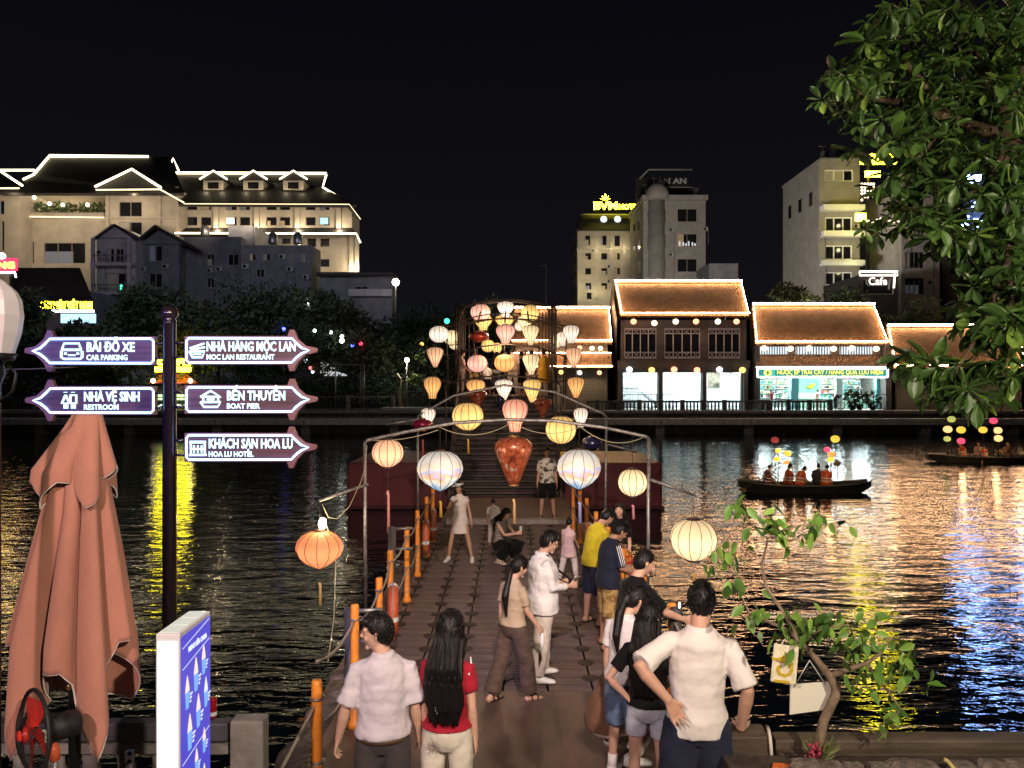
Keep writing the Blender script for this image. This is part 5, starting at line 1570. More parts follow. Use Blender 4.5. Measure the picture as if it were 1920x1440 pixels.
for a in (
    # nearest arch
    (727, 850, 58, 50, 12.0, 'round', 'peach', 'small peach silk lantern at the left end of the nearest arch', 'A', 120, 'pink', True),
    (825, 883, 86, 74, 12.0, 'onion', 'painted', 'large white painted lantern left of the copper one on the nearest arch', 'A', 46, 'gold', True),
    (963, 864, 70, 88, 12.0, 'drop', 'copper', 'unlit copper satin teardrop lantern with long gold tassel in the centre', 'A', 70, 'cream', True),
    (1086, 880, 84, 74, 12.0, 'onion', 'painted', 'large white painted lantern right of the copper one on the nearest arch', 'A', 60, 'blue', True),
    (1186, 905, 55, 49, 12.0, 'round', 'cream', 'small cream lantern inside the right post of the nearest arch', None, 40, 'pink', True, 812),
    (599, 1031, 88, 70, 11.6, 'onion', 'orange', 'orange lantern with a bare glowing bulb above it on the left side arm', None, 66, 'cream', True, 939, 12, True),
    (1300, 1012, 86, 74, 12.0, 'round', 'cream', 'large cream yellow lantern with gold tassel on the right side arm', None, 66, 'gold', True, 929),
    # second arch
    (877, 781, 58, 50, 17.4, 'round', 'yellow', 'round yellow lantern left of the coral one on the second arch', 'B', 42, 'gold', True),
    (966, 779, 48, 60, 17.4, 'bulb', 'coral', 'coral pink lantern with bright lower end in the middle of the second arch', 'B', 0, 'gold', True),
    (1052, 806, 58, 50, 17.4, 'round', 'yellow', 'round yellow lantern right of the coral one on the second arch', 'B', 40, 'gold', True),
    (1089, 783, 27, 36, 17.6, 'bulb', 'white', 'small cream white lantern behind the right yellow one on the second arch', 'B'),
    (803, 782, 27, 34, 17.6, 'bulb', 'white', 'small pinkish white lantern behind the left post of the second arch', 'B'),
    (792, 796, 40, 20, 17.2, 'round', 'maroon', 'unlit maroon lantern on the left arm of the second arch', None, 46, 'red', False, 780),
    (1110, 832, 38, 28, 17.3, 'onion', 'navy', 'unlit navy lantern on the right side of the second arch', None, 0, 'gold', False, 768),
    # on the stairs
    (895, 748, 32, 28, 21.0, 'drop', 'copper', 'unlit copper lantern above the left yellow one', None, 30, 'gold', False, 726),
    (1017, 764, 32, 30, 21.0, 'drop', 'copper', 'unlit copper lantern above the right yellow one', None, 0, 'gold', False, 730),
    (938, 757, 14, 24, 21.0, 'drop', 'navy', 'unlit navy lantern peeping out left of the coral one', None, 0, 'gold', False, 726),
    (811, 727, 28, 36, 24.0, 'bulb', 'amber', 'amber lantern at the left end of the stair arch', None, 0, 'gold', False, 711),
    (892, 728, 31, 28, 24.0, 'bulb', 'amber', 'amber lantern left of the white one on the stair arch', 'C'),
    (945, 731, 30, 34, 24.0, 'drop', 'white', 'white lantern in the middle of the stair arch', 'C'),
    (998, 733, 30, 38, 24.0, 'drop', 'yellow', 'yellow lantern right of the white one on the stair arch', 'C'),
    (1080, 727, 28, 34, 24.0, 'drop', 'amber', 'amber lantern at the right end of the stair arch', None, 0, 'gold', False, 711),
    # head of the stairs
    (816, 670, 27, 33, 26.8, 'drop', 'peach', 'peach lantern at the left end over the stair head', None, 0, 'gold', False, 655),
    (895, 682, 33, 28, 26.8, 'round', 'pink', 'round pink lantern in front of the crowd', 'D'),
    (946, 681, 34, 28, 26.8, 'round', 'amber', 'round amber lantern in front of the man in pale clothes', 'D'),
    (996, 684, 28, 34, 26.8, 'drop', 'cream', 'cream teardrop lantern in front of the woman in yellow', 'D'),
    (1076, 671, 27, 33, 26.8, 'drop', 'peach', 'peach lantern at the right end over the stair head', None, 0, 'gold', False, 655),
    # over the crest
    (823, 627, 32, 27, 28.5, 'round', 'white', 'white lantern at the far left over the bridge crest', None, 0, 'gold', False, 607),
    (846, 633, 26, 24, 29.6, 'round', 'cream', 'cream lantern tucked behind the white one at the far left', None, 0, 'gold', False, 607),
    (853, 643, 22, 22, 30.6, 'round', 'cream', 'small cream lantern behind the left pergola poles', None, 0, 'gold', False, 607),
    (898, 631, 34, 17, 28.4, 'round', 'red', 'unlit red lantern over the left of the crowd', 'E'),
    (948, 627, 32, 32, 28.5, 'bulb', 'pink', 'pink lantern in the middle over the crowd', 'E'),
    (995, 629, 28, 33, 28.5, 'drop', 'cream', 'cream teardrop lantern over the right of the crowd', 'E'),
    (915, 649, 22, 20, 30.0, 'round', 'yellow', 'small yellow lantern between heads of the crowd', None, 0, 'gold', False, 600),
    (932, 653, 16, 18, 31.0, 'round', 'yellow', 'smallest yellow lantern close to the heads', None, 0, 'gold', False, 600),
    (1071, 627, 27, 30, 28.5, 'bulb', 'white', 'white lantern at the far right over the bridge crest', None, 0, 'gold', False, 608),
    (1055, 636, 20, 24, 29.6, 'bulb', 'white', 'small white lantern behind the one at the far right', None, 0, 'gold', False, 608),
    (1041, 640, 22, 24, 30.6, 'round', 'cream', 'cream lantern behind the right pergola poles', None, 0, 'gold', False, 608),
    (901, 586, 33, 28, 29.8, 'round', 'pink', 'pink lantern of the top row on the left', None, 0, 'gold', False, 566),
    (948, 580, 28, 27, 29.8, 'bulb', 'white', 'white lantern in the middle of the top row', None, 0, 'gold', False, 560),
    (994, 588, 30, 28, 29.8, 'round', 'yellow', 'yellow lantern of the top row on the right', None, 0, 'gold', False, 566),
    (906, 605, 30, 26, 31.2, 'bulb', 'yellow', 'yellow lantern just under the pink one of the top row', None, 0, 'gold', False, 566),
    (946, 604, 31, 24, 31.2, 'bulb', 'yellow', 'lime yellow lantern just under the white one of the top row', None, 0, 'gold', False, 560),
    (985, 605, 26, 24, 31.2, 'bulb', 'cream', 'cream lantern just under the yellow one of the top row', None, 0, 'gold', False, 566),
    (974, 612, 16, 16, 32.0, 'round', 'white', 'small white lantern at the end of the top rows', None, 0, 'gold', False, 570),
):
    if a[4] > 20:
        a = (a[0], a[1], a[2] * 1.13, a[3] * 1.13) + tuple(a[4:])
    lantern(*a)

# small round lanterns under the eaves of the lantern house and along the row
M_el = {k: glow('eave_lantern_' + k, c, e) for k, c, e in (('red', (1, .42, .25), 2.0), ('cream', (1, .85, .6), 2.2), ('white', (1, .98, .95), 2.0), ('yellow', (1, .72, .2), 1.6))}
def eave_lantern(px, py, dd, col, label, r=.25):
    c = W(px, py, dd)
    t = thing('eave_lantern', label, 'lantern', (c.x, dd, c.z - r), 0, 'round lanterns under the eaves')
    m = MB(); m.sphere(c, (r, r, r * .92), 14, 10); part(t, 'shade', m, M_el[col])
    m = MB(); m.tube([c + Vector((0, 0, r * .9)), c + Vector((0, 0, r + .25))], .02, 5); m.tube([c - Vector((0, 0, r * .9)), c - Vector((0, 0, r + .3))], .02, 5); part(t, 'cord', m, M_ribd, kind='stuff')


pos = ('first', 'second', 'third', 'fourth', 'fifth', 'sixth')
for i, px in enumerate((1188, 1227, 1267, 1305, 1346, 1381)):
    eave_lantern(px, 603 + (3 if i == 1 else 0), D - .75, ('red', 'cream', 'cream', 'red', 'cream', 'red')[i], f'{pos[i]} from the left of six lanterns under the high eave')
for i, px in enumerate((1180, 1222, 1264, 1307, 1349, 1392)):
    eave_lantern(px, 693 + (1 if i % 2 else 0), D - .6, ('white', 'yellow', 'red', 'red', 'white', 'yellow')[i], f'{pos[i]} from the left of six lanterns above the white bays', .27)
for i, px in enumerate((1433, 1482, 1517, 1563, 1597, 1643)):
    eave_lantern(px, 653 + (i % 2), D + .1, 'cream', f'{pos[i]} from the left of six lanterns before the slatted clerestory', .26)
for px, py, col, lab in ((1087, 652, 'red', 'red lantern between the two roof tiers of the low house'), (1110, 653, 'cream', 'left cream lantern between the two roof tiers of the low house'), (1126, 653, 'cream', 'right cream lantern between the two roof tiers of the low house'),
                         (1052, 698, 'yellow', 'yellow lantern before the left shutter of the low house'), (1087, 699, 'white', 'white lantern before the right shutter of the low house'), (1124, 699, 'red', 'red lantern at the right edge of the low house shutter'),
                         (1782, 697, 'red', 'pale red lantern under the eave of the shuttered house'), (1702, 699, 'red', 'small red lantern at the left shutter under leaves'), (1840, 697, 'cream', 'cream lantern beside the right shutter under leaves')):
    eave_lantern(px, py, D - 1.25 if px < 1130 else D - .6, col, lab, .2)
for px, col in ((1188, 0), (1267, 0), (1346, 0), (1785, 0)):
    pass
lamp('AREA', (WX(1280, 63.3), 63.6, 9.3), 30, (1, .55, .3), size=(9, .3), target=(WX(1280, 66), 66, 5), name='eave_lantern_glow')

for q, e_ in (((-.3, 26.6, 5.3), 120), ((-.2, 29.2, 6.2), 160), ((-.1, 23.0, 3.9), 40), ((-.9, 11.4, 2.75), 16), ((.95, 11.4, 2.75), 16), ((0, 16.8, 3.0), 30)):
    lamp('POINT', q, e_, (1, .72, .45), .25, name='lantern_glow')
# ---- cables on the nearest arch
m = MB()
for a_, b_, dr in (((700, 826), (822, 806), .05), ((822, 800), (960, 792), .16), ((960, 792), (1088, 800), .14), ((1088, 800), (1206, 820), .16)):
    m.tube(sag(W(*a_, 11.96), W(*b_, 11.96), dr), .006, 5)
m.tube([W(688, 835, 11.97), W(684, 880, 11.97), W(676, 905, 11.9), W(655, 950, 11.8), W(632, 973, 11.7), W(616, 970, 11.6), W(604, 945, 11.6)], .006, 5)
m.tube([W(612, 985, 11.6), W(630, 1040, 11.6), W(626, 1160, 10), W(615, 1240, 8)], .006, 5)
single('lamp_cable', m, mat('cable_insulation', (.42, .36, .24), .7), 'thin tan power cable strung along the nearest lantern arch', 'cable')
# ================================================================ rowing boats
M_hull = mat('dark_boat_hull', (.055, .058, .052), .6, var=.3, vscale=3)
def boat(px0, px1, pyw, label, tag_=''):
    d = WD(pyw, 0.0)
    x0, x1 = WX(px0, d), WX(px1, d)
    t = thing('rowing_boat', label, 'boat', ((x0 + x1) / 2, d, 0), 0, 'rowing boats with paper lanterns')
    n = 16
    out, inn = [], []
    for i in range(n + 1):
        u = i / n
        x = x0 + (x1 - x0) * u
        k = math.sin(PI * (.06 + .88 * u)) ** .55
        wd = .62 * k * (1 if .1 < u < .9 else .8)
        zt = .27 + .14 * (abs(u - .5) * 2) ** 2.6
        zb = -.12 + .30 * (abs(u - .5) * 2) ** 5
        out.append([Vector((x, d - wd, zt)), Vector((x, d - wd * .7, zb)), Vector((x, d + wd * .7, zb)), Vector((x, d + wd, zt)), Vector((x, d + wd - .05, zt)), Vector((x, d + wd * .65, zb + .08)), Vector((x, d - wd * .65, zb + .08)), Vector((x, d - wd + .05, zt))])
    m = MB(); m.rings(out, True, False); part(t, 'hull', m, M_hull)
    for s_ in (0, 3):
        m = MB(); m.tube([r_[s_] + Vector((0, 0, .015)) for r_ in out], .022, 6); part(t, 'gunwale', m, mat('worn_gunwale', (.16, .16, .14), .6))
    for u in (.26, .46, .66):
        x = x0 + (x1 - x0) * u
        m = MB(); m.b2(x - .12, x + .12, d - .5, d + .5, .20, .23); part(t, 'thwart', m, M_hull)
    return t, d


BT1, DB1 = boat(1385, 1630, 922, 'nearer dark rowing boat with five seated people and balloons of lanterns')
BT2, DB2 = boat(1738, 2010, 866, 'farther dark rowing boat near the right edge under the leaves')
M_bl = {'yellow': glow('balloon_yellow', (1, .66, .08), 1.0, False), 'orange': glow('balloon_orange', (1, .36, .08), 1.0), 'pink': glow('balloon_pink', (1, .10, .22), .9), 'red': glow('balloon_red', (.55, .07, .07), .5), 'lime': glow('balloon_lime', (.7, .75, .18), .7), 'cream': glow('balloon_cream', (1, .62, .25), 1.3), 'grey': mat('balloon_grey', (.12, .11, .06), .5)}
def paper_lantern(px, py, d, r, col, label, zb=.3, dy=0.0):
    c = W(px, py, d)
    t = thing('paper_lantern', label, 'lantern', (c.x, d, zb), 0, 'round paper lanterns on the boats')
    n = 16
    pr = [(.25, -.93), (.62, -.78), (.88, -.47), (1, 0), (.88, .47), (.62, .78), (.25, .93)]
    m = MB(); m.lathe([(q * r, c.z + z * r * .85) for q, z in pr], (c.x, d, 0), n); part(t, 'shade', m, M_bl[col])
    m = MB(); m.tube([(c.x, d, c.z - r * .8), (c.x + .02, d, zb)], .012, 5); part(t, 'stick', m, M_ribd)


for px, py, r, col, lab in ((1453, 825, .15, 'red', 'dark red lantern highest above the rower'), (1459, 845, .12, 'yellow', 'amber paper lantern below the dark red one'), (1477, 850, .14, 'yellow', 'patterned yellow paper lantern over the woman with bun'), (1457, 861, .13, 'yellow', 'yellow paper lantern right of the rower'), (1474, 867, .12, 'orange', 'orange paper lantern touching the woman with bun'),
                            (1566, 823, .17, 'yellow', 'yellow lantern highest on the tall stick of the near boat'), (1551, 843, .13, 'pink', 'bright pink paper lantern of the near boat'), (1559, 852, .14, 'orange', 'orange lantern overlapping the pink one'), (1557, 862, .13, 'yellow', 'yellow lantern just under the overlapping orange one'), (1570, 869, .14, 'grey', 'unlit grey paper lantern of the near boat')):
    paper_lantern(px, py, DB1, r * .95, col, lab)
for px, py, r, col, lab in ((1784, 786, .17, 'lime', 'lime patterned lantern highest at the left of the far boat'), (1777, 805, .19, 'cream', 'cream lantern at the left end of the far boat'), (1776, 823, .15, 'lime', 'lime lantern under the left cream one'), (1802, 806, .19, 'yellow', 'yellow lantern right of the left cream one'), (1802, 827, .17, 'pink', 'pink paper lantern in front of the far boat passengers'),
                            (1843, 806, .18, 'yellow', 'yellow lantern above the middle passengers of the far boat'), (1863, 789, .17, 'pink', 'pink lantern highest at the right of the far boat'), (1871, 807, .18, 'cream', 'cream lantern under the highest pink one'), (1872, 822, .18, 'cream', 'orange cream lantern low at the right of the far boat')):
    paper_lantern(px, py, DB2, r * 1.15, col, lab)
for (pa, pb, d, lab) in (((1452, 885), (1392, 918), DB1 - .3, 'wooden oar held by the rower of the near boat'), ((1905, 838), (1880, 868), DB2 - .3, 'oar at the right end of the far boat')):
    m = MB(); m.tube([W(*pa, d), W(*pb, d)], [.018, .02], 6); m.sphere(W(*pb, d), (.16, .02, .07), 10, 6)
    single('oar', m, mat('oar_wood', (.22, .15, .09), .6), lab, 'oar')

for dd, px, py, e in ((DB1, 1462, 868, 16), (DB1, 1556, 866, 16), (DB2, 1805, 836, 16), (DB2, 1868, 836, 18)):
    lamp('POINT', W(px, py, dd - 1.0), e, (1, .62, .28), .15, name='boat_lantern_glow')
# ================================================================ people
M_skin = [mat('skin_' + nm, c, .5, spec=.35, var=.10, vscale=9, sheen=.1) for nm, c in (('light', (.60, .36, .255)), ('mid', (.50, .285, .19)), ('tan', (.42, .225, .14)))]
M_hair = mat('black_hair', (.0080, .0066, .0062), .42, spec=.30, bump=.6, bscale=60, bdist=.006, stretch=(3.2, 3.2, .18))
M_eyew = mat('eye_white', (.50, .46, .44), .3)
M_iris = mat('dark_iris', (.02, .012, .01), .15)
M_lip = mat('lips', (.42, .15, .13), .45)
WRK = bpy.data.textures.new('cloth_folds', 'CLOUDS')
WRK.noise_scale = .11
WRK.noise_depth = 2
HTX = bpy.data.textures.new('hair_locks', 'CLOUDS')
HTX.noise_scale = .035


def cloth(name, col, var=.10, **k):
    return mat('cloth_' + name, col, .85, spec=.2, var=var, vscale=5, bump=.42, bscale=6.0, bdist=.035, stretch=(1, 1, 1.9), sheen=.06, bdetail=1.2, **k)


def rot(x=0, y=0, z=0):
    return Matrix.Rotation(math.radians(z), 4, 'Z') @ Matrix.Rotation(math.radians(y), 4, 'Y') @ Matrix.Rotation(math.radians(x), 4, 'X')


MALE = [(.80, .10, .085, 0), (.87, .152, .112, -.008), (.95, .160, .115, -.008), (1.05, .148, .105, 0), (1.18, .156, .110, 0), (1.30, .166, .116, 0), (1.365, .158, .105, -.006), (1.405, .128, .088, -.012), (1.44, .090, .074, -.010), (1.47, .060, .060, -.004)]
FEMA = [(.80, .10, .085, 0), (.87, .158, .112, -.012), (.95, .160, .115, -.012), (1.05, .128, .092, 0), (1.18, .134, .100, .006), (1.28, .148, .118, .012), (1.355, .136, .092, -.004), (1.40, .106, .076, -.012), (1.435, .072, .062, -.010), (1.465, .050, .051, -.004)]


class Fig:
    """joints of one body in its own frame: x to its right, y ahead, z up, 1.70 m tall."""

    def __init__(s, sex, p):
        s.sex, s.p = sex, p
        s.rings = FEMA if sex == 'f' else MALE
        s.g = p.get('girth', 1.0)
        s.lean, s.side, s.twist = p.get('lean', 0), p.get('side', 0), p.get('twist', 0)
        s.sw = .168 if sex == 'm' else .142
        s.P = Vector((0, 0, .95))
        s.legs = {}
        low = 9
        for k, sg in (('L', -1), ('R', 1)):
            f, o, kn = p.get(k + 'L', (0, 3, 3))
            hip = Vector((sg * .088, -.005, .90))
            d = rot(f, 0, 0) @ rot(0, -sg * o, 0) @ Vector((0, 0, -1))
            e = rot(f - kn, 0, 0) @ rot(0, -sg * o * .8, 0) @ Vector((0, 0, -1))
            knee = hip + d * .425
            ank = knee + e * .405
            s.legs[k] = [hip, knee, ank]
            low = min(low, ank.z)
        s.drop = low - .072
        if p.get('lift'):
            s.drop -= p['lift']
        for k in s.legs:
            s.legs[k] = [q - Vector((0, 0, s.drop)) for q in s.legs[k]]
        s.arms = {}
        for k, sg in (('L', -1), ('R', 1)):
            f, o, fl, ro = p.get(k, (4, 9, 16, 8))
            sh = s.T((sg * s.sw, -.008, 1.366))
            B = s.Rt(1.4).to_4x4()
            d = B @ rot(f, 0, 0) @ rot(0, -sg * o, 0) @ Vector((0, 0, -1))
            fw = B @ rot(f, 0, 0) @ Vector((0, 1, 0))
            fw = (fw - d * fw.dot(d)).normalized()
            inn = d.cross(fw) * (1 if sg > 0 else -1)
            if (inn.x * sg) > 0 and abs(inn.x) > .3 and abs(ro) < 500:
                inn = -inn
            a = math.radians(ro)
            v = fw * math.cos(a) + inn * math.sin(a)
            el = sh + d * .275
            b = math.radians(fl)
            fo = d * math.cos(b) + v * math.sin(b)
            wr = el + fo * .245
            if p.get(k + 'p'):
                el, wr = [Vector(q) for q in p[k + 'p']]
            s.arms[k] = [sh, el, wr]
        nb = s.T((0, -.006, 1.455))
        s.H = Matrix.Translation(nb) @ s.Rt(1.5).to_4x4() @ rot(0, 0, p.get('hy', 0)) @ rot(-p.get('hp', 0), p.get('hr', 0), 0) @ Matrix.Translation((0, .032, .146)) @ Matrix.Scale(p.get('head', 1.06), 4)
        s.nb = nb

    def Rt(s, z):
        f = max(0.0, min(1.0, (z - .92) / .42))
        return (rot(0, 0, s.twist * f) @ rot(0, s.side * f, 0) @ rot(-s.lean * f, 0, 0)).to_3x3()

    def T(s, q):
        q = Vector(q)
        n = 8
        acc = Vector((0, 0, 0))
        if q.z <= .92:
            return Vector((q.x, q.y, q.z - s.drop))
        h = q.z - .92
        for i in range(n):
            acc += s.Rt(.92 + h * (i + .5) / n) @ Vector((0, 0, h / n))
        return Vector((0, 0, .92 - s.drop)) + acc + s.Rt(q.z) @ Vector((q.x, q.y, 0))

    def ring(s, z, rx, ry, yo=0, n=20, xo=0):
        return [s.T((xo + rx * math.cos(2 * PI * k / n), yo + ry * math.sin(2 * PI * k / n) * (1.0), z)) for k in range(n)]

    def prof(s, z):
        R_ = s.rings
        for a, b in zip(R_, R_[1:]):
            if a[0] <= z <= b[0]:
                t = (z - a[0]) / (b[0] - a[0])
                g = s.g if z < 1.36 else 1
                return tuple((a[i] + (b[i] - a[i]) * t) * (g if i < 3 else 1) for i in (1, 2)) + (a[3] + (b[3] - a[3]) * t,)
        q = R_[0] if z < R_[0][0] else R_[-1]
        return (q[1] * s.g, q[2] * s.g, q[3])


def hand(mb, wr, d, thumb, curl, s=1.0, spread=.15):
    d = d.normalized()
    th = (thumb - d * thumb.dot(d)).normalized()
    nn = d.cross(th)                                                    # back of the hand or palm, the fingers curl along it
    mb.tube([wr - d * .02, wr + d * .015 * s, wr + d * .05 * s, wr + d * .088 * s, wr + d * .098 * s], [(.020, .026), (.019, .029), (.015, .040), (.013, .041), (.009, .036)], 12, up=nn)
    for k, (off, L_) in enumerate(((.034, .070), (.0115, .080), (-.0115, .074), (-.033, .058))):
        b = wr + d * .088 * s + th * off * s
        q = d
        pts = [b - d * .015, b]
        ang = 0
        for j in range(3):
            ang += curl * (.8 if j == 0 else 1.0)
            q = (d * math.cos(ang) + nn * math.sin(ang) + th * (off * spread / .03 * .3)).normalized()
            pts.append(pts[-1] + q * L_ * s * (.45, .32, .23)[j])
        mb.tube(pts, [.0090 * s, .0088 * s, .0080 * s, .0070 * s, .0050 * s], 7)
    b = wr + d * .022 * s + th * .024 * s
    q = (d * .72 + th * .66 + nn * curl * .4).normalized()
    q2 = (d * .92 + th * .25 + nn * curl * .7).normalized()
    mb.tube([b - q * .015, b, b + q * .036 * s, b + q * .036 * s + q2 * .030 * s], [.014 * s, .0135 * s, .011 * s, .007 * s], 8)


def headmesh(mb, H, sex):
    nu, nv = 28, 18
    vs, fs = [], []
    for i in range(nv + 1):
        a = -PI / 2 + PI * i / nv
        for k in range(nu):
            b = 2 * PI * k / nu
            x, y, z = math.cos(a) * math.cos(b), math.cos(a) * math.sin(b), math.sin(a)
            px, py, pz = x * .0735, y * .094, z * .113
            if z < 0:
                t = -z
                px *= 1 - .30 * t ** 1.4
                py *= (1 - .10 * t) if y > 0 else (1 - .42 * t)
                py += .012 * t
            if y > 0:
                py *= .95
            vs.append(H @ Vector((px, py, pz)))
    for i in range(nv):
        for k in range(nu):
            fs.append((i * nu + k, i * nu + (k + 1) % nu, (i + 1) * nu + (k + 1) % nu, (i + 1) * nu + k))
    mb.add(vs, fs, True)
    T_ = lambda *q: H @ Vector(q)
    R3 = H.to_3x3().to_4x4()
    mb.tube([T_(0, .080, .030), T_(0, .091, .008), T_(0, .104, -.018), T_(0, .086, -.028)], [.006, .009, .014, .009], 9)
    for sg in (-1, 1):
        mb.sphere(T_(sg * .010, .089, -.022), (.009, .010, .008), 8, 6, R3)
        mb.sphere(T_(sg * .030, .077, .030), (.023, .012, .008), 10, 6, R3)
        mb.sphere(T_(sg * .038, .062, -.022), (.022, .020, .022), 10, 6, R3)
        mb.sphere(T_(sg * .0735, -.008, -.004), (.011, .020, .032), 10, 8, R3 @ rot(0, sg * 12, sg * -18))
    mb.sphere(T_(0, .077, -.052), (.026, .013, .018), 10, 6, R3)
    mb.sphere(T_(0, .066, -.090), (.026, .016, .018), 10, 6, R3)


def hairmesh(mb, fig, style, seed=1):
    H = fig.H
    fig.hcap = []
    rg = random.Random(seed)
    nu, nv = 44, 28
    fem = style not in ('short', 'crew')
    K = [(-1.0, -.080), (-.5, -.062), (-.15, -.03), (.05, .0), (.3, .022 if not fem else -.01), (.55, .048 if not fem else .02), (.8, .060), (1.0, .066)]
    thick = {'short': 1.13, 'crew': 1.08}.get(style, 1.13)
    vs, fs = [], []
    for i in range(nv + 1):
        a = -PI / 2 + PI * i / nv
        for k in range(nu):
            b = 2 * PI * k / nu
            x, y, z = math.cos(a) * math.cos(b), math.cos(a) * math.sin(b), math.sin(a)
            thr = K[-1][1]
            for (y0, t0), (y1, t1) in zip(K, K[1:]):
                if y0 <= y <= y1:
                    thr = t0 + (t1 - t0) * (y - y0) / (y1 - y0)
                    break
            thr += .009 * noise.noise((b * 3.1, seed, a))
            q = Vector((x * .0735, y * .094, z * .113))
            if z < 0:
                q.x *= 1 - .2 * (-z) ** 1.4
                if y < 0:
                    q.y *= 1 - .3 * (-z)
            k_ = thick + (.05 * max(0, z) if style != 'crew' else 0) + .02 * noise.noise((x * 3, y * 3, z * 3 + seed))
            f = ease(thr - .010, thr + .006, q.z)
            if q.z > thr + .004:
                fig.hcap.append((q.copy(), k_))
            q = q * (.90 + (k_ - .90) * f)
            vs.append(H @ q)
    for i in range(nv):
        for k in range(nu):
            fs.append((i * nu + k, i * nu + (k + 1) % nu, (i + 1) * nu + (k + 1) % nu, (i + 1) * nu + k))
    mb.add(vs, fs, True)
    T_ = lambda *q: H @ Vector(q)
    if style.startswith('long'):
        L_ = {'long': .46, 'longer': .47, 'longmid': .32}[style]
        rows = []
        for j in range(11):
            t = j / 10
            zz = 1.50 - L_ * t
            if j < 2:
                c = T_(0, -.045 - .02 * j, .03 - .07 * j)
                ax = H.to_3x3() @ Vector((1, 0, 0)); ay = H.to_3x3() @ Vector((0, 1, 0))
                rx, ry = .078 + .004 * j, .060
            else:
                _, ry0, yo = fig.prof(max(.85, min(1.42, zz)))
                c = fig.T((.012 * math.sin(t * 5 + seed), yo - max(ry0, .112) * .95 - .044 + .012 * t, zz))
                ax, ay = fig.Rt(zz) @ Vector((1, 0, 0)), fig.Rt(zz) @ Vector((0, 1, 0))
                rx, ry = (.086 + .040 * math.sin(t * 2.2 + .1)) * (1 - .34 * max(0, t - .7) / .3), .046 - .016 * t - .018 * max(0, t - .8) / .2
            rows.append([c + ax * (rx * math.cos(2 * PI * k / 16)) + ay * (ry * math.sin(2 * PI * k / 16)) for k in range(16)])
        mb.rings(rows)
        fig.hrows = rows
        for sg in (-1, 1):
            mb.tube([T_(sg * .068, .005, .04), T_(sg * .080, .01, -.05), fig.T((sg * .085, -.02, 1.42)), fig.T((sg * .105, -.11, 1.30))], [.022, .024, .028, .022], 8)
        for j in range(7):
            xo = -.09 + .03 * j
            zz = 1.50 - L_
            mb.tube([fig.T((xo, -.13, zz + .16)), fig.T((xo * 1.02, -.125, zz + .03)), fig.T((xo * 1.05, -.12, zz - .02 - .03 * rg.random()))], [.022, .02, .006], 6)
    if style == 'ponytail':
        b = T_(0, -.10, .0)
        e = fig.T((0, -.17, 1.30)); f2 = fig.T((.02, -.17, 1.14))
        mb.tube([T_(0, -.085, .015), b + Vector((0, 0, .0)), b.lerp(e, .45) + (b - H.translation) * .2, e, f2], [.03, .026, .042, .036, .008], 10)
        for sg in (-1, 1):
            mb.tube([T_(sg * .066, .045, .045), T_(sg * .074, .038, .0), T_(sg * .07, .040, -.055)], [.012, .010, .004], 6)
    if style == 'lowtail':
        e = fig.T((.03, -.16, 1.28)); f2 = fig.T((.05, -.15, 1.05))
        mb.tube([T_(0, -.075, -.02), T_(0, -.09, -.07), e, f2], [.04, .032, .045, .010], 10)
    if style == 'bun':
        mb.sphere(T_(0, -.06, .125), (.042, .042, .038), 12, 8)
    if style == 'short':
        for j in range(12):
            a = -.95 + 1.9 * j / 11
            mb.tube([T_(.05 * math.sin(a), .062, .098), T_(.062 * math.sin(a), .084, .078), T_(.066 * math.sin(a) + .006, .0875 - .022 * abs(a), .058 - .008 * rg.random())], [.013, .009, .003], 6)


def remesh(o, vox, it=2, fold=0.0, tex=None):
    r = o.modifiers.new('remesh', 'REMESH')
    r.mode = 'VOXEL'
    r.voxel_size = vox
    r.use_smooth_shade = True
    s = o.modifiers.new('smooth', 'SMOOTH')
    s.factor = .5
    s.iterations = it
    if fold:
        d = o.modifiers.new('folds', 'DISPLACE')
        d.texture = tex or WRK
        d.strength = fold
        d.mid_level = .5
        d.texture_coords = 'LOCAL'
    return o


FIGS = {}


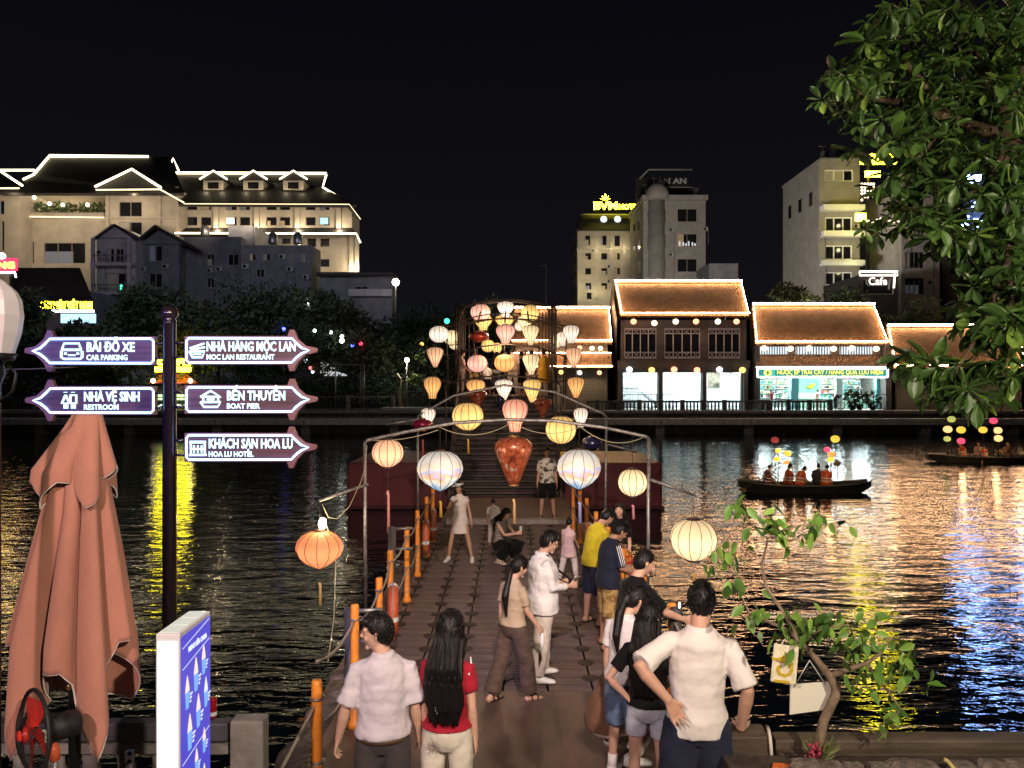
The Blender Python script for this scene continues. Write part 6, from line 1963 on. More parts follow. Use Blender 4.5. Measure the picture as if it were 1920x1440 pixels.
def person(label, px, d, z, h, yaw, sex='m', pose=None, skin=0, hair='short', top=None, bottom=None, shoes=None, lod=1, group='people out by the lantern bridge', curl=(.5, .5), thumbs=None, key=None, x=None, hairm=None, hands=None):
    fig = Fig(sex, pose or {})
    x = WX(px, d) if x is None else x
    t = thing('person', label, 'person', (x, d, z), math.radians(yaw), group, h / 1.70)
    vox = (.0062, .012, .022)[lod]
    # --- body
    m = MB()
    m.rings([fig.ring(zz, rx * .90 * (fig.g if zz < 1.36 else 1), ry * .90 * (fig.g if zz < 1.36 else 1), yo) for zz, rx, ry, yo in fig.rings])
    neck = fig.H @ Vector((0, -.012, -.06))
    nr = .054 if sex == 'm' else .046
    m.tube([fig.T((0, -.01, 1.40)), fig.nb, neck, fig.H @ Vector((0, -.005, -.02))], [.07, nr * 1.05, nr, nr], 14)
    headmesh(m, fig.H, sex)
    k_ = 1.0 if sex == 'm' else .88
    if h < 1.3:
        k_ *= 1.12
    for s_ in 'LR':
        sh, el, wr = fig.arms[s_]
        m.sphere(sh + Vector((0, 0, -.016)), (.040 * k_,) * 3, 10, 8)
        u = el - sh
        v = wr - el
        m.tube([sh + u * .10, sh + u * .3, sh + u * .7, el, el + v * .25, el + v * .6, wr, wr + v * .04], [.040 * k_, .045 * k_, .041 * k_, .036 * k_, .040 * k_, .033 * k_, .025 * k_, .024 * k_], 12)
        hd = v
        th = Vector((0, 1, 0)) if abs(v.normalized().y) < .75 else Vector((0, 0, 1))
        if thumbs and thumbs.get(s_):
            th = Vector(thumbs[s_])
        if hands and hands.get(s_):
            hd = Vector(hands[s_])
        sg = -1 if s_ == 'L' else 1
        # fingers curl towards the palm: flip the thumb frame so that the palm faces the body
        dd = hd.normalized()
        tt = (th - dd * th.dot(dd)).normalized()
        cu = curl[0 if s_ == 'L' else 1]
        nn = dd.cross(tt)
        if lod < 2:
            hand(m, wr, hd, th, cu if nn.x * sg < 0 or abs(nn.x) < .2 else -cu, 1.0 if sex == 'm' else .9)
        else:
            m.sphere(wr + dd * .07, (.03, .045, .06), 8, 6)
        hip, kn, an = fig.legs[s_]
        a, b = kn - hip, an - kn
        lk = k_ * (1 if fig.g < 1.1 else 1.08)
        m.tube([hip + Vector((0, 0, .04)), hip, hip + a * .35, hip + a * .75, kn, kn + b * .28, kn + b * .65, an, an - Vector((0, 0, .03))], [.08 * lk, .085 * lk, .078 * lk, .060 * lk, .052 * lk, .055 * lk, .042 * lk, .034 * lk, .036 * lk], 14)
        sp = math.radians(12) * sg
        fd = Vector((math.sin(sp), math.cos(sp), 0))
        if an.z > .16 and pose and pose.get('tiptoe'):
            pass
        zf = an.z - .072
        c0 = Vector((an.x, an.y, zf))
        m.tube([c0 - fd * .055 + Vector((0, 0, .035)), c0 - fd * .02 + Vector((0, 0, .045)), c0 + fd * .06 + Vector((0, 0, .036)), c0 + fd * .13 + Vector((0, 0, .022)), c0 + fd * .185 + Vector((0, 0, .016))], [(.030, .03), (.042, .036), (.034, .040), (.020, .044), (.010, .028)], 12, up=(0, 0, 1))
    body = part(t, 'body', m, M_skin[skin], local=True)
    remesh(body, vox, 2 if lod < 2 else 1)
    # --- face
    if lod < 2 or lod == 2:
        R3 = fig.H.to_3x3().to_4x4()
        if lod < 2:
            for sg in (-1, 1):
                m = MB()
                m.cur = 0; m.sphere(fig.H @ Vector((sg * .031, .0735, .009)), (.0120, .0072, .0050), 10, 8, R3)
                m.cur = 1; m.sphere(fig.H @ Vector((sg * .031, .0790, .0088)), (.0058, .0040, .0052), 10, 8, R3)
                part(t, 'eye', m, [M_eyew, M_iris], local=True)
                m = MB(); m.tube([fig.H @ Vector((sg * q, w_, zz)) for q, w_, zz in ((.014, .0905, .029), (.030, .0900, .0345), (.048, .078, .028))], [.003, .0042, .0022], 6); part(t, 'eyebrow', m, M_hair, local=True)
            m = MB(); m.sphere(fig.H @ Vector((0, .0815, -.054)), (.0190, .0085, .0055), 10, 6, R3); part(t, 'mouth', m, M_lip, local=True)
    # --- hair
    if hair:
        m = MB(); hairmesh(m, fig, hair, len(label))
        hm = part(t, 'hair', m, hairm or M_hair, local=True)
        remesh(hm, (.009, .012, .02)[lod], 1, .004 if lod < 2 else 0, HTX)
        if lod == 0:                                                    # loose locks over the mass of the hair
            m = MB()
            rs = random.Random(len(label))
            for _ in range(420 if hair in ('short', 'crew') else 260):
                q, k_h = rs.choice(fig.hcap)
                o_ = q * (k_h - .012)
                fl = (Vector((q.x, q.y * .9, q.z - .10)) if q.z > 0 else Vector((q.x * .2, q.y * .2, -.1))).normalized()
                L_ = rs.uniform(.02, .045) * (1 if hair != 'crew' else .6)
                j_ = Vector((rs.gauss(0, .25), rs.gauss(0, .25), rs.gauss(0, .2)))
                t_ = (fl + j_).normalized()
                n_ = q.normalized()
                t_ = (t_ - n_ * t_.dot(n_)).normalized()
                m.tube([fig.H @ (o_ - t_ * L_ * .5), fig.H @ (o_ + n_ * .006), fig.H @ (o_ + t_ * L_ * .6 + n_ * .003)], [.0025, .0042, .0008], 4)
            if getattr(fig, 'hrows', None):
                nr_ = len(fig.hrows[0])
                for _ in range(260):
                    k_r = rs.uniform(nr_ * .42, nr_ * 1.08)
                    a0, a1 = rs.randint(0, 4), rs.randint(7, 10)
                    sc_ = rs.uniform(.99, 1.07)
                    pts_ = []
                    for r_i in range(a0, a1 + 1):
                        row = fig.hrows[r_i]
                        c_ = sum(row, Vector()) / nr_
                        i0 = int(k_r) % nr_
                        v_ = row[i0].lerp(row[(i0 + 1) % nr_], k_r % 1)
                        pts_.append(c_ + (v_ - c_) * sc_ + Vector((rs.gauss(0, .0025), 0, 0)))
                    pts_.append(pts_[-1] + (pts_[-1] - pts_[-2]) * rs.uniform(.2, .9))
                    m.tube(pts_, [.0015] + [.0034] * (len(pts_) - 2) + [.0006], 4)
            part(t, 'hair_locks', m, hairm or M_hair, local=True, kind='stuff')
    # --- clothes
    cv = (.011, .013, .022)[lod]
    fold = (.020, .016, 0)[lod]
    if top:
        lo = top.get('loose', .018)
        hem = top.get('hem', .86)
        m = MB()
        zs = [zz for zz in (.50, .58, .66, .74, .80, .87, .95, 1.02, 1.10, 1.18, 1.26, 1.33, 1.37, 1.405) if zz > hem + .03]
        rows = []
        fl = top.get('flare', 0)
        for zz in [hem] + zs:
            rx, ry, yo = fig.prof(max(.86, zz))
            e = lo * (1 if zz < 1.3 else .75) + (fl * max(0, 1.0 - zz))
            if zz < 1.1:
                rx, ry = max(rx, fig.prof(1.15)[0] * top.get('box', .97)), max(ry, fig.prof(1.15)[1] * top.get('box', .97))
            if zz < .99 and bottom:
                rx, ry = max(rx, (.176 if sex == 'm' else .170) * fig.g), max(ry, .126 * fig.g)
            rows.append(fig.ring(zz, rx + e, ry + e, yo, 24))
        rows.append(fig.ring(1.44, .094 if sex == 'm' else .078, .078 if sex == 'm' else .066, -.010, 24)); rows.append(fig.ring(1.468, .070 if sex == 'm' else .060, .066 if sex == 'm' else .057, -.006, 24))
        m.rings(rows)
        sl = top.get('sleeve', .42)
        for s_ in 'LR':
            sh, el, wr = fig.arms[s_]
            path = [sh, el, wr]
            u, v = el - sh, wr - el
            inn = (fig.T((0, -.008, 1.34)) - sh) * .45
            r0 = (.054 + lo * .45) * (1 if sex == 'm' else .92)
            if sl <= .02:
                m.sphere(sh + inn * .4, (.058 + lo * .4,) * 3, 10, 8)
            elif sl <= .5:
                e = sh + u * (sl * 2)
                m.tube([sh + inn, sh + inn * .45 + Vector((0, 0, -.004)), sh, sh.lerp(e, .5), e], [r0 * .98, r0 * .96, r0 * .94, r0 * .99, r0 * 1.06 * top.get('cuff', 1)], 16)
            else:
                e = el + v * ((sl - .5) * 2)
                m.tube([sh + inn, sh, sh + u * .5, el, el.lerp(e, .5), e], [r0 * .9, r0, r0 * .93, r0 * .86, r0 * .74, r0 * .60], 16)
        if top.get('collar'):
            c0, n0 = fig.nb + fig.Rt(1.5) @ Vector((0, -.008, -.022)), fig.Rt(1.5)
            m.rings([[c0 + n0 @ Vector((rr * math.cos(2 * PI * k / 20), rr * .95 * math.sin(2 * PI * k / 20) - dz * .15, dz)) for k in range(20)] for rr, dz in ((.088, -.012), (.079, .028), (.072, .042))])
        if top.get('vest'):                                             # pale reflective bands of a life vest
            for zz in (1.02, 1.14):
                mv = MB(); rx, ry, yo = fig.prof(zz); mv.rings([fig.ring(z2, rx + lo + q, ry + lo + q, yo, 18) for z2, q in ((zz - .02, .004), (zz - .018, .014), (zz + .018, .014), (zz + .02, .004))]); part(t, 'reflective_band', mv, M_band, local=True)
            for sg in (-1, 1):
                mv = MB(); mv.tube([fig.T((sg * .10, -.16, 1.02)), fig.T((sg * .10, -.185, 1.25)), fig.T((sg * .09, -.06, 1.43)), fig.T((sg * .09, .14, 1.34)), fig.T((sg * .10, .18, 1.14))], .016, 6, flat=.4); part(t, 'vest_strap', mv, M_band, local=True)
        o = part(t, top.get('name', 'shirt'), m, top['mat'], local=True)
        remesh(o, cv, 3, fold * top.get('fold', 1))
    if bottom:
        lo = bottom.get('loose', .016)
        m = MB()
        if not bottom.get('skirt'):
            rows = []
            for zz in (.80, .86, .92, bottom.get('rise', .97)):
                rx, ry, yo = fig.prof(zz)
                rows.append(fig.ring(zz, rx + lo * .5, ry + lo * .5, yo, 22))
            m.rings(rows)
            le, fl = bottom.get('len', .5), bottom.get('flare', 0)
            for s_ in 'LR':
                hip, kn, an = fig.legs[s_]
                tot = .83
                P = [hip + Vector((0, 0, .05)), hip]
                lk = k_ * (1 if fig.g < 1.1 else 1.1)
                R_ = [.074 * lk + lo * .6, .082 * lk + lo * .75]
                for f in [q for q in (.2, .4, .51, .65, .8, .92) if q < le - .04] + [le]:
                    q = hip.lerp(kn, f / .512) if f <= .512 else kn.lerp(an, (f - .512) / .488)
                    base = .086 + (.056 - .086) * min(1, f / .5) if f < .5 else .056 - .018 * (f - .5) / .5
                    P.append(q); R_.append(base * lk + lo * (1 + f * .3) + fl * f ** 2)
                m.tube(P, R_, 18)
        else:
            rows = []
            hem = bottom.get('hem', .45)
            for j in range(9):
                zz = 1.03 - (1.03 - hem) * j / 8
                rx, ry, yo = fig.prof(max(.87, zz))
                rows.append(fig.ring(zz, rx + lo + bottom.get('flare', .1) * (1.03 - zz), ry + lo + bottom.get('flare', .1) * (1.03 - zz), yo, 24))
            m.rings(rows)
        o = part(t, bottom.get('name', 'trousers'), m, bottom['mat'], local=True)
        remesh(o, cv, 3, fold * bottom.get('fold', .8))
    if shoes:
        m_ = shoes[0]
        for s_, sg in (('L', -1), ('R', 1)):
            hip, kn, an = fig.legs[s_]
            sp = math.radians(12) * sg
            fd = Vector((math.sin(sp), math.cos(sp), 0))
            c0 = Vector((an.x, an.y, an.z - .072))
            m = MB()
            up = Vector((0, 0, 1))
            if shoes[1] == 'sneaker':
                m.tube([c0 - fd * .075 + up * .035, c0 - fd * .05 + up * .048, c0 + fd * .03 + up * .050, c0 + fd * .11 + up * .034, c0 + fd * .19 + up * .024, c0 + fd * .215 + up * .018], [(.020, .025), (.050, .040), (.048, .044), (.034, .050), (.022, .044), (.008, .02)], 14, up=(0, 0, 1))
                m.tube([c0 + up * .05, c0 + up * .105], [.050, .046], 12)
                o = part(t, 'shoe', m, m_, local=True); remesh(o, max(cv, .010), 1)
            elif shoes[1] == 'sandal':
                side_ = fd.cross(up)
                m.b2(-.046, .046, -.075, .205, -.004, .014, Matrix.Translation(c0) @ Matrix.Rotation(-sp, 4, 'Z'))
                for q in (.02, .10):
                    m.tube([c0 + fd * q + side_ * .05 + up * .01, c0 + fd * q + side_ * .03 + up * .062 * (1 - q * 2.2) + up * .02, c0 + fd * q - side_ * .03 + up * .062 * (1 - q * 2.2) + up * .02, c0 + fd * q - side_ * .05 + up * .01], .010, 6)
                part(t, 'sandal', m, m_, local=True)
            if len(shoes) > 2:
                m = MB(); b = kn - an
                m.tube([an - up * .02, an + b * shoes[3]], [.046 * k_, .050 * k_], 12); part(t, 'sock', m, shoes[2], local=True)
    fig.root = t
    s0 = XF[t].inverted()
    fig.S = s0
    fig.w = lambda q: s0 @ Vector(q)
    if key:
        FIGS[key] = fig
    return fig


C = {'lav': cloth('pale_lavender', (.57, .52, .56)), 'red': cloth('dark_red', (.33, .012, .028)), 'cream': cloth('cream_trousers', (.66, .61, .50)), 'char': cloth('charcoal', (.055, .048, .048)),
     'beige': cloth('beige_tee', (.44, .34, .235)), 'brownck': cloth('brown_check', (.095, .062, .048), .35), 'white': cloth('white_shirt', (.76, .74, .74)), 'offw': cloth('offwhite_trousers', (.62, .56, .50)),
     'blush': cloth('blush_white', (.74, .66, .62)), 'black': cloth('black', (.005, .005, .006)), 'navy': cloth('navy', (.016, .020, .040)), 'yellow': cloth('yellow', (.62, .52, .03)),
     'pink': cloth('pale_pink', (.72, .52, .50)), 'khaki': cloth('khaki_print', (.42, .29, .12), .35), 'bigw': cloth('ivory_tee', (.68, .63, .59), .06), 'denim': cloth('blue_denim', (.13, .19, .31), .25), 'ldenim': cloth('pale_denim', (.50, .54, .62), .12),
     'brown': cloth('brown', (.19, .10, .062), .2), 'crimson': cloth('crimson', (.42, .03, .06)), 'grey': cloth('grey', (.28, .27, .28)), 'vest': cloth('life_vest_orange', (.50, .085, .03), .25), 'purple': cloth('purple_vest', (.13, .045, .09), .25), 'must': cloth('mustard', (.48, .25, .025)),
     'dskin': cloth('dusky_pink', (.50, .33, .29)), 'dark': cloth('dark_grey', (.045, .042, .05))}
M_sneak = mat('white_sneaker', (.74, .73, .71), .55)
M_sandal = mat('black_sandal', (.02, .018, .018), .5)
# patterned cloths
def pattern(name, base, ink, scale, kind='spots', thr=.45):
    m_ = cloth(name, base)
    n, L, p = nodes_of(m_)
    tc_ = n.new('ShaderNodeTexCoord'); r = n.new('ShaderNodeValToRGB'); r.color_ramp.interpolation = 'CONSTANT'
    if kind == 'stripes':
        q = n.new('ShaderNodeTexWave'); q.bands_direction = 'Z'; q.inputs['Scale'].default_value = scale; out = q.outputs['Fac']
    else:
        q = n.new('ShaderNodeTexNoise'); q.inputs['Scale'].default_value = scale; q.inputs['Detail'].default_value = 3; q.inputs['Distortion'].default_value = 1.0; out = q.outputs['Fac']
    L.new(tc_.outputs['Object'], q.inputs['Vector']); L.new(out, r.inputs[0])
    r.color_ramp.elements[0].color = (*ink, 1); r.color_ramp.elements[1].position = thr; r.color_ramp.elements[1].color = (*base, 1)
    L.new(r.outputs[0], p.inputs['Base Color'])
    return m_


C['floral'] = pattern('floral_white', (.66, .62, .55), (.10, .08, .07), 9, thr=.46)
C['stripe'] = pattern('grey_stripes', (.42, .36, .32), (.06, .05, .05), 9.5, 'stripes', .5)
C['khprint'] = pattern('khaki_leaves', (.46, .31, .13), (.25, .15, .05), 11, thr=.45)
C['lava'] = pattern('yellow_red_print', (.62, .30, .04), (.40, .03, .03), 10, thr=.5)

# ---------------- the couple in front
f = person('man in pale polo shirt and dark trousers seen from behind, head turned left', 718, 5.0, .84, 1.62, 3, 'm', {'hy': 82, 'hp': 2, 'L': (-4, 17, 20, 10), 'R': (2, 11, 18, 18), 'girth': .98, 'twist': 4}, 0, 'short',
           dict(mat=C['lav'], sleeve=.44, hem=.915, loose=.026, collar=True, fold=1.5, cuff=1.1), dict(mat=C['char'], len=.97, loose=.022), (M_black, 'sneaker'), 0, curl=(.55, .45), key='man')
t = f.root
m = MB(); m.rings([f.ring(zz, f.prof(zz)[0] + q, f.prof(zz)[1] + q, f.prof(zz)[2], 28) for zz, q in ((.893, .020), (.895, .0265), (.922, .0265), (.924, .020))]); part(t, 'belt', m, mat('brown_belt', (.10, .055, .03), .45), local=True)
def reach(px, d, z, h, yaw, tgt, off, sex, key):
    """arm targets in a person's own frame so that the hand meets a point of the scene."""
    X = (Matrix.Translation((WX(px, d), d, z)) @ Matrix.Rotation(math.radians(yaw), 4, 'Z') @ Matrix.Scale(h / 1.70, 4)).inverted()
    w_ = X @ (tgt + Vector(off))
    sh = Vector(((-1 if key == 'L' else 1) * (.142 if sex == 'f' else .168), -.008, 1.366))
    mid = sh.lerp(w_, .52)
    L_ = (w_ - sh).length
    return (mid + Vector(((-.3 if key == 'L' else .3) * max(.02, .52 - L_), -max(.0, .52 - L_) * .9 - .01, 0)), w_)


mw_ = FIGS['man'].w(FIGS['man'].arms['R'][2])
f2 = person('woman in dark red top and cream trousers with very long black hair', 838, 5.06, .83, 1.62, -6, 'f', {'Lp': reach(838, 5.06, .83, 1.62, -6, mw_, (.060, -.035, -.02), 'f', 'L'), 'R': (0, 7, 12, 5), 'hy': -8, 'side': 2}, 0, 'longer',
            dict(mat=C['red'], sleeve=.30, hem=.955, loose=.012, box=.9, fold=.6), dict(mat=C['cream'], len=.97, loose=.020, fold=.9), (M_sandal, 'sandal'), 0, curl=(.75, .4), key='woman')
t = f2.root
wr = f2.arms['L'][2]; dv = (f2.arms['L'][2] - f2.arms['L'][1]).normalized()
m = MB(); m.tube([wr - dv * .014, wr + dv * .012], [.031, .030], 14); b_ = part(t, 'bracelet', m, M_black, local=True)
for k in range(12):
    a_ = 2 * PI * k / 12
    if True:
        m = MB(); c0 = f2.T((-.068, -.155, .865)); m.tube([c0 + Vector((.014 * math.cos(a_), -.004, .014 * math.sin(a_))), c0 + Vector((.042 * math.cos(a_), .002, .042 * math.sin(a_)))], [.0028, .0020], 5); part(t, 'stitched_petal', m, mat('embroidery_brown', (.20, .13, .09), .8) if k == 0 else bpy.data.materials['embroidery_brown'], local=True)
m = MB(); m.tube([f2.T((.155, -.06, 1.33)), f2.T((.165, -.02, 1.38)), f2.T((.15, .03, 1.42))], .007, 6); part(t, 'bag_strap', m, M_white, local=True)
for k in range(5):
    m = MB(); m.sphere(f2.T((-.045 + .008 * math.sin(k * 2), -.165, 1.17 - .018 * k)), .006, 6, 5); part(t, 'hair_bead', m, M_steel, local=True)

# ---------------- pair in the middle of the deck
f = person('woman in beige tee and brown checked trousers with dark hair tied low, walking', 962, 8.15, .615, 1.53, -48, 'f', {'RL': (16, 3, 12), 'LL': (-12, 3, 10), 'R': (16, 8, 22, 0), 'L': (-4, 8, 14, 6), 'hy': -16, 'hp': 12, 'lean': 3}, 0, 'lowtail',
           dict(mat=C['beige'], sleeve=.36, hem=.93, loose=.020), dict(mat=C['brownck'], len=.94, loose=.034, flare=.03), (M_sandal, 'sandal'), 0, key='beige')
m = MB(); w_ = f.arms['R'][2]; m.tube([w_ + Vector((.02, .05, -.08)), w_ + Vector((.02, .06, -.2)), w_ + Vector((.01, .05, -.30))], [.018, .030, .004], 7, flat=.35); part(f.root, 'paper_bag', m, M_white, local=True)
f = person('man in loose white shirt and pale trousers with glasses, head bent over a black camera', 1018, 8.85, .585, 1.69, -78, 'm', {'hy': -6, 'hp': 20, 'R': (14, 7, 78, 22), 'L': (12, 5, 80, 26), 'girth': 1.22, 'LL': (4, 3, 4), 'RL': (-5, 4, 4)}, 0, 'short',
           dict(mat=C['white'], sleeve=.90, hem=.80, loose=.036, collar=True, fold=1.3), dict(mat=C['offw'], len=.97, loose=.030), (M_sneak, 'sneaker'), 0, key='white')
M_strap = mat('black_strap', (.015, .015, .016), .6)
cpt = (f.arms['R'][2] + f.arms['L'][2]) / 2 + Vector((0, .07, .0))
m = MB(); m.box(cpt, (.14, .06, .09)); m.tube([cpt, cpt + Vector((0, .12, -.01))], [.038, .036], 14); cm = part(f.root, 'camera', m, M_black, local=True)
m = MB(); m.tube([cpt + Vector((-.07, 0, .03)), f.T((-.11, .145, 1.28)), f.T((-.095, .03, 1.45)), f.T((0, -.10, 1.46)), f.T((.095, .03, 1.45)), f.T((.11, .145, 1.28)), cpt + Vector((.07, 0, .03))], .011, 6, flat=.4); part(f.root, 'camera_strap', m, M_strap, local=True)
m = MB()
for sg in (-1, 1):
    m.torus(f.H @ Vector((sg * .033, .099, .006)), .021, .0022, f.H.to_3x3().to_4x4() @ rot(90, 0, 0), 16, 5)
    m.tube([f.H @ Vector((sg * .054, .097, .008)), f.H @ Vector((sg * .080, .02, .010))], .0022, 5)
part(f.root, 'glasses', m, M_black, local=True, kind='stuff')

# ---------------- farther along the deck
f = person('woman in short pale dress, white visor and white sneakers standing with one hand raised', 862, 14.75, DZ, 1.52, 172, 'f', {'LL': (2, 14, 2), 'RL': (4, 12, 6), 'R': (34, 22, 125, 40), 'L': (0, 14, 14, 0), 'hy': -14}, 1, 'longmid',
           dict(mat=C['blush'], sleeve=.14, hem=.62, loose=.014, name='dress', box=.98, fold=.5, flare=.06), None, (M_sneak, 'sneaker'), 1)
m = MB(); m.rings([[f.H @ Vector((r * math.cos(2 * PI * k / 20), r * 1.15 * math.sin(2 * PI * k / 20) + yo, zz)) for k in range(20)] for r, yo, zz in ((.082, 0, .055), (.088, 0, .085), (.082, 0, .092))]); m.slab(f.H @ Vector((-.085, .06, .062)), f.H @ Vector((.085, .06, .062)), f.H @ Vector((.07, .19, .05)), f.H @ Vector((-.07, .19, .05)), .008); part(f.root, 'visor', m, M_sneak, local=True, kind='stuff')
SQ = {'LL': (98, 10, 138), 'RL': (104, 12, 140), 'lean': 18, 'R': (62, 4, 62, 28), 'L': (58, 4, 66, 28), 'hp': 2}
f = person('woman crouching in striped top and black skirt, taking a photo with a phone', 937, 14.8, DZ, 1.58, -128, 'f', dict(SQ, hy=-8), 0, 'longmid', dict(mat=C['stripe'], sleeve=.0, hem=.93, loose=.012, fold=.4), dict(mat=C['black'], len=.93, loose=.05, flare=.02, name='skirt'), (M_sneak, 'sandal'), 1)
cp_ = (f.arms['R'][2] + f.arms['L'][2]) / 2 + Vector((0, .08, .08))
m = MB(); m.box(cp_, (.075, .010, .15)); ph = part(f.root, 'phone', m, M_sneak, local=True)
f = person('small child in white clothes standing behind the crouching woman', 925, 16.2, DZ, .98, -8, 'm', {'hp': 8}, 1, 'crew', dict(mat=C['blush'], sleeve=.4, hem=.84, loose=.02), dict(mat=C['blush'], len=.95, loose=.02), None, 1)
f = person('man in white floral shirt and black shorts facing the camera on the landing', 1026, 19.4, .6, 1.76, 178, 'm', {'L': (0, 7, 10, 0), 'R': (0, 8, 14, 0), 'LL': (0, 6, 2), 'RL': (0, 5, 2), 'hy': 4}, 1, 'short', dict(mat=C['floral'], sleeve=.42, hem=.86, loose=.026, collar=True), dict(mat=C['black'], len=.50, loose=.03), (M_sandal, 'sandal'), 1)
f = person('little girl in pale pink tunic and trousers walking away by the right posts', 1066, 13.4, DZ, 1.06, -28, 'f', {'RL': (16, 6, 10), 'LL': (-12, 6, 6), 'hp': 10, 'R': (12, 10, 30, 10)}, 0, 'bun', dict(mat=C['pink'], sleeve=.2, hem=.66, loose=.02, flare=.12, name='tunic'), dict(mat=C['blush'], len=.95, loose=.028), (M_sneak, 'sneaker'), 1)
# ---------------- group leaning over the right side of the deck
f = person('man in bright yellow tee and navy shorts bending beside the navy shirted man', 1112, 10.9, DZ, 1.66, -62, 'm', {'lean': 24, 'hp': 14, 'R': (24, 6, 40, 10), 'L': (24, 6, 40, 10), 'LL': (0, 4, 4), 'RL': (4, 4, 4)}, 1, 'short', dict(mat=C['yellow'], sleeve=.44, hem=.86, loose=.026), dict(mat=C['navy'], len=.55, loose=.028), (M_sandal, 'sandal'), 1)
f = person('man in navy shirt with three white sleeve stripes and khaki shorts looking down', 1140, 9.95, DZ, 1.63, -72, 'm', {'lean': 12, 'hp': 26, 'hy': -4, 'R': (24, 8, 62, 14), 'L': (26, 6, 58, 14), 'LL': (2, 4, 6), 'RL': (-4, 4, 4), 'girth': 1.05}, 2, 'short', dict(mat=C['navy'], sleeve=.46, hem=.82, loose=.028), dict(mat=C['khprint'], len=.56, loose=.030), (M_sandal, 'sandal'), 0)
sh, el, _ = f.arms['R']
for k in (-1, 0, 1):
    u = el - sh
    fw = (Vector((0, 1, 0)) - u.normalized() * u.normalized().y).normalized()
    ou = Vector((1, 0, 0)) - u.normalized() * u.normalized().x
    ou = (ou - fw * ou.dot(fw)).normalized()
    dirn = (ou + fw * .30 * k).normalized()
    m = MB(); m.tube([sh + u * q + dirn * (.0785 + (.012 if 0 < q < .8 else .006)) for q in (-.12, .1, .4, .7, .88)], .0065, 6, flat=.6); part(f.root, 'sleeve_stripe', m, M_white, local=True)
f = person('woman with white hair clip looking up behind the man in yellow', 1162, 12.0, DZ, 1.52, 150, 'f', {'hp': -4, 'hy': 10}, 0, 'longmid', dict(mat=C['black'], sleeve=.4, hem=.86, loose=.02), dict(mat=C['black'], len=.95), None, 1)
f = person('child in yellow and red printed top leaning on the right rope railing', 1172, 10.85, DZ, 1.22, 120, 'm', {'hp': 10, 'R': (30, 12, 70, 20), 'L': (30, 12, 60, 10)}, 1, 'short', dict(mat=C['lava'], sleeve=.42, hem=.82, loose=.03), dict(mat=C['crimson'], len=.6, loose=.02), None, 1)
f = person('man in black tee reaching both forearms out over the water', 1188, 7.25, .70, 1.70, -62, 'm', {'lean': 8, 'hp': 10, 'hy': -12, 'R': (48, 6, 26, 0), 'L': (52, 4, 24, 0), 'LL': (0, 4, 4), 'RL': (0, 4, 4)}, 0, 'crew', dict(mat=C['black'], sleeve=.42, hem=.86, loose=.026), dict(mat=C['dark'], len=.95, loose=.02), (M_black, 'sneaker'), 0)
f = person('woman in white tee and blue denim skirt with a ponytail and white socks', 1172, 6.15, .80, 1.55, -38, 'f', {'hp': 22, 'hy': -34, 'lean': 6, 'L': (-2, 6, 14, 10), 'R': (20, 8, 50, 20), 'LL': (4, 4, 6), 'RL': (-3, 4, 4)}, 0, 'ponytail', dict(mat=C['white'], sleeve=.36, hem=.90, loose=.020), dict(mat=C['denim'], len=.50, loose=.034, name='denim_shorts'), (M_sneak, 'sneaker', M_sneak, .34), 0)
f = person('woman in black tee and pale denim shorts with long hair, hand on hip', 1216, 5.55, .84, 1.53, -20, 'f', {'hp': 12, 'hy': -30, 'side': -3, 'Lp': ((-.30, -.10, 1.13), (-.165, -.07, .99)), 'R': (12, 10, 60, 30)}, 0, 'long', dict(mat=C['black'], sleeve=.34, hem=.93, loose=.018), dict(mat=C['ldenim'], len=.27, loose=.020, name='denim_shorts'), (M_sneak, 'sneaker', M_sneak, .3), 0)
f = person('big man in ivory tee and navy shorts seen from behind, leaning on the stone pier', 1306, 4.52, 1.08, 1.72, -4, 'm', {'hy': -10, 'hp': 6, 'side': 3, 'Lp': ((-.345, -.15, 1.27), (-.185, -.185, 1.10)), 'Rp': ((.270, -.10, 1.13), (.250, -.015, .888)), 'girth': .90, 'head': 1.0, 'LL': (2, 6, 2), 'RL': (0, 5, 4)}, 1, 'crew',
           dict(mat=C['bigw'], sleeve=.46, hem=.85, loose=.022, fold=1.1, cuff=1.12, box=.9), dict(mat=C['navy'], len=.48, loose=.034), (M_sandal, 'sandal'), 0, curl=(.35, .12), key='big', hands={'L': (.45, .05, -.88), 'R': (.30, .90, -.12)}, thumbs={'L': (.9, .3, .4), 'R': (-.9, .4, .1)})
f = person('person crouching in brown top and white trousers beside the denim woman', 1132, 6.6, .77, 1.62, -70, 'm', {'LL': (100, 8, 136), 'RL': (96, 10, 138), 'lean': 62, 'hp': 20, 'R': (70, 4, 40, 10), 'L': (70, 4, 40, 10)}, 0, 'short', dict(mat=C['brown'], sleeve=.5, hem=.86, loose=.034, fold=1.3), dict(mat=C['blush'], len=.93, loose=.028), (M_sneak, 'sneaker'), 0)

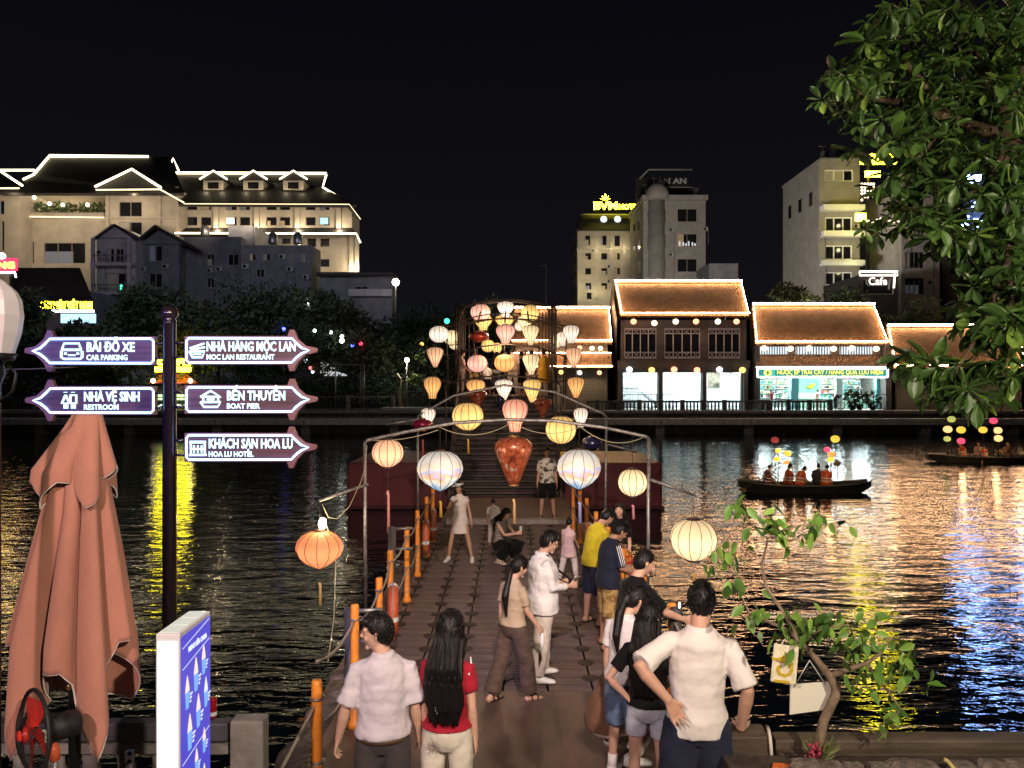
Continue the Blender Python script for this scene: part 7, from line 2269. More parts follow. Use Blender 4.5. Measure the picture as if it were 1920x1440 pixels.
# ---------------- crowd on the crest of the bridge
ZK = ZC
CR = 'crowd on the crest of the bridge'
for px, d, h, yaw, sx_, hs, tm, bm, lab, ps in (
        (866, 27.6, 1.60, -70, 'f', 'bun', 'dskin', 'dskin', 'woman in rosy white dress at the left end of the bridge crowd', {'R': (10, 10, 40, 10)}),
        (888, 28.0, 1.66, -20, 'm', 'short', 'black', 'khaki', 'person in black top beside the rosy white dress on the crest', {}),
        (914, 27.5, 1.16, 20, 'm', 'short', 'white', 'black', 'child in pale shirt and black shorts on the bridge crest', {}),
        (931, 28.3, 1.58, -30, 'f', 'long', 'grey', 'dark', 'woman in pale grey top looking right on the bridge crest', {'R': (30, 10, 80, 20)}),
        (961, 27.5, 1.72, 8, 'm', 'crew', 'dskin', 'offw', 'tall man in pale clothes seen from behind in the crowd centre', {}),
        (978, 28.4, 1.62, 40, 'm', 'short', 'black', 'black', 'person in dark clothes right behind the tall pale dressed man', {}),
        (996, 28.0, 1.64, -10, 'f', 'longmid', 'black', 'dskin', 'woman in black top left of the yellow dress', {}),
        (1019, 27.6, 1.66, 4, 'f', 'bun', 'must', None, 'woman in mustard yellow dress at the right end of the crowd', {}),
        (948, 29.3, 1.6, 180, 'f', 'long', 'dark', 'dark', 'person facing the camera deep in the crowd', {}),
        (984, 29.5, 1.7, 170, 'm', 'short', 'white', 'dark', 'man in white deep in the crowd near the back', {})):
    tp = dict(mat=C[tm], sleeve=.42, hem=.86 if bm else .48, loose=.022, flare=0 if bm else .12)
    person(lab, px, d, ZK, h, yaw, sx_, ps, 1, hs, tp, dict(mat=C[bm], len=.92 if bm != 'black' else .5) if bm else None, None, 2, CR)

# ---------------- people in the boats and in the shop
BG = 'people in the rowing boats'
SIT = {'LL': (88, 6, 60), 'RL': (88, 6, 60), 'lift': 0}
for px, dd, yaw, sx_, hs, tm, lab, ps in (
        (1438, DB1, -90, 'm', 'crew', 'purple', 'rower in dark vest at the left end of the near boat', {'lean': 14, 'R': (40, 6, 20, 0), 'L': (40, 6, 20, 0)}),
        (1478, DB1 + .2, -80, 'f', 'bun', 'vest', 'woman with hair bun in orange life vest in the near boat', {'lean': 8}),
        (1500, DB1 - .15, -60, 'f', 'bun', 'vest', 'person in orange vest bending over a phone in the near boat', {'lean': 26, 'hp': 20, 'R': (40, 6, 60, 20), 'L': (40, 6, 60, 20)}),
        (1534, DB1 + .25, -30, 'm', 'crew', 'dark', 'taller bare headed passenger sitting third from the bow', {'lean': 6}),
        (1549, DB1 - .1, -50, 'm', 'crew', 'vest', 'passenger in orange life vest nearest the bow of the near boat', {'lean': 8}),
        (1805, DB2, 60, 'm', 'short', 'vest', 'passenger in orange striped vest at the left of the far boat', {'lean': 10}),
        (1835, DB2 + .2, 140, 'f', 'long', 'dskin', 'woman facing the shore in the middle of the far boat', {'lean': 4}),
        (1846, DB2 - .25, 120, 'f', 'short', 'vest', 'child in orange vest in the middle of the far boat', {'lean': 6}),
        (1888, DB2, 90, 'm', 'crew', 'brown', 'rower in brown with pale sash at the right of the far boat', {'lean': -14, 'R': (40, 10, 30, 0), 'L': (40, 10, 30, 0)})):
    p_ = dict(SIT, **ps)
    fg = Fig(sx_, p_)
    k_ = 1.5 if 'child' not in lab else 1.15
    zs = .25 - (fg.T((0, 0, .84)).z) * k_ / 1.70                    # seat on the thwart
    person(lab, px, dd, zs, k_, yaw, sx_, p_, 1, hs, dict(mat=C[tm], vest=tm in ('vest', 'purple'), sleeve=.1 if tm in ('vest', 'purple') else .5, hem=.86, loose=.07), dict(mat=C['dark'], len=.9), None, 2, BG)
for px, dd, yaw, sx_, hs, tm, bm, lab, ps, h in (
        (1447, D + .6, 100, 'f', 'lowtail', 'crimson', 'offw', 'shopper in red striped top by the round drum at the shop', {'lean': 10}, 1.66),
        (1472, D + 1.6, 180, 'f', 'short', 'white', 'white', 'person in white standing behind the long black table in the shop', {}, 1.45),
        (1533, D + 1.4, 20, 'f', 'bun', 'dskin', 'dskin', 'woman in pale dress at the shop counter', {}, 1.66),
        (1508, D + 2.0, 180, 'm', 'short', 'white', 'white', 'small seated shop keeper in white among the goods', {}, 1.35),
        (1566, D - 1.6, -80, 'm', 'short', 'black', 'dark', 'person in black bending over behind the barrier before the shop', {'lean': 78, 'hp': 10, 'R': (60, 4, 10, 0), 'L': (60, 4, 10, 0)}, 1.6)):
    person(lab, px, dd, FL + .02, h, yaw, sx_, ps, 0, hs, dict(mat=C[tm], sleeve=.42, hem=.84, loose=.02), dict(mat=C[bm], len=.92), None, 2, 'people at the gift shop')
# ================================================================ near quay
M_pave = mat('quay_paving', (.10, .085, .075), .8, var=.4, vscale=3, bump=.3, bscale=20)
m = MB(); m.b2(-14, 14, -14, 4.70, -2, 1.08); m.b2(-14, -2.06, 4.70, 5.75, -2, 1.078)
single('quay', m, M_pave, kind='structure')
M_beam = mat('dark_painted_concrete', (.085, .064, .046), .6, spec=.3, var=.5, vscale=4, bump=.3, bscale=14, stretch=(.4, 2, 2))
M_rough = mat('rough_stone', (.19, .155, .145), .85, var=.5, vscale=7, bump=.9, bscale=26, bdist=.02)


def rock(mb, c, r, seed, sq=(1, 1, 1)):
    nu, nv = 14, 10
    vs = []
    for i in range(nv + 1):
        a = -PI / 2 + PI * i / nv
        for k in range(nu):
            b = 2 * PI * k / nu
            q = Vector((math.cos(a) * math.cos(b), math.cos(a) * math.sin(b), math.sin(a)))
            q = Vector([math.copysign(abs(v) ** .62, v) for v in q])
            q *= 1 + .22 * noise.noise(q * 1.7 + Vector((seed, 0, 0)))
            vs.append(Vector(c) + Vector((q.x * r * sq[0], q.y * r * sq[1], q.z * r * sq[2])))
    mb.add(vs, [(i * nu + k, i * nu + (k + 1) % nu, (i + 1) * nu + (k + 1) % nu, (i + 1) * nu + k) for i in range(nv) for k in range(nu)], False)


edge = thing('stone_edging', 'row of rough grey stone blocks along the left of the ramp', 'kerb', (-1.9, 7, 0))
for i in range(9):
    y = 5.55 + i * .5
    m = MB(); rock(m, (-1.86 - .05 * (i % 2), y, .45), .26, i * 3.1, (.95, 1.05, .80 - .02 * i)); part(edge, 'stone_block', m, M_rough)
    m = MB(); rock(m, (-1.62, y + .2, .40), .22, i * 5.3, (.9, 1.1, .95 - .03 * i)); part(edge, 'stone_block', m, M_rough)

# ---- left stone balustrade, can and power strip on it
lb = thing('stone_railing', 'dark stone railing with a square end pier along the left quay', 'railing', (-3.2, 5.1, 1.08))
zt = WZ(1353, 5.0)
m = MB(); m.b2(WX(425, 4.95), WX(488, 4.95), 5.0, 5.13, 1.08, zt); part(lb, 'pier', m, M_stone, bevel=.012)
m = MB(); m.b2(-6.2, WX(424, 5), 5.02, 5.12, WZ(1392, 5.02), WZ(1357, 5.02)); part(lb, 'top_rail', m, mat('slate_rail', (.075, .07, .085), .6, var=.4, vscale=4), bevel=.012)
m = MB(); m.b2(-6.2, WX(424, 5), 5.03, 5.12, WZ(1414, 5.03), WZ(1396, 5.03)); part(lb, 'lower_rail', m, M_stone)
m = MB(); m.lathe([(.05, 0), (.065, .06), (.035, .14), (.07, .28), (.05, .34), (.055, .42)], (0, 0, 0), 10)
copies(lb, 'baluster', m.mesh('baluster', M_stone), [(-2.1 - .23 * i, 5.1, 1.12) for i in range(16)])
m = MB(); c = W(399, 1346, 5.1); m.lathe([(.022, c.z), (.026, c.z + .012), (.026, c.z + .125), (.021, c.z + .135)], (c.x, 5.1, 0), 18)
can = single('drink_can', m, mat('red_can', (.45, .015, .02), .3, .3), 'red drink can standing on the stone railing beside the lit menu board', 'can')
m = MB(); m.lathe([(.0265, c.z + .02), (.0265, c.z + .045)], (c.x, 5.1, 0), 18, cap=False); part(can, 'label_band', m, M_white)
ps = thing('power_strip', 'white power strip hanging on the dark stone railing', 'power strip', W(243, 1440, 4.94))
m = MB(); m.b2(WX(237, 4.95), WX(250, 4.95), 4.93, 4.965, WZ(1460, 4.95), WZ(1406, 4.95)); part(ps, 'case', m, M_white, bevel=.004)
for k in range(3):
    m = MB(); c = W(243, 1413 + k * 15, 4.93); m.sphere(c, (.016, .012, .013), 10, 6); part(ps, 'plug', m, M_black)
m = MB(); m.tube([W(240, 1430, 4.91), W(225, 1440, 4.88), W(215, 1455, 4.9)], .006, 6); part(ps, 'cord', m, M_black)

# ---- signpost with five lit arrows
DS = 5.2
M_brown = mat('glossy_brown_post', (.014, .008, .011), .22, spec=.6, coat=.4)
M_plate = mat('arrow_wood', (.052, .022, .036), .5, var=.5, vscale=9, stretch=(.25, 1, 6), col2=(.095, .04, .06))
M_edge = mat('arrow_edge', (.12, .048, .05), .45)
M_neonw = glow('sign_neon', (.26, .48, 1.0), 7.5, True)
M_text = glow('sign_letters', (.50, .85, 1.0), 2.0)
sp = thing('signpost', 'tall glossy dark post with five glowing arrow shaped direction boards', 'signpost', (WX(318, DS), DS, 1.08))
cx = WX(318, DS)
m = MB(); m.lathe([(.075, 1.08), (.075, 1.16), (.047, 1.2), (.045, WZ(606, DS)), (.050, WZ(604, DS))], (cx, DS, 0), 20); part(sp, 'post', m, M_brown)
m = MB(); m.lathe([(.03, WZ(606, DS)), (.05, WZ(601, DS)), (.036, WZ(598, DS)), (.058, WZ(592, DS)), (.060, WZ(587, DS)), (.045, WZ(578, DS)), (.016, WZ(573, DS))], (cx, DS, 0), 20); part(sp, 'finial', m, M_brown)


def arrow(x0, x1, yc, sgn, main, tx0, tx1, sub, sx1, icon, hh=27):
    """a board whose tip is at x1; sgn +1 points right."""
    def Q(x, y, dd=0.0):
        return W(x, y, DS - .03 + dd)
    w_ = x1 - 44 * sgn
    pl_ = [(x0, -hh), (w_ - 10 * sgn, -hh), (w_ - 6 * sgn, -hh - 12), (w_ + 2 * sgn, -hh - 12), (w_ + 9 * sgn, -hh + 5), (w_ + 24 * sgn, -9), (x1, -5), (x1 + 1 * sgn, 0), (x1, 4), (w_ + 24 * sgn, 8), (w_ + 9 * sgn, hh - 4), (w_ + 2 * sgn, hh + 12), (w_ - 6 * sgn, hh + 12), (w_ - 10 * sgn, hh), (x0, hh)]
    poly = [(Q(x, yc + y).x, Q(x, yc + y).z) for x, y in pl_]
    if sgn < 0:
        poly.reverse()
    m = MB(); m.prism(poly, DS - .035, DS + .005, 'y')
    b_ = part(sp, 'arrow_board', m, M_edge, bevel=.003)
    ins = [(x0 + 6 * sgn, -hh + 6), (w_ - 2 * sgn, -hh + 6), (w_ + 12 * sgn, -8), (w_ + 26 * sgn, 0), (w_ + 12 * sgn, 8), (w_ - 2 * sgn, hh - 6), (x0 + 6 * sgn, hh - 6)]
    poly = [(Q(x, yc + y).x, Q(x, yc + y).z) for x, y in ins]
    if sgn < 0:
        poly.reverse()
    m = MB(); m.prism(poly, DS - .038, DS - .036, 'y'); part(b_, 'board_face', m, M_plate)
    tb = [(x0 + 8 * sgn, -hh + 4), (w_ - 2 * sgn, -hh + 4.5), (w_ + 6 * sgn, -14), (w_ + 16 * sgn, -5), (w_ + 30 * sgn, 0), (w_ + 16 * sgn, 6), (w_ + 6 * sgn, 14), (w_ - 2 * sgn, hh - 4.5), (x0 + 8 * sgn, hh - 4), (x0 + 3.5 * sgn, hh - 9), (x0 + 3.5 * sgn, -hh + 9), (x0 + 8 * sgn, -hh + 4)]
    m = MB(); m.tube([W(x, yc + y, DS - .047) for x, y in tb], .0068, 8); part(b_, 'neon_tube', m, M_neonw)
    lettering(b_, 'lettering', main, M_text, W(tx0, yc + 1, DS - .039), .088, WX(tx1, DS) - WX(tx0, DS), extrude=.003, bold=.0022)
    lettering(b_, 'small_lettering', sub, M_text, W(tx0, yc + 17, DS - .039), .050, WX(sx1, DS) - WX(tx0, DS), extrude=.003, bold=.0008)
    m = MB()
    for pts, r in icon:
        m.tube([W(x, yc + y, DS - .042) for x, y in pts], r * DS / F, 6)
    part(b_, 'pictogram', m, M_text, kind='stuff')
    for y in (-14, 14):
        m = MB(); m.tube([W(x0, yc + y, DS - .012), (cx + sgn * .04, DS - .01, WZ(yc + y, DS))], .009, 6); part(sp, 'bracket', m, M_brown)


car = [([(116, -2), (120, -14), (148, -14), (152, -2)], 1.9), ([(116, -2), (152, -2)], 2.2), ([(115, 0), (115, 12), (120, 15), (150, 15), (154, 12), (154, 0)], 2.2), ([(121, 5), (125, 5)], 2), ([(144, 5), (148, 5)], 2), ([(128, 8), (141, 8)], 1.4)]
arrow(291, 47, 658, -1, 'BÃI ĐỖ XE', 162, 251, 'CAR PARKING', 238, car)
wc = [([(123, -16), (123, -15)], 3.4), ([(137, -16), (137, -15)], 3.4), ([(123, -10), (116, 5), (130, 5), (123, -10)], 2.2), ([(121, 5), (121, 15)], 1.8), ([(126, 5), (126, 15)], 1.8), ([(132, -10), (132, 5), (143, 5), (143, -10), (132, -10)], 2.0), ([(135, 5), (135, 15)], 1.8), ([(140, 5), (140, 15)], 1.8)]
arrow(291, 48, 751, -1, 'NHÀ VỆ SINH', 157, 260, 'RESTROOM', 221, wc)
bowl = [([(355, 2), (384, 2), (379, 13), (361, 13), (355, 2)], 2.0), ([(356, -4), (383, -13)], 1.8), ([(358, -1), (384, -6)], 1.8), ([(362, 7), (377, 7)], 1.8)]
arrow(346, 593, 657, 1, 'NHÀ HÀNG MỘC LAN', 387, 552, 'MOC LAN RESTAURANT', 513, bowl)
pag = [([(376, -5), (395, -16), (414, -5), (376, -5)], 2.0), ([(381, -3), (381, 4)], 1.8), ([(409, -3), (409, 4)], 1.8), ([(376, 5), (414, 5), (408, 14), (382, 14), (376, 5)], 2.0), ([(388, 0), (402, 0)], 1.8)]
arrow(346, 593, 749, 1, 'BẾN THUYỀN', 425, 533, 'BOAT PIER', 486, pag)
hot = [([(356, -10), (386, -10)], 2.4), ([(358, -9), (358, 14)], 1.8), ([(384, -9), (384, 14)], 1.8), ([(355, 14), (387, 14)], 2.0), ([(364, -4), (364, 10)], 1.5), ([(371, -4), (371, 10)], 1.5), ([(378, -4), (378, 10)], 1.5), ([(360, 3), (382, 3)], 1.5)]
arrow(346, 592, 839, 1, 'KHÁCH SẠN HOA LƯ', 391, 548, 'HOA LU HOTEL', 474, hot)
m = MB(); m.tube([W(288, 640, 5.18), W(300, 628, 5.15), W(309, 632, 5.15)], .004, 5); m.tube([W(-10, 693, 5.0), W(60, 692, 5.1), W(150, 688, 5.2)], .004, 5)
part(sp, 'cable', m, M_bamboo, kind='stuff')

# ---- closed parasol
DU = 4.1
M_par = mat('salmon_canvas', (.44, .19, .135), .8, spec=.2, var=.20, vscale=2.2, bump=.35, bscale=16, bdist=.012, stretch=(1, 1, .35), sheen=.2)
M_pipe = mat('white_piping', (.75, .70, .68), .7)
um = thing('closed_parasol', 'tall folded salmon canvas parasol with white edging at the left', 'parasol', (WX(145, DU), DU, 1.08))


def lerpt(tab, a):
    a = (a + 180) % 360 - 180
    for (a0, v0), (a1, v1) in zip(tab, tab[1:]):
        if a0 <= a <= a1:
            t_ = (a - a0) / (a1 - a0)
            return v0 + (v1 - v0) * t_
    return tab[-1][1]


def canvas(name, prof, hem, nf, amp, seed, depth=.62, y0=778.0):
    """folded cloth hanging round the pole: prof gives (row, centre, half width) in pixels, hem the lower edge round the angle."""
    nt_, rows = 180, 36
    vs, fs = [], []
    edge_ = []
    for i in range(rows + 1):
        for k in range(nt_):
            a = -180 + 360 * k / nt_
            py = y0 + (lerpt(hem, a) - y0) * (i / rows)
            for (p0, c0, h0), (p1, c1, h1) in zip(prof, prof[1:]):
                if p0 <= py <= p1 or p1 == prof[-1][0]:
                    t_ = min(1.2, (py - p0) / (p1 - p0))
                    cc, hw = c0 + (c1 - c0) * t_, h0 + (h1 - h0) * t_
                    if py <= p1:
                        break
            g = min(1.0, (py - y0) / 90.0)
            ar = math.radians(a)
            ph = ar * nf + seed + .5 * math.sin(ar * 2 + seed) + .25 * math.sin(py * .006 + seed)
            f = 1 + g * (amp * (2 * abs(math.cos(ph / 2)) ** .6 - 1) + .07 * noise.noise((math.cos(ar) * 2, math.sin(ar) * 2, py * .004 + seed))) - amp * .25 * g
            r_ = hw / F * DU * f / (1 + .62 * amp * g)
            vs.append(Vector((WX(cc, DU) + r_ * math.cos(ar), DU + r_ * depth * math.sin(ar), WZ(py, DU))))
    for i in range(rows):
        for k in range(nt_):
            k2 = (k + 1) % nt_
            fs.append((i * nt_ + k, i * nt_ + k2, (i + 1) * nt_ + k2, (i + 1) * nt_ + k))
    m = MB(); m.add(vs, fs, True)
    if y0 < 800:
        m.add(vs[:nt_], [tuple(reversed(range(nt_)))], True)
    o = part(um, name, m, M_par)
    s_ = o.modifiers.new('thickness', 'SOLIDIFY'); s_.thickness = .004
    m = MB(); e = vs[rows * nt_:]; m.tube(e + [e[0]], .0042, 5); part(o, 'piping', m, M_pipe)


canvas('canopy', [(860, 150, 46), (960, 147, 64), (1200, 135, 116), (1400, 134, 128)],
       [(-180, 1215), (-158, 1200), (-140, 1300), (-122, 1392), (-108, 1310), (-98, 1240), (-80, 1236), (-70, 1262), (-60, 1345), (-50, 1398), (-36, 1320), (-20, 1196), (0, 1192), (40, 1330), (60, 1300), (90, 1350), (140, 1300), (180, 1215)], 9, .36, 1.1, y0=861.0)
canvas('top_canopy', [(778, 164, 26), (800, 160, 36), (880, 142, 76), (960, 140, 84)],
       [(-180, 885), (-150, 905), (-128, 950), (-118, 925), (-95, 898), (-75, 902), (-58, 946), (-48, 938), (-30, 905), (0, 872), (45, 940), (90, 895), (135, 945), (180, 885)], 7, .24, .3)
m = MB(); m.lathe([(.03, 1.1), (.03, WZ(860, DU))], (WX(140, DU), DU, 0), 12); part(um, 'pole', m, M_dark)
m = MB(); c = W(143, 1288, DU - .05); m.sphere(c, (.028, .02, .02), 12, 8); m.tube([c + Vector((0, 0, -.02)), c + Vector((0, -.02, .06))], [.014, .009], 8); m.sphere(c + Vector((-.038, 0, 0)), (.014, .014, .02), 8, 6); m.sphere(c + Vector((.038, 0, 0)), (.014, .014, .02), 8, 6); part(um, 'crank', m, mat('brass', (.65, .48, .20), .25, .9))
m = MB(); m.box((WX(140, DU), DU, 1.12), (.5, .5, .08)); part(um, 'base', m, M_stone)

# ---- fan
DF = 3.7
fa = thing('standing_fan', 'black wire standing fan with red blades at the lower left corner', 'fan', (WX(70, DF), DF, 1.08))
c = W(64, 1374, DF)
AX = Vector((-.66, -.75, .06)).normalized()
Mf = Matrix.Translation(c) @ AX.to_track_quat('Z', 'X').to_matrix().to_4x4()
RF = .198


def tf(m_):
    m_.v = [tuple(Mf @ Vector(v)) for v in m_.v]
    return m_


m = MB(); m.torus((0, 0, 0), RF, .010, None, 40, 8); rim = part(fa, 'rim', tf(m), M_black)
for i in range(60):
    a = 2 * PI * i / 60
    for sg in (-1, 1):
        pass
m = MB()
for sg in (-1, 1):
    for i in range(56):
        a = 2 * PI * i / 56
        m.tube([((.03 + (RF - .03) * t_) * math.cos(a + .5 * t_), (.03 + (RF - .03) * t_) * math.sin(a + .5 * t_), sg * .062 * math.cos(t_ * PI / 2) ** .8 if t_ < 1 else 0) for t_ in (0, .25, .5, .75, 1)], .0011, 3)
    m.torus((0, 0, sg * .045), RF * .55, .0014, None, 30, 4)
part(fa, 'wire_guard', tf(m), M_black, kind='stuff')
m = MB()
M_blade = mat('red_fan_blade', (.62, .035, .025), .35, spec=.5)
for k in range(4):
    a0 = k * PI / 2
    m = MB()
    pts = []
    for r_, w0, w1 in ((.03, -.3, .3), (.08, -.55, .45), (.14, -.6, .5), (.172, -.45, .35)):
        pts.append([Vector((r_ * math.cos(a0 + w0), r_ * math.sin(a0 + w0), -.018)), Vector((r_ * math.cos(a0 + w1), r_ * math.sin(a0 + w1), .018))])
    vs = [q for p_ in pts for q in p_]
    m.add(vs + [v + Vector((0, 0, .003)) for v in vs], [(2 * i, 2 * i + 1, 2 * i + 3, 2 * i + 2) for i in range(3)] + [(8 + 2 * i + 2, 8 + 2 * i + 3, 8 + 2 * i + 1, 8 + 2 * i) for i in range(3)], True)
    part(fa, 'blade', tf(m), M_blade)
m = MB(); m.lathe([(.036, .03), (.038, .045), (.02, .07)], (0, 0, 0), 16); part(fa, 'hub', tf(m), M_blade)
m = MB(); m.lathe([(.05, -.20), (.062, -.185), (.066, -.09), (.05, -.065)], (0, 0, 0), 20); mo = part(fa, 'motor', tf(m), M_black)
m = MB(); q = W(86, 1381, DF - .02); m.box(q, (.052, .004, .062), -.1); part(mo, 'rating_label', m, mat('pale_label', (.55, .66, .48), .5))
m = MB(); m.tube([W(97, 1395, DF), W(101, 1406, DF), W(104, 1425, DF)], [.022, .026, .022], 12); part(fa, 'tilt_joint', m, mat('orange_plastic', (.72, .12, .05), .4))
m = MB(); m.tube([W(104, 1425, DF), (WX(104, DF), DF, 1.1)], .013, 10); part(fa, 'stand', m, M_steel)
m = MB(); m.lathe([(.2, 1.08), (.2, 1.1), (.05, 1.13)], (WX(104, DF), DF, 0), 24); part(fa, 'foot', m, M_black)
m = MB(); m.tube([Mf @ Vector((0, RF, 0)), Mf @ Vector((0, RF + .02, -.03)), Mf @ Vector((0, .06, -.10))], .007, 6); part(fa, 'carry_handle', m, M_black)

# ---- lit menu board
mb_ = thing('menu_light_box', 'tall glowing light box with white edge and blue ice cream menu', 'light box', (-1.61, 3.78, 1.08))
x0, x1, y0, y1, zt = -1.668, -1.555, 3.6, 3.96, 2.81
m = MB(); m.b2(x0, x1, y0, y1, 1.08, zt); part(mb_, 'case', m, mat('white_case', (.72, .70, .72), .4), bevel=.005)
m = MB(); m.b2(x0 + .010, x1 - .010, y0 - .004, y0 - .001, 1.12, zt - .035); part(mb_, 'white_panel', m, mat('white_panel', (.8, .85, .9), .3, em=(.76, .88, 1.0), es=.80))
for k in range(3):
    m = MB(); m.b2(x0 + .012, x1 - .012, y0 + .012 + k * .116, y0 + .118 + k * .116, zt + .001, zt + .004); part(mb_, 'top_panel', m, mat('top_panel', (.6, .62, .56), .35, em=(.75, .85, .75), es=.35, sample=False))
m = MB(); m.b2(x1 + .001, x1 + .004, y0 + .008, y1 - .008, 1.12, zt - .02)
bp = part(mb_, 'menu_poster', m, mat('blue_poster', (.05, .05, .35), .3, em=(.070, .062, .56), es=.95))
M_prt = glow('poster_white', (.75, .85, 1.0), .95)
M_prt2 = glow('poster_ice', (1.0, .80, .62), .9)
M_prt3 = glow('poster_cup', (.20, .45, .95), .9)
lettering(bp, 'lettering', 'MENU SỮA CHUA', M_prt, (x1 + .005, y0 + .085, zt - .115), .034, .22, (PI / 2, 0, PI / 2), extrude=.0008, bold=.0012)
cups = MB()
def cup(u, v, s):
    yy, zz = y0 + .36 * u, zt - v
    cups.cur = 1 if (u * 7 + v * 5) % 2 < 1 else 0
    cups.prism([(yy - .024 * s, zz), (yy + .024 * s, zz), (yy + .018 * s, zz + .03 * s), (yy + .008 * s, zz + .06 * s), (yy, zz + .082 * s), (yy - .008 * s, zz + .06 * s), (yy - .018 * s, zz + .03 * s)], x1 + .0045, x1 + .0062, 'x')
    cups.cur = 2
    cups.prism([(yy - .024 * s, zz - .002), (yy - .016 * s, zz - .085 * s), (yy + .016 * s, zz - .085 * s), (yy + .024 * s, zz - .002)], x1 + .0045, x1 + .0060, 'x')
    cups.cur = 0
    for k in range(3):
        cups.b2(x1 + .0045, x1 + .0058, yy + .030 * s, yy + (.062 - .008 * k) * s, zz - .03 * s - .018 * k * s, zz - .021 * s - .018 * k * s)


for u, v, s in ((.20, .30, .95), (.48, .25, 1), (.74, .21, .9), (.28, .50, 1.05), (.56, .44, 1), (.82, .385, .9), (.24, .74, .75), (.50, .68, .75), (.76, .62, .75), (.24, .92, .75), (.5, .86, .75), (.76, .80, .75), (.24, 1.08, .75), (.5, 1.03, .75), (.76, .98, .75), (.26, 1.25, .75), (.5, 1.2, .75), (.76, 1.15, .75)):
    cup(u, v, s)
for v in (.05, .15, .60):
    cups.slab((x1 + .0055, y0 + .02, zt - v - .03), (x1 + .0055, y1 - .02, zt - v + .02), (x1 + .0055, y1 - .02, zt - v + .023), (x1 + .0055, y0 + .02, zt - v - .027), .001)
part(bp, 'menu_print', cups, [M_prt, M_prt2, M_prt3], kind='stuff')

# ---- white lamp shade cut by the left edge
ls = thing('globe_street_lamp', 'white milky lamp shade on a black scrolled bracket cut by the left edge', 'street lamp', (WX(-12, 3.6), 3.6, 1.08))
c = W(-12, 600, 3.6)
m = MB(); m.lathe([(.085, c.z - .155), (.112, c.z - .06), (.122, c.z + .02), (.115, c.z + .09), (.112, c.z + .10), (.095, c.z + .135), (.055, c.z + .175), (.02, c.z + .2)], (c.x, 3.6, 0), 10, smooth=False); part(ls, 'shade', m, mat('milk_glass', (.62, .56, .56), .35, em=(1, .92, .92), es=.06, sample=False))
m = MB(); m.lathe([(.085, c.z - .19), (.095, c.z - .158), (.05, c.z - .156)], (c.x, 3.6, 0), 16); m.lathe([(.03, 1.08), (.03, c.z - .3), (.05, c.z - .25), (.035, c.z - .19)], (c.x, 3.6, 0), 12); part(ls, 'holder', m, M_dark)
m = MB(); m.tube([(c.x + .03, 3.6, c.z - .38), (c.x + .09, 3.6, c.z - .33), (c.x + .105, 3.6, c.z - .25), (c.x + .075, 3.6, c.z - .22)], .007, 8); part(ls, 'scroll', m, M_dark)

# ---- right: stone pier, two beams, planter stones
rw = thing('quay_beam_wall', 'dark two tier beam wall with a square end pier along the right quay', 'wall', (2.6, 4.6, 1.08))
m = MB(); m.b2(WX(1372, 4.4), WX(1452, 4.4), 4.45, 4.63, 1.08, 1.938); part(rw, 'pier', m, M_beam, bevel=.012)
m = MB(); m.b2(WX(1454, 4.5), 5.0, 4.50, 4.62, WZ(1412, 4.5), WZ(1388, 4.5)); part(rw, 'upper_beam', m, M_beam, bevel=.012)
m = MB(); m.b2(WX(1454, 4.5), 5.0, 4.42, 4.60, WZ(1440, 4.42), WZ(1416, 4.42)); part(rw, 'lower_beam', m, M_beam, bevel=.012)
m = MB(); m.b2(WX(1454, 4.5), 5.0, 4.45, 4.58, 1.08, WZ(1442, 4.42)); part(rw, 'plinth', m, M_stone)
pz = WZ(1436, 4.2)
M_pstone = mat('planter_stone_mat', (.15, .12, .10), .85, var=.6, vscale=14, bump=.9, bscale=40, bdist=.02)
m = MB(); m.b2(1.2, 5, 3.7, 4.38, 1.08, pz - .03); part(rw, 'planter_soil', m, mat('planter_soil', (.05, .035, .025), .95, var=.5, vscale=12, bump=.8, bscale=40))
for i, (px, r_) in enumerate(((1512, .075), (1556, .06), (1600, .05), (1648, .05), (1690, .075), (1735, .06), (1805, .06), (1860, .07), (1910, .07))):
    m = MB(); c = W(px, 1440, 4.15); rock(m, (c.x, c.y, pz), r_, i * 2.7, (1.2, .9, .75)); single('planter_stone', m, M_pstone, ('rounded stone beside the small tree base', 'flat stone right of the flowers', 'small stone, third from the tree', 'small stone, fourth from the tree', 'wide pale stone, fifth from the tree', 'stone, sixth from the tree', 'stone beside the yellow hose', 'stone right of the hose', 'stone at the right frame edge')[i], 'stone', 'stones in the planter')
m = MB(); m.tube([W(1438, 1362, 4.60), W(1441, 1368, 4.50), W(1444, 1384, 4.435), W(1446, 1405, 4.43), W(1447, 1434, 4.43)], .010, 8); single('white_rope', m, mat('white_rope_mat', (.62, .58, .5), .8, bump=.4, bscale=90), 'white rope hanging over the end pier of the right wall', 'rope')
m = MB(); m.tube([W(1770, 1424, 4.1), W(1778, 1428, 4.1), W(1792, 1446, 4.05)], .012, 8); single('hose', m, mat('yellow_hose', (.45, .36, .12), .5), 'short yellowish hose end between planter stones', 'hose')
m = MB(); m.slab(W(1446, 1446, 4.15), W(1496, 1446, 4.1), W(1490, 1432, 4.25), W(1450, 1430, 4.25), .006); single('orange_wrapper', m, mat('orange_paper', (.75, .14, .03), .5, var=.4, vscale=12), 'crumpled orange wrapper beside the white rope', 'wrapper')
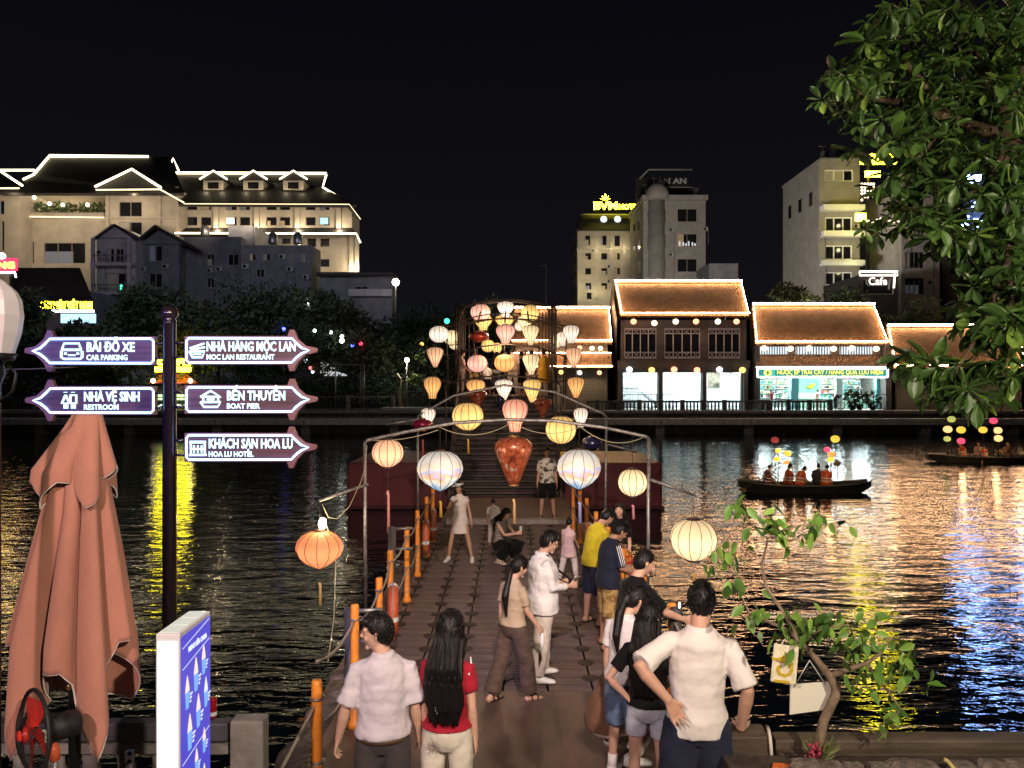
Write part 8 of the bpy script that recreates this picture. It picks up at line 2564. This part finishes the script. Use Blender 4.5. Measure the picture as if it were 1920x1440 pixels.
# tangle of mooring ropes and a coil below the big man
rt2 = random.Random(8)
m = MB()
for k in range(9):
    a = W(1318 + rt2.uniform(-8, 14), 1270 + rt2.uniform(-10, 30), 5.4)
    b = W(1362 + rt2.uniform(-8, 8), 1400 + rt2.uniform(-30, 50), 4.75)
    m.tube(sag(a, b, rt2.uniform(-.05, .12), 8), .007, 5)
for k in range(12):
    m.torus(W(1350, 1425, 5.0) + Vector((rt2.uniform(-.05, .05), rt2.uniform(-.05, .05), -.02 * k)), .12 + rt2.uniform(-.04, .05), .008, rot(rt2.uniform(-25, 25), rt2.uniform(-25, 25), 0), 22, 5)
single('rope_tangle', m, mat('grey_rope', (.42, .40, .38), .85, bump=.4, bscale=90), 'tangled pale mooring ropes behind the legs of the big man', 'rope', kind=None)

# ---- small flowering plant at the foot of the small tree
fp = thing('flower_plant', 'low plant with narrow leaves and a cluster of red flowers at the tree foot', 'plant', W(1533, 1432, 4.25))
rr = random.Random(21)
m = MB()
for k in range(26):
    a = W(1536 + rr.uniform(-8, 10), 1428, 4.25); d_ = Vector((rr.uniform(-.7, .9), rr.uniform(-.6, .2), rr.uniform(.5, 1.2))).normalized()
    blade(m, a + d_ * .02, d_, rr.uniform(.08, .17), .13, rr)
part(fp, 'foliage', m, mat('narrow_leaf', (.14, .17, .06), .6, var=.3))
m = MB()
for k in range(40):
    c = W(1526 + rr.gauss(0, 8), 1412 + rr.gauss(0, 9), 4.2 + rr.uniform(-.03, .03)); m.sphere(c, rr.uniform(.006, .011), 6, 5)
part(fp, 'flower_cluster', m, mat('red_blossom', (.42, .05, .09), .6, var=.4))

# ---- small crooked tree with single leaves
DTR = 4.3
st = thing('crooked_tree', 'small crooked tree with bright green leaves leaning over the right wall', 'tree', W(1538, 1432, DTR))
def pipe(pts, r, name, d=DTR):
    m = MB(); m.tube([W(x, y, d + dz) for x, y, dz in pts], r, 9); return part(st, name, m, M_bark2)


M_bark2 = mat('grey_brown_bark', (.20, .145, .095), .85, var=.4, vscale=14, bump=.6, bscale=40, bdist=.006)
pipe([(1536, 1436, -.02), (1533, 1400, 0), (1545, 1350, 0), (1566, 1305, 0), (1569, 1292, 0), (1556, 1268, .01), (1532, 1238, .02), (1505, 1208, .04), (1478, 1182, .05)], [.032, .028, .026, .027, .026, .023, .018, .013, .009], 'trunk')
pipe([(1556, 1268, .01), (1590, 1255, .0), (1625, 1244, -.03), (1655, 1222, -.05)], [.02, .016, .011, .006], 'limb')
pipe([(1500, 1204, .04), (1470, 1150, .08), (1436, 1100, .10), (1428, 1060, .10), (1440, 1010, .08), (1462, 985, .05)], [.012, .010, .009, .008, .006, .004], 'limb')
pipe([(1478, 1182, .05), (1440, 1165, .06), (1405, 1150, .05), (1392, 1120, .04)], [.010, .008, .006, .003], 'limb')
pipe([(1436, 1100, .1), (1400, 1090, .1), (1350, 1055, .1)], [.006, .005, .003], 'limb')
pipe([(1440, 1010, .08), (1410, 985, .08), (1380, 945, .08)], [.005, .004, .003], 'limb')
pipe([(1448, 1000, .08), (1500, 985, .06), (1550, 985, .04)], [.005, .004, .003], 'limb')
pipe([(1625, 1244, -.03), (1660, 1290, -.05), (1690, 1330, -.06), (1668, 1350, -.06)], [.008, .006, .004, .003], 'limb')
pipe([(1500, 1204, .04), (1540, 1180, .0), (1600, 1170, -.03)], [.008, .006, .003], 'limb')
M_lf = [mat('small_leaf_' + nm, c, .42, spec=.5, var=.25, vscale=20) for nm, c in (('green', (.10, .22, .032)), ('bright', (.18, .32, .05)), ('deep', (.05, .12, .02)))]
for k in M_lf:
    nodes_of(k)[2].inputs['Subsurface Weight'].default_value = 0
lfm = []
for j in range(3):
    m = MB()
    n_ = 7
    for i in range(n_ + 1):
        u = i / n_
        wd = .26 * math.sin(PI * min(1, u * 1.02)) ** .75 * (1.12 - .3 * u)
        z_ = -.18 * u * u * (1 + j * .5)
        m.v += [(-wd, u, z_ + .07), (0, u, z_), (wd, u, z_ + .07)]
    for i in range(n_):
        for s_ in (0, 1):
            m.f.append((i * 3 + s_, i * 3 + s_ + 1, i * 3 + s_ + 4, i * 3 + s_ + 3)); m.mi.append(0); m.sm.append(True)
    lfm.append([m.mesh('leaf', k) for k in M_lf])


def leafrot(rng, droop, yawbias=None):
    return (math.radians(rng.gauss(-droop, 28)), math.radians(rng.gauss(0, 30)), rng.uniform(0, 2 * PI) if yawbias is None else yawbias)


rr = random.Random(31)
CL = [(1385, 945, 30, 12), (1425, 985, 30, 10), (1466, 990, 42, 14), (1440, 960, 20, 6), (1545, 975, 34, 16), (1520, 1000, 20, 5), (1362, 1035, 32, 14), (1330, 1062, 20, 5), (1374, 1090, 28, 10), (1412, 1145, 24, 8), (1448, 1150, 36, 15), (1500, 1165, 44, 20), (1545, 1160, 40, 20), (1480, 1200, 34, 12), (1590, 1170, 30, 9), (1622, 1185, 40, 18), (1655, 1222, 44, 20), (1694, 1238, 32, 13), (1640, 1270, 36, 15), (1700, 1262, 20, 6), (1688, 1322, 24, 7), (1660, 1352, 24, 8), (1745, 1282, 10, 3), (1602, 1215, 26, 8), (1720, 1215, 14, 4), (1575, 1205, 22, 6)]
for cx_, cy_, r_, k_ in CL:
    for _ in range(k_):
        c = W(cx_ + rr.gauss(0, r_ * .55), cy_ + rr.gauss(0, r_ * .42), DTR + .03 + rr.gauss(0, .09))
        o = bpy.data.objects.new('leaf', rr.choice(lfm)[rr.choice((0, 0, 0, 1, 1, 2))]); COL.objects.link(o); o.parent = st
        o.location = XF[st] @ c; o.rotation_euler = leafrot(rr, 55); k2 = .082 * rr.uniform(.65, 1.25); o.scale = (k2, k2, k2); XF[o] = XF[st]
# cards hanging in it
cd = thing('hanging_card', 'white card with yellow letters turned on their side hanging in the small tree', 'card', W(1470, 1282, DTR))
m = MB(); y_ = DTR - .06
m.slab(W(1445, 1277, y_), W(1492, 1283, y_), W(1498, 1213, y_), W(1452, 1207, y_), .006); part(cd, 'card', m, mat('card_paper', (.72, .66, .46), .6, var=.2, vscale=30))
M_yl = mat('mustard_ink', (.52, .36, .02), .6)
lettering(cd, 'lettering', 'CÁ', M_yl, W(1486, 1270, y_ - .003), .125, .135, (PI / 2, -PI / 2, 0), extrude=.001, bold=.004)
m = MB(); m.slab(W(1452, 1279, y_ - .002), W(1480, 1282, y_ - .002), W(1480, 1277, y_ - .002), W(1452, 1274, y_ - .002), .001); part(cd, 'yellow_strip', m, M_yl)
m = MB(); m.tube([W(1456, 1220, y_ - .004), W(1478, 1190, DTR + .03), W(1492, 1224, y_ - .004)], .0022, 5); part(cd, 'string', m, M_white)
bc = thing('blank_board', 'blank cream board hanging from a string on the crooked trunk', 'board', W(1520, 1340, DTR))
m = MB(); m.slab(W(1481, 1340, DTR + .05), W(1554, 1330, DTR + .05), W(1560, 1278, DTR + .05), W(1482, 1284, DTR + .05), .008); part(bc, 'board', m, mat('cream_board', (.70, .68, .55), .6))
m = MB(); m.tube([W(1489, 1288, DTR + .045), W(1518, 1238, DTR - .03), W(1548, 1284, DTR + .045)], .0025, 5); part(bc, 'string', m, M_white)

# ---- big tree overhanging from the right
bt2 = thing('overhanging_tree', 'large tree with long glossy leaves overhanging the top right of the view', 'tree', (3.9, 6.2, 1.08))
DL = 6.8
def limb(pts, r, name='limb'):
    m = MB(); m.tube([W(x, y, d_) for x, y, d_ in pts], r, 9); part(bt2, name, m, mat('tree_limb', (.10, .068, .040), .8, var=.4, vscale=8, bump=.5, bscale=30) if 'tree_limb' not in bpy.data.materials else bpy.data.materials['tree_limb'])


m = MB(); m.tube([(5.9, 6.2, 1.0), (5.8, 6.3, 3.2), (5.4, 6.5, 5.0), W(1935, 225, 6.7), W(1905, 247, 6.6)], [.24, .2, .17, .12, .08], 14); part(bt2, 'trunk', m, M_bark2)
limb([(1905, 250, 6.6), (1885, 205, 6.5), (1850, 140, 6.5), (1800, 70, 6.6)], [.11, .08, .05, .03])
limb([(1905, 245, 6.6), (1860, 250, 6.4), (1780, 220, 6.4), (1680, 190, 6.5), (1580, 180, 6.6)], [.08, .055, .04, .03, .015])
limb([(1890, 215, 6.5), (1920, 120, 6.6), (1930, 30, 6.7)], [.045, .03, .02])
limb([(1905, 260, 6.6), (1850, 350, 6.6), (1760, 400, 6.7), (1690, 390, 6.8)], [.06, .04, .03, .015])
limb([(1915, 330, 6.6), (1890, 480, 6.5), (1850, 600, 6.4), (1790, 700, 6.3), (1720, 680, 6.3)], [.035, .028, .02, .014, .008])
limb([(1890, 480, 6.5), (1900, 620, 6.4), (1880, 720, 6.3)], [.024, .018, .008])
limb([(1780, 220, 6.4), (1700, 120, 6.5), (1680, 50, 6.6)], [.035, .025, .012])
limb([(1780, 220, 6.4), (1720, 300, 6.5), (1660, 260, 6.6)], [.03, .02, .01])
BL = [mat('big_leaf_' + nm, c, .36, spec=.5, var=.3, vscale=9, bump=.25, bscale=24) for nm, c in (('dark', (.040, .085, .020)), ('green', (.070, .140, .028)), ('lime', (.17, .27, .045)))]
bfm = []
for j in range(3):
    m = MB()
    n_ = 8
    for i in range(n_ + 1):
        u = i / n_
        wd = .21 * (math.sin(PI * u ** 1.35) ** .8 if 0 < u < 1 else 0) + .006
        z_ = -.20 * u * u * (.6 + j * .5)
        rp2 = .015 * math.sin(u * 22 + j)
        m.v += [(-wd, u, z_ + .085 + rp2), (-wd * .5, u, z_ + .05), (0, u, z_), (wd * .5, u, z_ + .05), (wd, u, z_ + .085 - rp2)]
    for i in range(n_):
        for s_ in range(4):
            m.f.append((i * 5 + s_, i * 5 + s_ + 1, i * 5 + s_ + 6, i * 5 + s_ + 5)); m.mi.append(0); m.sm.append(True)
    bfm.append((m, [m.mesh('leaf', k) for k in BL]))
rr = random.Random(77)
EL = [(1765, 110, 185, 105, 62), (1640, 170, 110, 62, 24), (1700, 60, 70, 45, 9), (1705, 255, 120, 80, 24), (1830, 255, 130, 140, 50), (1800, 370, 125, 70, 28), (1690, 385, 75, 60, 10), (1880, 60, 70, 80, 16), (1870, 480, 85, 80, 24), (1800, 455, 60, 40, 8), (1862, 570, 70, 50, 11), (1735, 680, 48, 26, 5), (1838, 712, 80, 42, 9), (1900, 640, 40, 80, 8), (1790, 745, 70, 26, 5), (1900, 400, 50, 90, 14), (1640, 430, 30, 22, 2)]
ros = []
for cx_, cy_, rx_, ry_, k_ in EL:
    for _ in range(int(k_ * 1.5)):
        a, q = rr.uniform(0, 2 * PI), math.sqrt(rr.random())
        x_, y_ = cx_ + rx_ * q * math.cos(a), cy_ + ry_ * q * math.sin(a)
        if 1605 < x_ < 1665 and 280 < y_ < 350 and rr.random() < .8:
            continue
        if 1805 < x_ < 1875 and 320 < y_ < 425 and rr.random() < .7:
            continue
        ros.append((x_, y_, rr.uniform(5.9, 7.6)))
ros.sort(key=lambda q: q[2])
nobj = 0
rest = MB()
for x_, y_, d_ in ros:
    c = W(x_, y_, d_)
    tip = Vector((rr.gauss(-.25, .5), rr.gauss(-.35, .5), rr.gauss(.25, .5))).normalized()
    kk = rr.randint(6, 9)
    L0 = .168 * rr.uniform(.65, 1.25) * (1.25 if y_ > 560 else 1)
    for j in range(kk):
        a = 2 * PI * j / kk + rr.uniform(-.3, .3)
        sd = tip.orthogonal().normalized()
        out = (Matrix.Rotation(a, 3, tip) @ sd) * rr.uniform(.7, 1.1) + tip * rr.uniform(.0, .7) + Vector((0, 0, -.35))
        out.normalize()
        Q = out.to_track_quat('Y', 'Z')
        Q = Q @ Matrix.Rotation(rr.gauss(0, .35), 3, 'Y').to_quaternion()
        L_ = L0 * rr.uniform(.7, 1.15)
        mi_ = rr.choice((0, 0, 0, 1, 1, 2) if rr.random() < .5 else (0, 0, 1))
        b_, ms = bfm[rr.randrange(3)]
        if nobj < 300 and (y_ > 560 or j % 2 == 0):
            o = bpy.data.objects.new('leaf', ms[mi_]); COL.objects.link(o); o.parent = bt2
            o.location = XF[bt2] @ (c + out * .02); o.rotation_euler = Q.to_euler(); o.scale = (L_,) * 3; XF[o] = XF[bt2]
            nobj += 1
        else:
            rest.cur = mi_
            X = Matrix.Translation(c + out * .02) @ Q.to_matrix().to_4x4() @ Matrix.Scale(L_, 4)
            rest.add([X @ Vector(v) for v in b_.v], b_.f, True)
    rest.cur = 1
    rest.tube([c, c - tip * .12], .005, 4)
part(bt2, 'foliage', rest, BL, kind='stuff')
